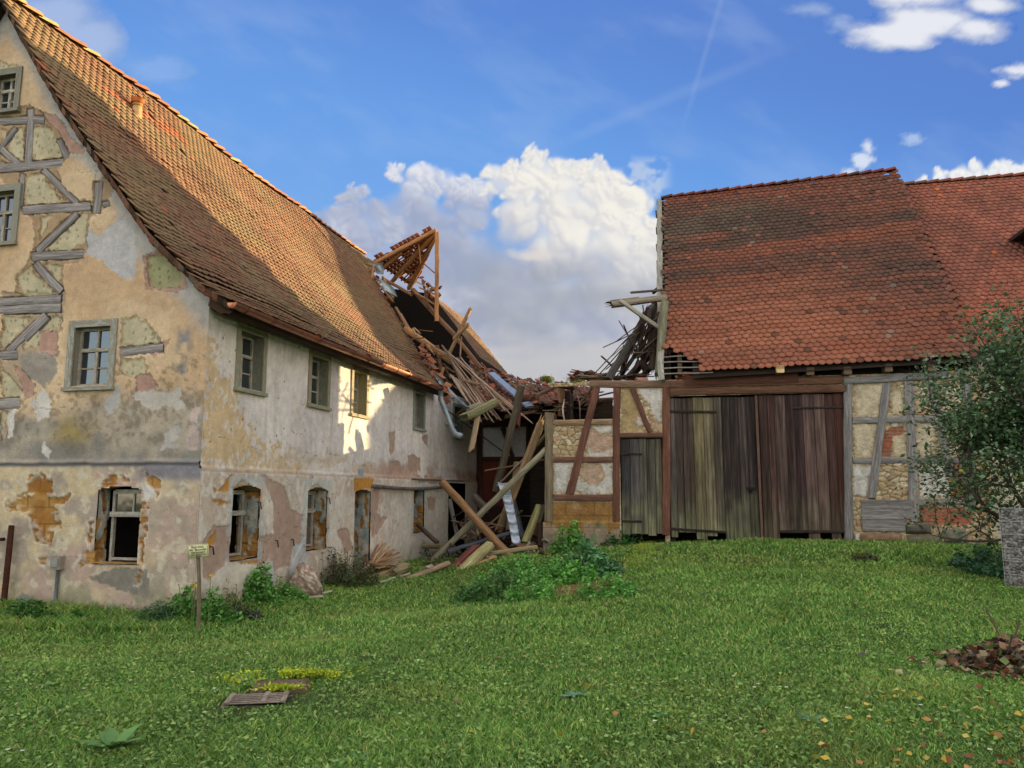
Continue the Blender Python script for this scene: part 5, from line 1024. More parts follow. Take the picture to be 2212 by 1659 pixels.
# laths and battens across the skyline between the ruins
for (x0, y0, x1, y1, w) in ((1470, 1100, 1545, 1075, 10), (1480, 1105, 1625, 1098, 6), (1530, 1108, 1660, 1112, 6), (1640, 1100, 1900, 1098, 6), (1770, 1060, 1772, 1130, 10), (1500, 1175, 1700, 1150, 14), (1650, 1180, 1830, 1140, 16), (1600, 1210, 1850, 1190, 18)):
    hb(c4, x0, y0, 22.6, x1, y1, 22.3, w, random.choice(['#7a6a58', '#5c4a3c', '#8a7a66']), wing, 'lath', brk=(.4, .6), h=.6)
for k in range(16): hb(c6, random.uniform(290, 425), random.uniform(190, 420), 21.3, random.uniform(200, 420), random.uniform(430, 610), 21.1, random.uniform(14, 32), random.choice(['#3a2e27', '#2e2620', '#4a382e', '#54443a']), barn, 'broken_beam', brk=(.5, .6), h=.6)
for k in range(22): hb(c6, random.uniform(-90, 60), random.uniform(560, 612), 24.6, random.uniform(-60, 160), random.uniform(570, 628), 23.4, random.uniform(8, 22), random.choice(['#5a4a3e', '#453830', '#6e5a48', '#7c4a38']), wing, 'broken_lath', brk=(.5, .7), h=.5)
# mixed posts in the wing's open front
for (x0, y0, Y0, x1, y1, Y1, w, cl, bk, nm) in [(928, 130, 24.9, 925, 312, 24.9, 42, '#9a7a58', (0, 0), 'post'), (968, 150, 25.1, 966, 330, 25.1, 40, '#4e3630', (0, 0), 'post'), (995, 140, 24.8, 1000, 330, 24.9, 18, '#5c554c', (.5, 0), 'post'), (1075, 212, 25.3, 1265, 205, 25.2, 36, '#6e5544', (0, 0), 'beam'), (1130, 130, 21.8, 1050, 240, 22.2, 16, '#5c4a3e', (0, 0), 'brace'),
    (880, 320, 22.0, 876, 340, 22.0, 30, '#5a3a2c', (.8, .8), 'broken_beam'), (735, 195, 23.2, 900, 120, 24.2, 26, '#6a5140', (.6, .6), 'broken_beam'), (660, 200, 22.6, 745, 190, 22.3, 50, '#6a4a38', (.7, .9), 'broken_beam'), (900, 105, 24.4, 990, 120, 24.6, 46, '#5e3f30', (.9, .9), 'broken_beam')]:
    hb(c5, x0, y0, Y0, x1, y1, Y1, w, cl, wing, nm, brk=bk)
m = MB(); tube(m, [D(*c5(150, 250), 22.3), D(*c5(400, 435), 23.0), D(*c5(640, 612), 23.5)], .018, H('#2c2a2a'), 6); tag(m.build('cable', M_IRON), 'thin black cable slanting down from the broken downpipe across the dark timber wall', 'cable')
m = MB(); tube(m, [D(*c5(950, 205), 21.6), D(*c5(938, 260), 21.5), D(*c5(942, 310), 21.4), D(*c5(950, 340), 21.4)], .022, H('#c0b8b0'), 6); tube(m, [D(*c5(1015, 130), 21.6), D(*c5(1048, 220), 21.5), D(*c5(1052, 330), 21.4)], .014, H('#8a8078'), 6); m.build('loose_wire', M_IRON, wing)

# ================================================================== FALLEN BEAMS (each lies loose)
GRP = 'loose timbers fallen between the farmhouse and the barn'
def loose(conv, x0, y0, Y0, x1, y1, Y1, w, cl, label, rnd=False, brk=(.1, .1), h=.9, name='loose_timber', cat='timber', mat=None, group=GRP): return hb(conv, x0, y0, Y0, x1, y1, Y1, w, cl, None, name, rnd, brk, label, h, mat, cat, group)
loose(c5, 92, 1255, 20.6, 832, 530, 20.7, 48, '#86806a', 'long grey round beam rising from the ground to the barn corner post', True)
loose(c5, 150, 742, 20.9, 632, 1275, 19.4, 44, '#8a6a4a', 'brown squared beam with mortise slots, slanting down from the iron pipe to the grass', brk=(.3, .1))
loose(c5, 502, 805, 22.6, 672, 112, 22.0, 44, '#5a5244', 'dark mossy pole leaning steeply up to the slumped roof')
loose(c5, 518, 1068, 21.4, 796, 360, 21.2, 48, '#8c7456', 'splintered brown beam standing behind the long grey round one', brk=(0, .9))
loose(c5, 510, 770, 21.9, 832, 440, 21.3, 14, '#8a7a68', 'thin pale pole leaning against the barn corner post above the round beam', True)
loose(c5, 432, 670, 22.2, 815, 600, 21.6, 13, '#7a5a44', 'thin brown stick lying nearly level across the leaning beams', True)
loose(c5, 186, 1194, 20.0, 655, 1058, 20.6, 56, '#4b5058', 'wide dark blue-grey board lying on the wreckage under the crossing beams', h=.3, name='loose_board', cat='board')
loose(c5, 142, 1390, 18.6, 372, 1172, 19.8, 50, '#6e3f38', 'short red-brown painted beam with a rotten lower end on the grass', brk=(.8, .1))
loose(c5, 222, 1378, 18.3, 468, 1152, 19.3, 58, '#a39a6c', 'pale mossy squared beam beside the short red-brown one')
loose(c5, 350, 1305, 18.8, 492, 1245, 19.2, 52, '#a8885c', 'short light split log with a torn end, right of the pale mossy beam', brk=(.6, .1))
loose(c5, 432, 1212, 19.4, 770, 1170, 19.8, 36, '#8f8460', 'yellowish beam lying level in front of the dark opening', h=.7)
loose(c5, 690, 1142, 20.2, 786, 898, 20.8, 40, '#7f7a50', 'green mossy post stub leaning beside the stone plinth of the barn')
loose(c5, 760, 1100, 21.4, 820, 900, 21.8, 34, '#5c5440', 'dark post stub half hidden behind the green mossy one')
loose(c5, 585, 1060, 20.9, 640, 620, 21.9, 34, '#77644c', 'dark brown beam upright behind the crumpled metal sheet')
loose(c5, 30, 1160, 21.6, 180, 1160, 21.3, 40, '#7c7458', 'short log lying level by the house wall behind the long round beam', True)
loose(c5, -10, 1020, 21.6, 118, 1138, 20.4, 24, '#54443a', 'dark charred board leaning on the house wall beside the walled-up window')
loose(c5, 350, 1115, 21.5, 550, 940, 22, 16, '#7c6448', 'thin brown lath between the crossing beams and the metal sheet', h=.6)
loose(c5, 740, 1150, 20.3, 640, 1160, 20.1, 24, '#6e4a3c', 'reddish splintered board end at the foot of the mossy post stub', brk=(.8, .6))
loose(c5, 785, 1010, 21.0, 795, 1160, 20.9, 34, '#5c4438', 'short brown plank standing against the stone plinth')
loose(c5, 298, 322, 21.6, 505, 222, 22.3, 56, '#7d7a58', 'thick green mossy beam sticking out under the collapsed eaves', brk=(.5, .1))
loose(c5, 318, 268, 21.8, 402, 236, 22.2, 40, '#7c7860', 'short mossy round log resting on the thick beam under the eaves', True)
loose(c5, 385, 300, 21.9, 338, 540, 21.6, 34, '#9a8468', 'split pale timber hanging down beside the small teal window', brk=(.1, .8))
loose(c5, 655, 215, 22.2, 645, 392, 22.2, 26, '#6e4234', 'rotten red-brown stub hanging from the slumped roof in front of the white panel', brk=(.2, 1.2))
loose(c5, 840, 420, 21.0, 700, 590, 21.6, 30, '#6c6048', 'dark grey pole close to the corner post, parallel to the thin pale one', True)
loose(c3, 812, 1490, 16.4, 1250, 1312, 18.6, 34, '#8f7c60', 'long thin log lying out on the lawn in front of the wood heap', True)
loose(c3, 752, 1432, 17.0, 1010, 1345, 18.4, 48, '#94805c', 'thick squared log at the foot of the wood heap by the house')
loose(c3, 742, 1412, 17.3, 905, 1355, 18.0, 26, '#6e4a3c', 'red-brown rotten beam tucked behind the thick squared log', brk=(.4, .6))
loose(c3, 572, 1380, 17.0, 640, 1380, 17.1, 13, '#4a3a32', 'short dark board end poking from the bramble beside the pale rock', h=.4)
loose(c3, 985, 1350, 18.0, 1040, 1330, 18.2, 44, '#8f8262', 'broken yellowish log stump right of the wood heap', brk=(.5, .6))
loose(c3, 1255, 1005, 21.6, 1290, 1180, 21.2, 20, '#5e5a54', 'grey door plank leaning in the dark doorway at the end of the house wall')
loose(c3, 1370, 985, 22.6, 1440, 1060, 22.4, 34, '#5c5248', 'weathered block of wood wedged high in the heap behind the crossing beams')
for k in range(34):
    x = random.uniform(200, 770); y = random.uniform(960, 1190); a = random.uniform(-.9, .9) if k % 3 else random.uniform(1.0, 2.0); L_ = random.uniform(60, 190)
    hb(c5, x, y, 21.3, x + math.cos(a) * L_, y + math.sin(a) * L_ * .7, 21.0, random.uniform(9, 26), random.choice(['#5c4c40', '#74604c', '#8a7660', '#4a3e36', '#6a4438']), None, 'broken_board', False, (.5, .8), 'broken weathered board jumbled in the heap under the crossing beams', .35, None, 'board', 'broken boards jumbled in the heap')
for k in range(26):
    f = random.random(); x = 440 + 260 * f + random.uniform(-30, 60); y = 740 + 330 * f + random.uniform(-20, 60); a = random.uniform(-.3, 1.3)
    hb(c4, x, y, 24.6, x + math.cos(a) * random.uniform(30, 100), y + math.sin(a) * random.uniform(30, 90), 24.3, random.uniform(7, 18), random.choice(['#8a6a4c', '#6a4e3a', '#9a7a58', '#54402f']), house, 'broken_lath', brk=(.5, .8), h=.5)
for k in range(30):
    f = random.random(); x = 480 + 190 * f + random.uniform(-15, 25); y = 830 + 330 * f + random.uniform(-20, 30)
    m = MB(); p = D(*c4(x, y), 24.0 - 1.0 * f); beam(m, p, p + Vector((random.uniform(.1, .2), random.uniform(-.1, .1), random.uniform(-.22, .05))), .16, .018, H(random.choice(['#8a5640', '#74483a', '#9a6448', '#6a5044'])), up=(random.uniform(-1, 1), -1, random.uniform(.2, 1.2)), wob=0); m.build('loose_tile', M_TILE, house)
fan = [(945, 1215, 16), (960, 1235, 12), (985, 1245, 14), (1010, 1262, 13), (930, 1205, 9), (1035, 1290, 12), (975, 1262, 16), (1000, 1285, 14), (1025, 1310, 14), (1060, 1325, 12), (905, 1225, 8), (890, 1240, 8), (1040, 1345, 18), (990, 1320, 16)]
for k, (x, y, w_) in enumerate(fan):
    x0 = 845 + (k * 37) % 60; y0 = 1345 - (k * 23) % 35; hb(c3, x0, y0, 17.6 + (k % 4) * .12, x, y, 18.5 + (k % 3) * .2, w_, random.choice(['#a07a58', '#8f6a4c', '#b08e6a', '#7c5a44']), None, 'broken_lath', False, (.5, .9), 'splintered brown lath lying in the fan-shaped wood heap by the house wall', .4, None, 'lath', 'splintered laths of the wood heap')
for k, (x, y, x2, y2) in enumerate(((610, 1478, 680, 1462), (560, 1492, 640, 1484), (1010, 1385, 1060, 1375), (905, 1420, 990, 1395))):
    a = G(*c3(x, y)); b = G(*c3(x2, y2)); m = MB(); beam(m, a + Vector((0, 0, .05)), b + Vector((0, 0, .05)), .06, .04, H('#b0a890')); tag(m.build('wood_offcut', M_WOOD), ['pale stick in the grass just right of the rock', 'flat pale splinter lying at the foot of the rock', 'pale offcut at the right end of the wood heap', 'pale splinter on the grass in front of the thick squared log'][k], 'stick')
# rubble and tile shards under the wreck: uncountable
m = MB()
for k in range(1000):
    x = random.uniform(-2.2, 1.4); y = random.uniform(18.6, 23.5)
    if ((x + 4.84) * .9735 - (y - 12) * .2287) < .15 or y > 21.2 and x > .8: continue
    s = random.uniform(.04, .16); p = Vector((x, y, float(gz(x, y)) + s * .3 + random.random() * .35 * max(0, 1 - abs(y - 21.3) / 2.2))); d = Vector((random.gauss(0, 1), random.gauss(0, 1), random.gauss(0, .5))).normalized()
    beam(m, p, p + d * s * random.uniform(1, 2.5), s * .8, s * .4, H(random.choice(['#7a5a48', '#8f7c68', '#5a4a3c', '#9a5c44', '#6e6658', '#a89c88'])), up=(random.random(), random.random(), 1))
tag(m.build('rubble', M_STONE), kind='stuff')
# crumpled metal sheet
m = MB(); A = [(515, 748), (592, 735), (625, 900), (665, 1110), (632, 1158), (600, 1100), (560, 950)]; nn = 40
V = []; 
for k in range(nn):
    f = k / (nn - 1); xl = 512 + f * 95 + 10 * math.sin(f * 3); xr = 588 + f * 78; y = 742 + f * 405; dz = .10 * math.sin(f * 38)
    for q_ in range(5): g_ = q_ / 4; V.append(list(D(*c5(xl + (xr - xl) * g_, y + 10 * math.sin(g_ * 3)), 21.0 - .8 * f + dz * (1 - abs(g_ - .5)) + .1 * g_)))
m.add(V, [(k * 5 + q_, k * 5 + q_ + 1, (k + 1) * 5 + q_ + 1, (k + 1) * 5 + q_) for k in range(nn - 1) for q_ in range(4)], H('#b4bcc8')); o = m.build('metal_sheet', M_ZINC, smooth=True)
md = o.modifiers.new('thickness', 'SOLIDIFY'); md.thickness = .012; tag(o, 'crumpled silvery metal sheet standing in the wreckage behind the round beam', 'sheet metal')
m = MB(); V = []
for k in range(12):
    f = k / 11
    for q_ in range(3): g_ = q_ / 2; V.append(list(D(*c5(585 + f * 75 + g_ * (28 + 10 * f), 790 + f * 330), 21.5 - .6 * f + .05 * g_)))
m.add(V, [(k * 3 + q_, k * 3 + q_ + 1, (k + 1) * 3 + q_ + 1, (k + 1) * 3 + q_) for k in range(11) for q_ in range(2)], H('#3f444a')); o = m.build('roofing_felt', M_SIGN); md = o.modifiers.new('thickness', 'SOLIDIFY'); md.thickness = .02; tag(o, 'strip of dark roofing felt draped behind the silvery metal sheet', 'roofing felt')
# rock at the wall
c0 = G(*c3(545, 1485)); m = MB(); nt_, np_ = 40, 26; th, ph = np.meshgrid(np.linspace(0, 2 * np.pi, nt_), np.linspace(0, np.pi, np_), indexing='ij')
sx_, sy_, sz_ = np.cos(th) * np.sin(ph), np.sin(th) * np.sin(ph), np.cos(ph); rr = .70 + (fbm(sx_ * 1.6 + 5, sz_ * 1.6 + sy_ * 1.3, 4, 2) - .5) * .55
V = np.stack([c0.x - .02 + rr * sx_ * .33 * (1.15 - .45 * np.clip(sz_, -1, 1)) - sz_ * .06, c0.y + .2 + rr * sy_ * .28, c0.z + .27 + rr * sz_ * .44], -1); K = np.arange(nt_ * np_).reshape(nt_, np_)
nzz = fbm(sx_ * 7 + sy_ * 4, sz_ * 9, 4, 3); m.add(V, np.stack([K[:-1, :-1], K[1:, :-1], K[1:, 1:], K[:-1, 1:]], -1).reshape(-1, 4), mix(mix(H('#a08472'), H('#8a7868'), nzz), H('#cdbfae'), ss(.55, .62, nzz)).reshape(-1, 3)); tag(m.build('rock', M_STONE, smooth=True), 'pale chunky rock crusted with mortar leaning against the house wall', 'rock')
# ================================================================== SIGN
sg = G(432, 1347); sg = Vector((sg.x, sg.y, float(gz(sg.x, sg.y)))); sg = D(432, 1350, 11.2); sg.z = float(gz(sg.x, sg.y)) ; tp = D(428, 1203, 11.2)
sign = root('warning_sign', (sg.x, sg.y, sg.z), 'small pale yellow warning sign on a thin wooden post in front of the house corner', 'sign')
m = MB(); beam(m, sg + Vector((0, 0, -.1)), Vector((tp.x, 11.2, tp.z + .06)), .048, .04, H('#7d6f58')); m.build('post', M_WOOD, sign)
cs = [D(404, 1178, 11.14), D(449, 1174.5, 11.14), D(451, 1202.5, 11.14), D(407, 1206.5, 11.14)]
m = MB(); bk_ = [v + Vector((0, .012, 0)) for v in cs]; m.add([list(v) for v in cs + bk_], [(0, 1, 2, 3), (7, 6, 5, 4), (0, 4, 5, 1), (1, 5, 6, 2), (2, 6, 7, 3), (3, 7, 4, 0)], H('#dcd9a4')); m.build('board', M_SIGN, sign)
ex = (cs[1] - cs[0]); ey = (cs[0] - cs[3]); W_ = ex.length; exn = ex.normalized(); eyn = ey.normalized(); fn_ = Vector((0, -1, 0)); org = (cs[0] + cs[1] + cs[2] + cs[3]) / 4
m = MB(); B = W_ * .47; Hh = ey.length * .455; t_ = .003
for (a, b) in (((-B, -Hh), (B, -Hh)), ((B, -Hh), (B, Hh)), ((B, Hh), (-B, Hh)), ((-B, Hh), (-B, -Hh))): beam(m, org + exn * a[0] + eyn * a[1] + fn_ * .003, org + exn * b[0] + eyn * b[1] + fn_ * .003, .004, .003, H('#3a3a2c'), wob=0)
m.build('border', M_SIGN, sign)
LM = MB()
for txt, yy, size in (('Betreten', .31, .050), ('der Baustelle', .11, .046), ('verboten!', -.09, .050), ('Eltern haften für ihre', -.265, .026), ('Kinder!', -.385, .026)):
    cu = bpy.data.curves.new('t', 'FONT'); cu.body = txt; cu.size = size; cu.align_x = 'CENTER'; cu.align_y = 'CENTER'; cu.offset = .0006; ob = bpy.data.objects.new('t', cu)
    me = ob.to_mesh(); vs = [org + exn * v.co.x + eyn * (v.co.y + yy * ey.length) + fn_ * .004 for v in me.vertices]
    LM.add([list(v) for v in vs], [tuple(p.vertices) for p in me.polygons], H('#1c1c18')); ob.to_mesh_clear(); bpy.data.objects.remove(ob); bpy.data.curves.remove(cu)
LM.build('lettering', M_SIGN, sign)
# rusty post at the left edge
m = MB(); p = G(6, 1322); beam(m, p + Vector((0, 0, -.05)), Vector((p.x + .02, p.y, D(8, 1135, p.y).z)), .07, .07, H('#4a2c20'), wob=0); q_ = D(5, 1165, p.y); beam(m, q_ + Vector((-.5, 0, .0)), q_ + Vector((.02, 0, 0)), .08, .05, H('#4a2c20'), wob=0); tag(m.build('rusty_post', M_IRON), 'rusty iron post with a crossbar at the left edge of the picture', 'post')
# drain: concrete frame, slotted iron grate, slab
ga = float(gz(GRATE.x, GRATE.y)); dr_ = root('drain', (GRATE.x, GRATE.y, ga), 'rusty slotted drain grate set in concrete in the lawn', 'drain')
gx0 = Vector((.985, .17, 0)); gy0 = Vector((-.17, .985, 0)); gc0 = Vector((GRATE.x - .02, GRATE.y + .02, ga + .03))
def slab(m, c, ax, ay, w_, d_, h_, colr, n=10, rough=.012):
    us = np.linspace(-1, 1, n); U_, V_ = np.meshgrid(us, us, indexing='ij'); ed = np.maximum(np.abs(U_), np.abs(V_)); R = 1 + (fbm(U_ * 2 + w_ * 9, V_ * 2, 3, 3) - .5) * .18 * (ed > .9)
    P_ = np.array(c)[None, None] + np.array(ax)[None, None] * (U_ * R * w_ / 2)[..., None] + np.array(ay)[None, None] * (V_ * R * d_ / 2)[..., None]; P_[..., 2] += h_ * (ed < .95) + (fbm(U_ * 4, V_ * 4, 3, 1) - .5) * rough - .05 * (ed > .95)
    K = np.arange(n * n).reshape(n, n); m.add(P_, np.stack([K[:-1, :-1], K[1:, :-1], K[1:, 1:], K[:-1, 1:]], -1).reshape(-1, 4), mix(colr, colr * .7, fbm(U_ * 3, V_ * 3, 3, 2)).reshape(-1, 3))
m = MB(); slab(m, gc0 + Vector((0, 0, -.022)), gx0, gy0, .58, .34, .01, H('#857c6c'), 16); m.build('concrete_frame', M_STONE, dr_)
m = MB()
for k in range(6):
    yy = -.125 + k * .052; pts = [gc0 + gx0 * (xx) + gy0 * (yy - .025 * math.cos(xx * 4)) + Vector((0, 0, .012)) for xx in np.linspace(-.19, .19, 9)]
    for a, b in zip(pts[:-1], pts[1:]): beam(m, a, b, .026, .006, H('#857a6c'), wob=0)
for xx in (-.205, .06, .205): beam(m, gc0 + gx0 * xx + gy0 * -.15 + Vector((0, 0, .011)), gc0 + gx0 * xx + gy0 * .15 + Vector((0, 0, .011)), .04, .02, H('#857a6c'), wob=0)
m.build('grate', M_IRON, dr_); m = MB(); q = [gc0 + gx0 * a + gy0 * b + Vector((0, 0, .006)) for a, b in ((-.21, -.16), (.21, -.16), (.21, .16), (-.21, .16))]; m.add([list(v) for v in q], [(0, 1, 2, 3)], H('#140f0b')); m.build('dark_pit_sheet', M_IRON, dr_)  # black sheet close under the bars paints the shade in the slots
sl = Vector((SLAB.x + .04, SLAB.y + .05, float(gz(SLAB.x, SLAB.y)))); m = MB(); slab(m, sl + Vector((0, 0, .0)), gx0, gy0, .50, .32, .06, H('#6e5c4c'), 14, .02); tag(m.build('stone_slab', M_STONE), 'flat brown stone slab lying behind the drain grate, edged with bright moss', 'slab')
def inb(x, y):                                   # inside a building
    i = (x + 4.84) * nh[0] + (y - 12) * nh[1]; t = (x + 4.84) * dh[0] + (y - 12) * dh[1]; hs = (i > -.02) & (t > -.02) & (t < 16.5)
    u = (x - 3.98) * BRN.e.x + (y - 20) * BRN.e.y; v = (x - 3.98) * BRN.g.x + (y - 20) * BRN.g.y; return hs | ((u > -3.3) & (v > -.03))
# moss patches (stuff)
m = MB(); Pm = []
for cx, cy, rx_, ry_, n in ((SLAB.x + .02, SLAB.y + .36, .34, .15, 4200), (SLAB.x - .3, SLAB.y + .2, .16, .12, 400), (SLAB.x + .42, SLAB.y + .34, .10, .06, 200), (SLAB.x + .1, SLAB.y - .12, .18, .04, 350)):
    P_ = rng.normal(size=(n, 2)) * np.array([rx_, ry_]) * .55 + np.array([cx, cy]); k = fbm(P_[:, 0] * 5, P_[:, 1] * 6, 3, 1) > .42; P_ = P_[k]; Pm.append(np.stack([P_[:, 0], P_[:, 1], gz(P_[:, 0], P_[:, 1]) + .05 + .04 * rng.random(len(P_))], -1))
for poly, n in ((P_bank, 5000),):
    a = np.array(poly); P_ = rng.random((n, 2)) * (a.max(0) - a.min(0)) + a.min(0); k = (polyd(P_[:, 0], P_[:, 1], [tuple(q) for q in a]) > -.12) & (fbm(P_[:, 0] * 4, P_[:, 1] * 5, 3, 1) > .47); P_ = P_[k]; Pm.append(np.stack([P_[:, 0], P_[:, 1], gz(P_[:, 0], P_[:, 1]) + .03 + .03 * rng.random(len(P_))], -1))
Pm = np.concatenate(Pm); leaves(m, Pm, .028, np.array([H('#a4b41c'), H('#8ba020'), H('#bcc638')])[rng.integers(0, 3, len(Pm))]); tag(m.build('moss_patch', M_LEAF), kind='stuff')

# ================================================================== GRASS
def sample(n, y0=3.4, y1=26):
    yy = y0 * (y1 / y0) ** rng.random(n); xx = (rng.random(n) * 2 - 1) * (yy * .80 + .6); return xx, yy
N1 = 520000; x, y = sample(N1)
dg = np.abs((x - gc0.x) * gx0.x + (y - gc0.y) * gx0.y); dg2 = np.abs((x - gc0.x) * gy0.x + (y - gc0.y) * gy0.y); ds = np.hypot((x - sl.x) / .27, (y - sl.y + .06) / .24)
bare = ss(.55, .3, np.hypot((x - gc0.x) / 1.5, (y - gc0.y) / .8))
okm = ~inb(x, y) & ~((dg < .28) & (dg2 < .17)) & (ds > 1) & ~((polyd(x, y, P_soil) > .0) & (rng.random(N1) < .88)) & ~((np.hypot((x + .2) / 2.2, (y - 22.6) / 3.0) < 1) & (rng.random(N1) < .92))
okm &= ~((np.abs(x - 5.4) < 1.4) & (np.abs(y - 7.6) < .8) & (rng.random(N1) < .3))
x = x[okm]; y = y[okm]; n = len(x); z = gz(x, y)
cl = fbm(x * 1.5, y * 1.5, 4, 1); tall = ss(.5, .72, fbm(x * .8, y * .8, 3, 4)); wallgap = np.clip(-((x + 4.84) * nh[0] + (y - 12) * nh[1]), 0, 9); wb = ss(.8, .1, wallgap) * (y > 11); wb2 = ss(.6, .1, np.clip(12 - y + (x + 4.84) * nh[1] / nh[0] * 0 - (x + 4.84) * .235, 0, 9)) * (x < -4.7)
hgt = (.022 + .036 * rng.random(n) + .035 * tall + .07 * wb + .10 * wb2 * rng.random(n)) * np.clip(y / 9, .75, 1.25)
wd = (.0042 + .004 * rng.random(n)) * np.clip(y / 6, .8, 2.6)
a = rng.random(n) * 6.283; lean = hgt * (.3 + .9 * rng.random(n)); la = rng.random(n) * 6.283
b = np.stack([x, y, z - .005], -1); sv = np.stack([np.cos(a), np.sin(a), 0 * a], -1) * wd[:, None]; ld = np.stack([np.cos(la) * lean, np.sin(la) * lean, hgt], -1); md_ = np.stack([np.cos(la) * lean * .3, np.sin(la) * lean * .3, hgt * .6], -1)
V = np.stack([b - sv, b + sv, b + md_ + sv * .7, b + md_ - sv * .7, b + ld], 1).reshape(-1, 3)
pal = np.array([H('#476b26'), H('#55792f'), H('#3d5f22'), H('#648638'), H('#7d9440'), H('#4b7030')]); cg = pal[rng.integers(0, 6, n)] * (.75 + .5 * rng.random(n))[:, None]
dry = ss(.55, .7, fbm(x * .7 + 4, y * .9, 4, 6)); cg = mix(cg, H('#8a8442'), dry * .35 * rng.random(n)); cg = mix(cg, H('#9a8a58'), (rng.random(n) < .05) * .8); lum = cg.mean(1, keepdims=True); cg = (cg * .88 + lum * .12) * np.array([1.78, 1.76, 1.60])
kk = (np.arange(n) * 5)[:, None]; m = MB(); m.add(V, kk + np.array([0, 1, 2, 3]), np.repeat(cg, 5, 0)); 
m.f.append(((kk + np.array([3, 2, 4])).ravel(), np.full(n, 3))); tag(m.build('grass', M_GRASS, loc=(0, 0, 0)), kind='stuff')
# clover, plantain, dandelion leaves in the sward
N2 = 95000; x, y = sample(N2, 3.4, 20); dg = np.abs((x - gc0.x) * gx0.x + (y - gc0.y) * gx0.y); dg2 = np.abs((x - gc0.x) * gy0.x + (y - gc0.y) * gy0.y)
ok2 = ~inb(x, y) & (fbm(x * 1.2 + 3, y * 1.2, 4, 2) + .25 * rng.random(N2) > .55) & ~((dg < .44) & (dg2 < .27)) & ~(np.hypot((x - sl.x) / .33, (y - sl.y) / .2) < 1) & ~((polyd(x, y, P_soil) > .0))
x = x[ok2]; y = y[ok2]; n = len(x); P_ = np.stack([x, y, gz(x, y) + .015 + .04 * rng.random(n)], -1); m = MB(); pal = np.array([H('#5a7e38'), H('#6d8f48'), H('#4a6e30'), H('#7c9a58'), H('#42662c')])
leaves(m, P_, .034, pal[rng.integers(0, 5, n)] * np.array([1.28, 1.15, 1.05]) * (.85 + .3 * rng.random(n))[:, None], tilt=.55, asp=.6); tag(m.build('clover', M_LEAF, loc=(0, 0, 0)), kind='stuff')
# bigger dock and dandelion rosettes
def rosette(px_, py_, R, n, cl_, label, h=.5, asp=.35, name='dock_plant'):
    c = G(px_, py_); m = MB()
    for k in range(n):
        th = k * 2.4 + random.uniform(-.3, .3); L = R * random.uniform(.6, 1.05); el = random.uniform(.15, .9) * h; w_ = L * asp; V = []; pn = 7
        for q in range(pn):
            f = q / (pn - 1); r = L * f * math.cos(el * (1 - .6 * f)); zz = L * f * math.sin(el) - .35 * L * f * f * el; ww = w_ * .5 * math.sin(min(1, f * 1.05 + .08) * math.pi) ** .7 * (1 + .1 * math.sin(f * 25)); d = Vector((math.cos(th), math.sin(th), 0)); s_ = Vector((-d.y, d.x, 0))
            for e_ in (-1, 0, 1): V.append(list(c + d * r + s_ * ww * e_ + Vector((0, 0, zz + .02 + .18 * ww * abs(e_)))))
        m.add(V, [(q * 3 + e_, q * 3 + e_ + 1, (q + 1) * 3 + e_ + 1, (q + 1) * 3 + e_) for q in range(pn - 1) for e_ in (0, 1)], H(cl_) * random.uniform(.8, 1.2))
    o = m.build(name, M_LEAF, smooth=True); tag(o, label, 'plant')
rosette(247, 1625, .26, 12, '#5f8a45', 'largest broad-leaved dock plant in the near left lawn', .9)
rosette(105, 1487, .13, 8, '#6c9448', 'light green dock plant near the left edge, farther back than the big one'); rosette(765, 1652, .12, 8, '#5d8650', 'small broad-leaved plant at the bottom edge below the drain')
rosette(850, 1640, .14, 7, '#6b9070', 'bluish broad-leaved plant right of the small one at the bottom edge', .4) if False else None
rosette(1237, 1508, .14, 9, '#66906e', 'bluish thistle-like rosette in the middle of the lawn', .35, .3); rosette(1762, 1565, .18, 9, '#5f8a64', 'bluish thistle rosette in the right half of the lawn', .4, .3)
rosette(545, 1488, .12, 8, '#55803c', 'small dark green plant left of the drain'); rosette(1420, 1555, .10, 7, '#54803c', 'little green rosette right of the lawn centre', .5)
# daisies and fallen leaves: small countable-in-theory specks, kept as scattered litter
m = MB()
for px_, py_ in ((415, 1465), (92, 1499), (180, 1502), (462, 1502), (1700, 1500), (1235, 1400), (1270, 1402), (1380, 1462), (1332, 1412), (15, 1639), (45, 1642), (1415, 1575), (1585, 1475), (1638, 1492), (1630, 1500), (1830, 1546), (2140, 1640), (1990, 1540), (1510, 1350), (1565, 1390)):
    c = G(px_, py_); c.z += .055; r = .011
    for k in range(9):
        th = k * .7; d = Vector((math.cos(th), math.sin(th), .15)); s_ = Vector((-math.sin(th), math.cos(th), 0)); m.add([list(c), list(c + d * r + s_ * r * .35), list(c + d * r * 1.5), list(c + d * r - s_ * r * .35)], [(0, 1, 2, 3)], H('#e8e8e4'))
    m.add([list(c + Vector((math.cos(t) * r * .45, math.sin(t) * r * .45, .004))) for t in np.linspace(0, 5.5, 7)], [tuple(range(7))], H('#d8b030'))
tag(m.build('daisies', M_LEAF), kind='stuff')
m = MB(); Pm = []
for k in range(110):
    px_ = 2212 - abs(random.gauss(0, 260)); py_ = random.uniform(1450, 1690); c = G(px_, py_); Pm.append((c.x, c.y, c.z + .05))
for k in range(40): c = G(random.uniform(900, 2200), random.uniform(1300, 1650)); Pm.append((c.x, c.y, c.z + .05))
Pm = np.array(Pm); leaves(m, Pm, .05, np.array([H('#c9a83c'), H('#b8864a'), H('#d0b860'), H('#8a5a3a')])[rng.integers(0, 4, len(Pm))] * .85, tilt=.15, asp=.7); tag(m.build('fallen_leaves', M_LEAF), kind='stuff')

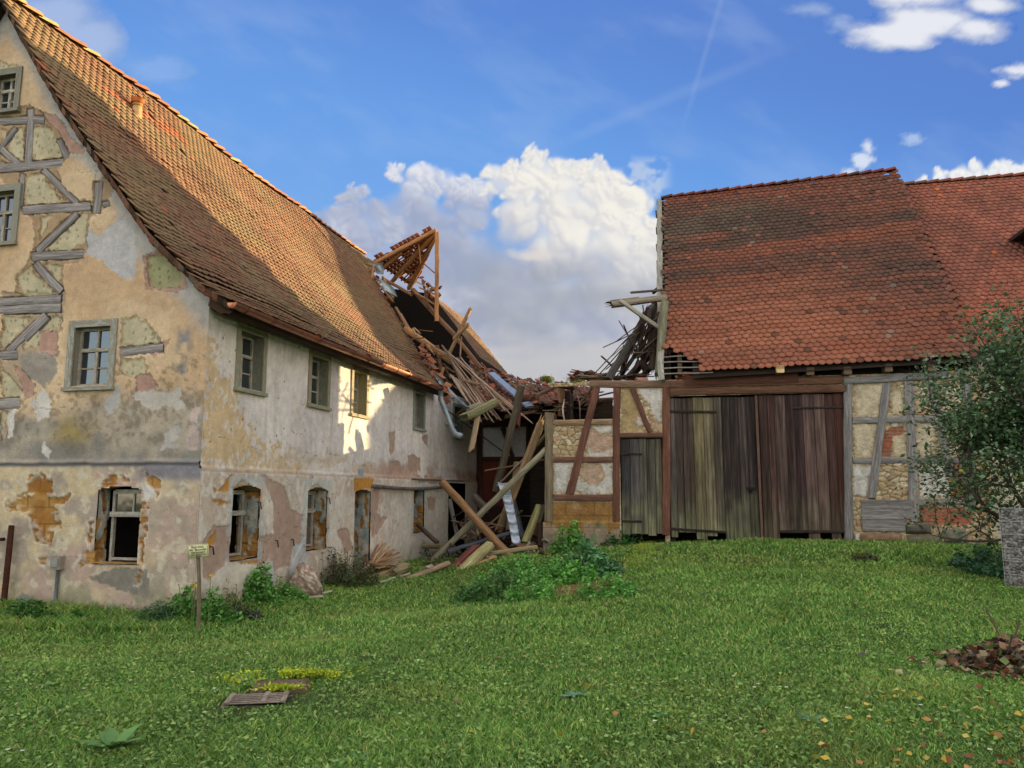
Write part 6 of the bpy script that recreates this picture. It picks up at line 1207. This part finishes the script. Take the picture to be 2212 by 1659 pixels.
# ================================================================== WEEDS
def clump(px_, py_, rx_, ry_, h, n, size, pal, label, name='weed_clump', cat='weeds', asp=.5, stems=14, back=0.0, tilt=1.0, ymax=None):
    c = G(px_, py_); c.y += back; u = rng.random((n, 3)); th = u[:, 0] * 6.283; r = np.sqrt(u[:, 1]); X_ = c.x + np.cos(th) * r * rx_; Y_ = c.y + np.sin(th) * r * ry_
    h = h * .9; lump = .25 + 1.5 * ss(.25, .8, fbm(X_ * 4.5, Y_ * 4.5, 3, 3)); top = h * lump * (1 - r ** 2 * .7); Z_ = gz(X_, Y_) + top * (1 - .85 * u[:, 2] ** 1.8)
    k = ~inb(X_, Y_); m = MB(); pc = np.array([H(q) for q in pal]); leaves(m, np.stack([X_, Y_, Z_], -1)[k], size, pc[rng.integers(0, len(pc), k.sum())] * (.7 + .5 * rng.random(k.sum()))[:, None], asp=asp, tilt=tilt)
    for q in range(stems):
        a = random.uniform(0, 6.28); rr_ = random.uniform(0, .8); p = Vector((c.x + math.cos(a) * rr_ * rx_, c.y + math.sin(a) * rr_ * ry_, 0)); p.z = float(gz(p.x, p.y)); hh_ = h * random.uniform(.8, 1.5); q2_ = p + Vector((random.uniform(-.1, .1), random.uniform(-.1, .1), hh_)); tube(m, [p, q2_], .005, H('#6a7040'), 5); Lf = np.array([list(p.lerp(q2_, f_)) for f_ in np.linspace(.45, 1, 9)]); leaves(m, Lf, size * .9, pc[rng.integers(0, len(pc), 9)], asp=asp)
    tag(m.build(name, M_LEAF), label, cat)
GN = ['#58943c', '#6ca84a', '#4c8234', '#7cb254']
clump(1150, 1262, 1.25, .80, .38, 6200, .085, GN, 'broad bright green weed patch in front of the fallen beams'); clump(1275, 1245, .62, .50, .48, 1900, .13, ['#4a7846', '#5e9058', '#3f6a3e', '#72a06a'], 'tall nettles right of the broad weed patch, beside the bare straw', 'nettle_clump', 'nettles')
clump(1232, 1195, .50, .3, .55, 1100, .10, GN, 'dark green weeds against the stone plinth of the barn'); clump(1350, 1178, .62, .28, .36, 1500, .08, ['#356a2c', '#437c34', '#2c5a24'], 'low dark green weeds under the narrow plank door')
clump(1145, 1298, .42, .3, .34, 900, .07, GN, 'small weed tuft in front of the broad patch, middle of three'); clump(1030, 1300, .45, .32, .30, 1000, .07, ['#456f34', '#57853e', '#38602a'], 'leftmost small weed tuft in front of the broad patch'); clump(1315, 1290, .50, .28, .28, 1000, .07, GN, 'weed tuft right of the bare straw patch'); clump(1075, 1278, .45, .35, .30, 800, .07, ['#3f6030', '#4d7238'], 'dark weed tuft at the left edge of the broad patch')
clump(440, 1345, .62, .30, .42, 1900, .075, ['#487f30', '#5c9440', '#3c6c28', '#74a048'], 'bright green weeds around the foot of the warning sign'); clump(560, 1312, .40, .28, .50, 1500, .08, GN, 'leafy green weeds under the first arched window, tallest at the wall'); clump(505, 1338, .45, .28, .26, 900, .06, ['#4a5040', '#3a4434', '#5c6048'], 'dark withered weeds between the sign and the leafy green clump')
clump(610, 1300, .5, .22, .22, 800, .06, GN, 'low green weeds left of the rock'); clump(480, 1325, .28, .2, .42, 420, .06, ['#7a8840', '#8a7440', '#5c7034'], 'yellowing weeds with autumn leaves just right of the sign')
clump(745, 1268, .72, .5, .62, 2600, .06, ['#3f4f2c', '#33402a', '#56683a', '#6a5a3c'], 'dark bramble growing over the left end of the wood heap', 'bramble', 'bramble', stems=26); clump(880, 1212, .8, .5, .55, 1800, .055, ['#4c5a34', '#3c4a2a', '#6a6a3c'], 'dark bramble behind the wood heap at the house wall', 'bramble', 'bramble', stems=22)
clump(40, 1345, 1.3, .25, .22, 2600, .07, ['#3d6a2c', '#4c7c34', '#335a26'], 'low green weeds along the foot of the gable, left end'); clump(345, 1352, .4, .14, .24, 700, .09, ['#3d6440', '#4a7048'], 'bluish green tuft at the house corner', asp=.15)
clump(2150, 1245, .35, 1.3, .40, 1700, .10, ['#3f6a46', '#527c58', '#355a3c'], 'nettles growing along the foot of the stone-filled fence', 'nettle_clump', 'nettles'); clump(2090, 1165, .8, .4, .75, 1700, .08, ['#2f4e28', '#3d6030', '#27421f'], 'dark green weeds at the foot of the tree by the barn wall'); clump(1865, 1210, .3, .15, .12, 260, .06, ['#4a5a3a', '#6a5a3c'], 'tiny withered tuft on the lawn before the foundation stones')
clump(950, 1222, .5, .3, .18, 500, .05, ['#5a6a38', '#4a5a30'], 'thin weeds below the round beam by the house')
for k, (px_, py_) in enumerate(((418, 1262), (422, 1268), (455, 1243))): 
    c = D(px_, py_, 11.3); m = MB(); tube(m, [Vector((c.x, c.y, float(gz(c.x, c.y)))), c], .005, H('#5c7034'), 5); P_ = np.array(c)[None] + rng.normal(size=(40, 3)) * .014; leaves(m, P_, .022, H('#e0c820')); tag(m.build('yellow_flower', M_LEAF), 'yellow flower on a thin stalk among the weeds at the warning sign', 'flower', 'yellow flowers by the sign')
# leaf heap with wilting plant at the right edge
c = G(2165, 1450); m = MB(); n = 1000; P_ = rng.normal(size=(n, 3)) * np.array([.27, .27, .0]) + np.array([c.x + .10, c.y, 0]); rr = np.hypot((P_[:, 0] - c.x - .10) / .3, (P_[:, 1] - c.y) / .3); P_[:, 2] = gz(P_[:, 0], P_[:, 1]) + .26 * np.exp(-rr ** 2 / 1.6) * rng.random(n) + .03
leaves(m, P_, .075, np.array([H('#5a3a2c'), H('#7a4c38'), H('#8a6c50'), H('#a89878'), H('#4a4434'), H('#6a7a44'), H('#3c2a24')])[rng.integers(0, 7, n)], tilt=.5, asp=.75)
for k in range(9): tube(m, [Vector((c.x + random.uniform(-.2, .5), c.y + random.uniform(-.3, .3), c.z)), Vector((c.x + random.uniform(-.1, .7), c.y + random.uniform(-.3, .4), c.z + random.uniform(.3, .6)))], .008, H('#5a4038'), 5)
tag(m.build('leaf_heap', M_LEAF), 'heap of brown and reddish leaves at the right edge of the lawn', 'leaf heap')
# ================================================================== STONE-FILLED FENCE
gp0 = Vector((7.62, 12.15, 0)); gp1 = Vector((8.75, 9.7, 0)); GF = Frame((gp0.x, gp0.y, 0), (gp1.x - gp0.x, gp1.y - gp0.y), (.908, .419)); gl_ = (gp1 - gp0).length; zb = float(gz(8, 11)) - .1
fen = root('stone_filled_fence', (gp0.x, gp0.y, zb), 'low fence of wire mesh filled with small grey stones at the right edge', 'fence')
def gab_fn(U, Z):
    f1, f2, idd = voro(U * 17, Z * 21, 2); c = mix(H('#8b8a88'), H('#b0aaa0'), idd); c = mix(c, H('#6f6b66'), ss(.75, .8, idd)); c = mix(c, H('#48443e'), ss(.12, .03, f2 - f1)); return c, ss(0, .25, f2 - f1) * .03
m = MB()
sheet(None, GF, 0, gl_ + 2, zb, -.26, .012, [], gab_fn, None, None, mb=m); sheet(None, Frame((gp0.x, gp0.y, 0), (.908, .419), (GF.e.x, GF.e.y)), 0, .22, zb, -.26, .02, [], gab_fn, None, None, mb=m)
fbox(m, GF, 0.01, gl_ + 2, .02, .22, zb, -.262, H('#7a7670')); m.build('stone_filling', M_STONE, fen)
for z in np.arange(zb + .12, -.2, .2):
    m = MB(); tube(m, [GF.P(-.01, -.045, z), GF.P(gl_ + 2, -.045, z)], .004, H('#b0b4b4'), 5); m.build('wire', M_ZINC, fen)
for u in np.arange(0, gl_ + 2, .5):
    m = MB(); tube(m, [GF.P(u, -.04, zb), GF.P(u, -.04, -.24)], .004, H('#a0a4a4'), 5); m.build('wire', M_ZINC, fen)
# ================================================================== TREE
tr = root('apple_tree', (9.2, 13.2, -1.4), 'leafy bush-like apple tree with a few yellow leaves, in front of the barn wall', 'tree'); m = MB(); tips = []
def branch(p, d, L, r, lev):
    pts = [p]; rs = [r]; q = p.copy(); dd = d.copy(); n = 5
    for k in range(n): dd = (dd + Vector((random.gauss(0, .16), random.gauss(0, .16), random.gauss(.05, .12)))).normalized(); q = q + dd * L / n; pts.append(q.copy()); rs.append(r * (1 - .6 * (k + 1) / n))
    tube(m, pts, rs, H('#4a4238'), 6 if lev else 9)
    if lev >= 3:
        tips.extend(pts[1:]); return
    for k in range([6, 5, 4][lev]):
        f = random.randint(2, n); e = (dd * .5 + Vector((random.gauss(0, .75), random.gauss(0, .6), random.gauss(.35, .5)))).normalized(); branch(pts[f], e, L * random.uniform(.5, .72), rs[f] * .7, lev + 1)
    tips.extend(pts[3:])
base_ = Vector((9.2, 13.2, -1.45))
for d, L_ in (((-.30, -.15, 1), 2.6), ((-.6, -.1, .75), 2.0), ((.1, .1, 1), 2.7), ((-.85, -.35, .38), 1.9), ((.3, -.5, .9), 2.2), ((-.1, -.4, 1), 2.5)): branch(base_ + Vector((0, 0, .35)), Vector(d).normalized(), L_, .06, 0)
tube(m, [base_ + Vector((0, 0, -.1)), base_ + Vector((0, 0, .4))], [.13, .10], H('#4a4238'), 10); m.build('trunk', M_WOOD, tr, smooth=True)
T = np.array([list(t) for t in tips]); k = rng.integers(0, len(T), 34000); P_ = T[k] + np.array([.3, 0, 0]) + rng.normal(size=(34000, 3)) * np.array([.16, .16, .14])
cenv = ((P_[:, 0] - 9.1) / 2.45) ** 2 + ((P_[:, 1] - 12.9) / 2.3) ** 2 + ((P_[:, 2] - .6) / 2.9) ** 2 + (fbm(P_[:, 1] * 1.5 + P_[:, 0], P_[:, 2] * 1.5, 3, 1) - .5) * 1.2; P_ = P_[(cenv < 1.0) & (P_[:, 2] > -1.2) & (fbm(P_[:, 0] * 2.2, P_[:, 2] * 2.2 + P_[:, 1], 3, 3) > .33)]
pal = np.array([H('#4a6440'), H('#587850'), H('#6c8862'), H('#3a5230'), H('#7c9274'), H('#527042')]); cc = pal[rng.integers(0, 6, len(P_))] * (.7 + .5 * rng.random(len(P_)))[:, None]; yl = (rng.random(len(P_)) < .012) | ((np.hypot(P_[:, 0] - 7.4, P_[:, 2] + .1) < .3) & (rng.random(len(P_)) < .12)); cc[yl] = H('#b8962c')
m2 = MB(); leaves(m2, P_, .085, cc, asp=.6); m2.build('crown', M_LEAF, tr)
# distant tree tops behind the slumped roof
for k, (px_, py_, Yd, R, lb) in enumerate(((1247, 806, 60, .55, 'dark distant tree top peeping over the slumped roof, nearer the barn'), (1180, 806, 62, .4, 'very small distant tree top peeping over the slumped roof, nearer the house'))):
    c = D(px_, py_ + 14, Yd); dt = root('distant_tree', (c.x, c.y, -1.6), lb, 'tree'); m = MB(); tube(m, [Vector((c.x, c.y, -1.6)), c], [.25, .1], H('#4a4038'), 8); m.build('trunk', M_WOOD, dt)
    P_ = rng.normal(size=(2500, 3)) * np.array([R, R, .55 * R]) * .55 + np.array(c); m = MB(); leaves(m, P_, .13, np.array([H('#5a7040'), H('#6c7c44'), H('#8a8040')])[rng.integers(0, 3, 2500)]); m.build('crown', M_LEAF, dt)

# ================================================================== ADDED HOUSE BEHIND THE BARN (unseen, shaped for its shadow on the farmhouse)
S2 = Vector((SH.x, SH.y)); PERP = Vector((S2.y, -S2.x)); TE = math.tan(SUN_EL)
def occ(u, k): p = Vector((-4.84, 12)) - PERP * u + S2 * k; return p      # u measured as in the notes on the wall
hs = root('added_shadow_house', (12, 40, -1.6), 'added house, unseen behind the barn, that casts shadow on the farmhouse', 'house')
def pk(u, k, z): p = occ(u, k); return [p.x, p.y, z]
prof2 = [(4.0, -2), (4.0, 4.4), (11.2, 11.4), (14.2, 6.0), (14.2, -2)]
m = MB(); m.add([pk(u, 30, z) for u, z in prof2] + [pk(u, 38, z) for u, z in prof2], [(0, 1, 2, 3, 4), (9, 8, 7, 6, 5), (0, 5, 6, 1), (3, 8, 9, 4)], H('#b8aa90')); m.build('wall', M_PLAST, hs)
m = MB(); rc_ = lambda u, v, P: np.tile(H('#8a4c38'), (len(u), 1))
tile_patch(m, pk(3.8, 38.1, 4.25), pk(3.8, 29.8, 4.25), pk(11.2, 38.1, 11.45), pk(11.2, 29.8, 11.45), .4, .33, rc_); tile_patch(m, pk(14.4, 29.8, 5.7), pk(14.4, 38.1, 5.7), pk(11.2, 29.8, 11.45), pk(11.2, 38.1, 11.45), .4, .33, rc_)
o = m.build('roof', M_TILE, hs); m = MB(); m.add([pk(*q) for q in ((3.9, 29.9, 4.25), (3.9, 38, 4.25), (11.2, 38, 11.4), (11.2, 29.9, 11.4), (14.3, 38, 5.75), (14.3, 29.9, 5.75))], [(0, 1, 2, 3), (3, 2, 4, 5)], H('#3a2c24')); m.build('roof_boarding', M_WOOD, o)
# ================================================================== SKY BACKDROP WITH CLOUDS
R_ = 2500.0; az = np.radians(np.arange(-47, 43, .115)); el = np.radians(np.arange(-3, 47, .115)); A_, E_ = np.meshgrid(az, el, indexing='ij')
# angular coordinates of the clouds, degrees scaled to the measuring grid used for the buildings
xw = np.cos(E_) * np.sin(A_); yw = np.cos(E_) * np.cos(A_); zw_ = np.sin(E_)
fwd = yw * math.cos(PIT) + zw_ * math.sin(PIT); upv = -yw * math.sin(PIT) + zw_ * math.cos(PIT); SX = CX + F * xw / fwd; SY = CY - F * upv / fwd

sky_hi = mix(H('#2f74d2'), H('#5199ea'), ss(-50, 450, SY + (SX - 1300) * -.22)); sc_ = mix(sky_hi, H('#83bbf2'), ss(250, 900, SY + (SX - 1100) * -.12))
sc_ = mix(sc_, H('#3a76cc'), ss(900, 2300, SX) * ss(420, -50, SY) * .75)
wisp = fbm(SX / 300 + SY / 420, SY / 110 - SX / 240, 5, 2, .55); sc_ = mix(sc_, H('#aac4ea'), ss(.5, .9, wisp) * .22)
con = ss(10, 0, np.abs((SX - 1540) + (SY - 60) * .30)) * ss(0, 60, SY + 60) * ss(330, 150, SY); sc_ = mix(sc_, H('#c8d8f0'), con * .10)
con = ss(22, 0, np.abs((SY - 230) + (SX - 1400) * .42)) * ss(1150, 1300, SX) * ss(1800, 1500, SX); sc_ = mix(sc_, H('#a8c0e8'), con * .14)
KX, KY = A_.shape
def puffs(base, skel, seed, hi, lo, bright, kids=9, soft=.5, warpa=1.0, den=.75, L=(.62, .62, .48)):
    r_ = np.random.default_rng(seed); P_ = list(skel)
    for lev in range(2):
        nw = []
        for (cx_, cy_, rr_) in (P_ if lev == 0 else P_[len(skel):]):
            for q in range(kids if lev == 0 else 2):
                a_ = r_.random() * 6.283; d_ = rr_ * r_.uniform(.35, .95); k_ = rr_ * r_.uniform(.35, .62); nw.append((cx_ + math.cos(a_) * d_, cy_ + math.sin(a_) * d_ * .9, k_))
        P_ = P_ + nw
    wx = SX + ((fbm(SX / 60, SY / 60, 3, seed, .5) - .5) * 44 + (fbm(SX / 14, SY / 14, 3, seed + 1, .55) - .5) * 9) * warpa
    wy = SY + ((fbm(SX / 60 + 7, SY / 60, 3, seed + 2, .5) - .5) * 44 + (fbm(SX / 14 + 3, SY / 14, 3, seed + 3, .55) - .5) * 9) * warpa
    col = base.copy(); P0 = P_[:len(skel)]; P1 = P_[len(skel):]; r_.shuffle(P1); ln = math.sqrt(sum(q * q for q in L))
    for (cx_, cy_, rr_) in P0 + sorted([tuple(q) for q in P1], key=lambda q: -q[2]):
        k = (np.abs(SX - cx_) < rr_ + 40) & (np.abs(SY - cy_) < rr_ + 40)
        if not k.any(): continue
        dx = (wx[k] - cx_) / rr_; dy = (wy[k] - cy_) / rr_; d_ = np.hypot(dx, dy); nz_ = np.sqrt(np.clip(1 - d_ * d_, 0, 1))
        lam = (dx * L[0] - dy * L[1] + nz_ * L[2]) / ln; li = np.clip(.5 + .5 * lam, 0, 1) ** 1.3
        b_ = bright(SX[k], SY[k]); a_ = ss(1.0, soft, d_) * den
        c_ = mix(lo, hi, np.clip(li * b_ + (b_ - 1) * .25, 0, 1)); col[k] = mix(col[k], c_, a_)
    return col
left = [(770, 425, 30), (745, 415, 20), (855, 378, 26), (838, 362, 16), (905, 400, 40), (955, 390, 38), (1000, 410, 34), (1010, 450, 60), (880, 460, 70), (800, 490, 60), (735, 480, 50), (700, 520, 50), (760, 560, 70), (900, 560, 110), (1000, 600, 130), (1050, 700, 140), (1180, 700, 150), (820, 640, 80), (960, 720, 120), (1100, 800, 160), (1250, 800, 160), (950, 850, 150), (1400, 840, 150), (680, 560, 60), (1350, 700, 150), (1500, 780, 150)]
sc_ = puffs(sc_, left, 1, H('#ebebf0'), H('#8e9abb'), lambda x, y: .50 + .62 * ss(450, 350, y) + .35 * ss(.4, .7, fbm(x / 90, y / 90, 3, 2)), 7, .25, 1.0, .72)
hz = ss(1340, 1365, SX) * ss(1460, 1420, SX) * ss(330, 360, SY) * ss(450, 410, SY); sc_ = mix(sc_, H('#c4d3ea'), hz * ss(.40, .62, fbm(SX / 26, SY / 22, 5, 4)) * .7)
right = [(1100, 352, 28), (1145, 342, 24), (1080, 390, 40), (1180, 368, 34), (1228, 360, 34), (1280, 366, 38), (1325, 388, 40), (1150, 430, 75), (1250, 440, 85), (1345, 440, 50), (1385, 490, 48), (1425, 530, 50), (1290, 520, 110), (1390, 600, 110), (1190, 520, 100), (1460, 600, 80), (1430, 690, 100), (1500, 640, 110), (1560, 560, 70), (1490, 510, 45)]
sc_ = puffs(sc_, right, 3, H('#fff9ea'), H('#a6abc2'), lambda x, y: 1.30 - .60 * ss(450, 650, y + (fbm(x / 120, y / 120, 3, 4) - .5) * 200) - .30 * ss(1330, 1120, x) * ss(380, 480, y) + .10 * ss(1250, 1400, x), 8, .38, 1.1, .66)
# heavy grey base of the cloud, then a pale veil towards the horizon
gy_ = np.exp(-((SY - 655 - (SX - 1150) * .05 + (fbm(SX / 170, SY / 90, 4, 5) - .5) * 150) / 75) ** 2) * ss(860, 1050, SX) * ss(1620, 1480, SX); sc_ = mix(sc_, H('#9b9fa8'), gy_ * .75)
gl2 = ss(.9, .0, np.hypot((SX - 960) / 230, (SY - 560) / 170)); sc_ = mix(sc_, H('#8b99ba'), gl2 * .4)
veil = ss(690, 800, SY + (SX - 1150) * -.13 + (fbm(SX / 150, SY / 60, 5, 6) - .5) * 150) * ss(640, 900, SX) * ss(1850, 1500, SX); sc_ = mix(sc_, mix(H('#d3cfca'), H('#bdbcbd'), fbm(SX / 120, SY / 50, 4, 1)), veil * .9)
v3 = ss(.42, .7, fbm(SX / 90, SY / 60, 5, 3)) * ss(600, 660, SY) * ss(800, 740, SY) * ss(1110, 1000, SX) * ss(880, 960, SX); sc_ = mix(sc_, H('#d3d6de'), v3 * .8)
v2 = ss(1, .2, np.hypot((SX - 1150 - (fbm(SX / 40, SY / 40, 3, 5) - .5) * 40) / 68, (SY - 546 - (fbm(SX / 30, SY / 30, 4, 2) - .5) * 26) / 19)); sc_ = mix(sc_, H('#e6dcd2'), v2 * .8)
def wispy(base, blobs, colr, den, seed, s1=60, s2=28, thr=(-.10, .75)):
    h_ = np.zeros(SX.shape)
    for (cx_, cy_, rx_, ry_) in blobs: h_ = np.maximum(h_, 1 - np.hypot((SX - cx_) / rx_, (SY - cy_) / ry_))
    h_ = h_ + (fbm(SX / s1 + SY / s1 * .5, SY / s2 - SX / s1 * .3, 6, seed, .6) - .5) * 1.25 * (h_ > 0)
    t_ = ss(thr[0], thr[1], h_) * den; return mix(base, mix(H(colr) * .82, H(colr), ss(.1, .8, h_)), t_)
sc_ = wispy(sc_, [(1925, 75, 120, 42), (2010, 40, 130, 50), (2110, 62, 90, 36), (1990, -10, 120, 50), (2140, 10, 80, 30)], '#f2f3f7', .95, 6, 110, 40)
sc_ = wispy(sc_, [(1810, 50, 40, 26), (1750, 20, 70, 20)], '#b8cbea', .5, 3); sc_ = wispy(sc_, [(2195, 153, 60, 20), (2160, 180, 26, 10)], '#f0f2f8', .9, 2, 40, 18)
sc_ = wispy(sc_, [(1875, 318, 20, 26), (1862, 345, 34, 30), (1838, 375, 30, 20)], '#e4ecf8', .85, 5, 26, 22, (.05, .6)); sc_ = wispy(sc_, [(1970, 300, 36, 16)], '#c8daf4', .6, 4, 24, 14)
sc_ = puffs(sc_, [(1990, 392, 16), (2030, 380, 20), (2070, 378, 18), (2110, 362, 24), (2150, 366, 22), (2190, 370, 28), (2230, 362, 28), (2090, 400, 40), (2000, 410, 26), (2270, 380, 40), (2180, 400, 50)], 5, H('#fffdf6'), H('#c5cde0'), lambda x, y: 1.1 + 0 * x, 6, .4, .5, .8)
sc_ = wispy(sc_, [(100, 40, 150, 110), (190, 90, 90, 70), (20, -30, 160, 110)], '#b4c4e4', .75, 6, 160, 110, (-.1, .7)); sc_ = wispy(sc_, [(340, 150, 90, 34)], '#93b6ea', .5, 3, 80, 30)
V = np.stack([xw, yw, zw_], -1) * R_; K = np.arange(A_.size).reshape(A_.shape)
m = MB(); m.add(V, np.stack([K[:-1, :-1], K[1:, :-1], K[1:, 1:], K[:-1, 1:]], -1).reshape(-1, 4), sc_.reshape(-1, 3))
ms_, t_s, b_s = newmat('sky_backdrop'); at = t_s.nodes.new('ShaderNodeAttribute'); at.attribute_name = 'Col'; em = t_s.nodes.new('ShaderNodeEmission'); em.inputs[1].default_value = SKY_GAIN
t_s.links.new(at.outputs['Color'], em.inputs[0]); t_s.links.new(em.outputs[0], [q for q in t_s.nodes if q.type == 'OUTPUT_MATERIAL'][0].inputs[0]); t_s.nodes.remove(b_s)
tag(m.build('sky', ms_, loc=(0, 0, 0), smooth=True), kind='structure')
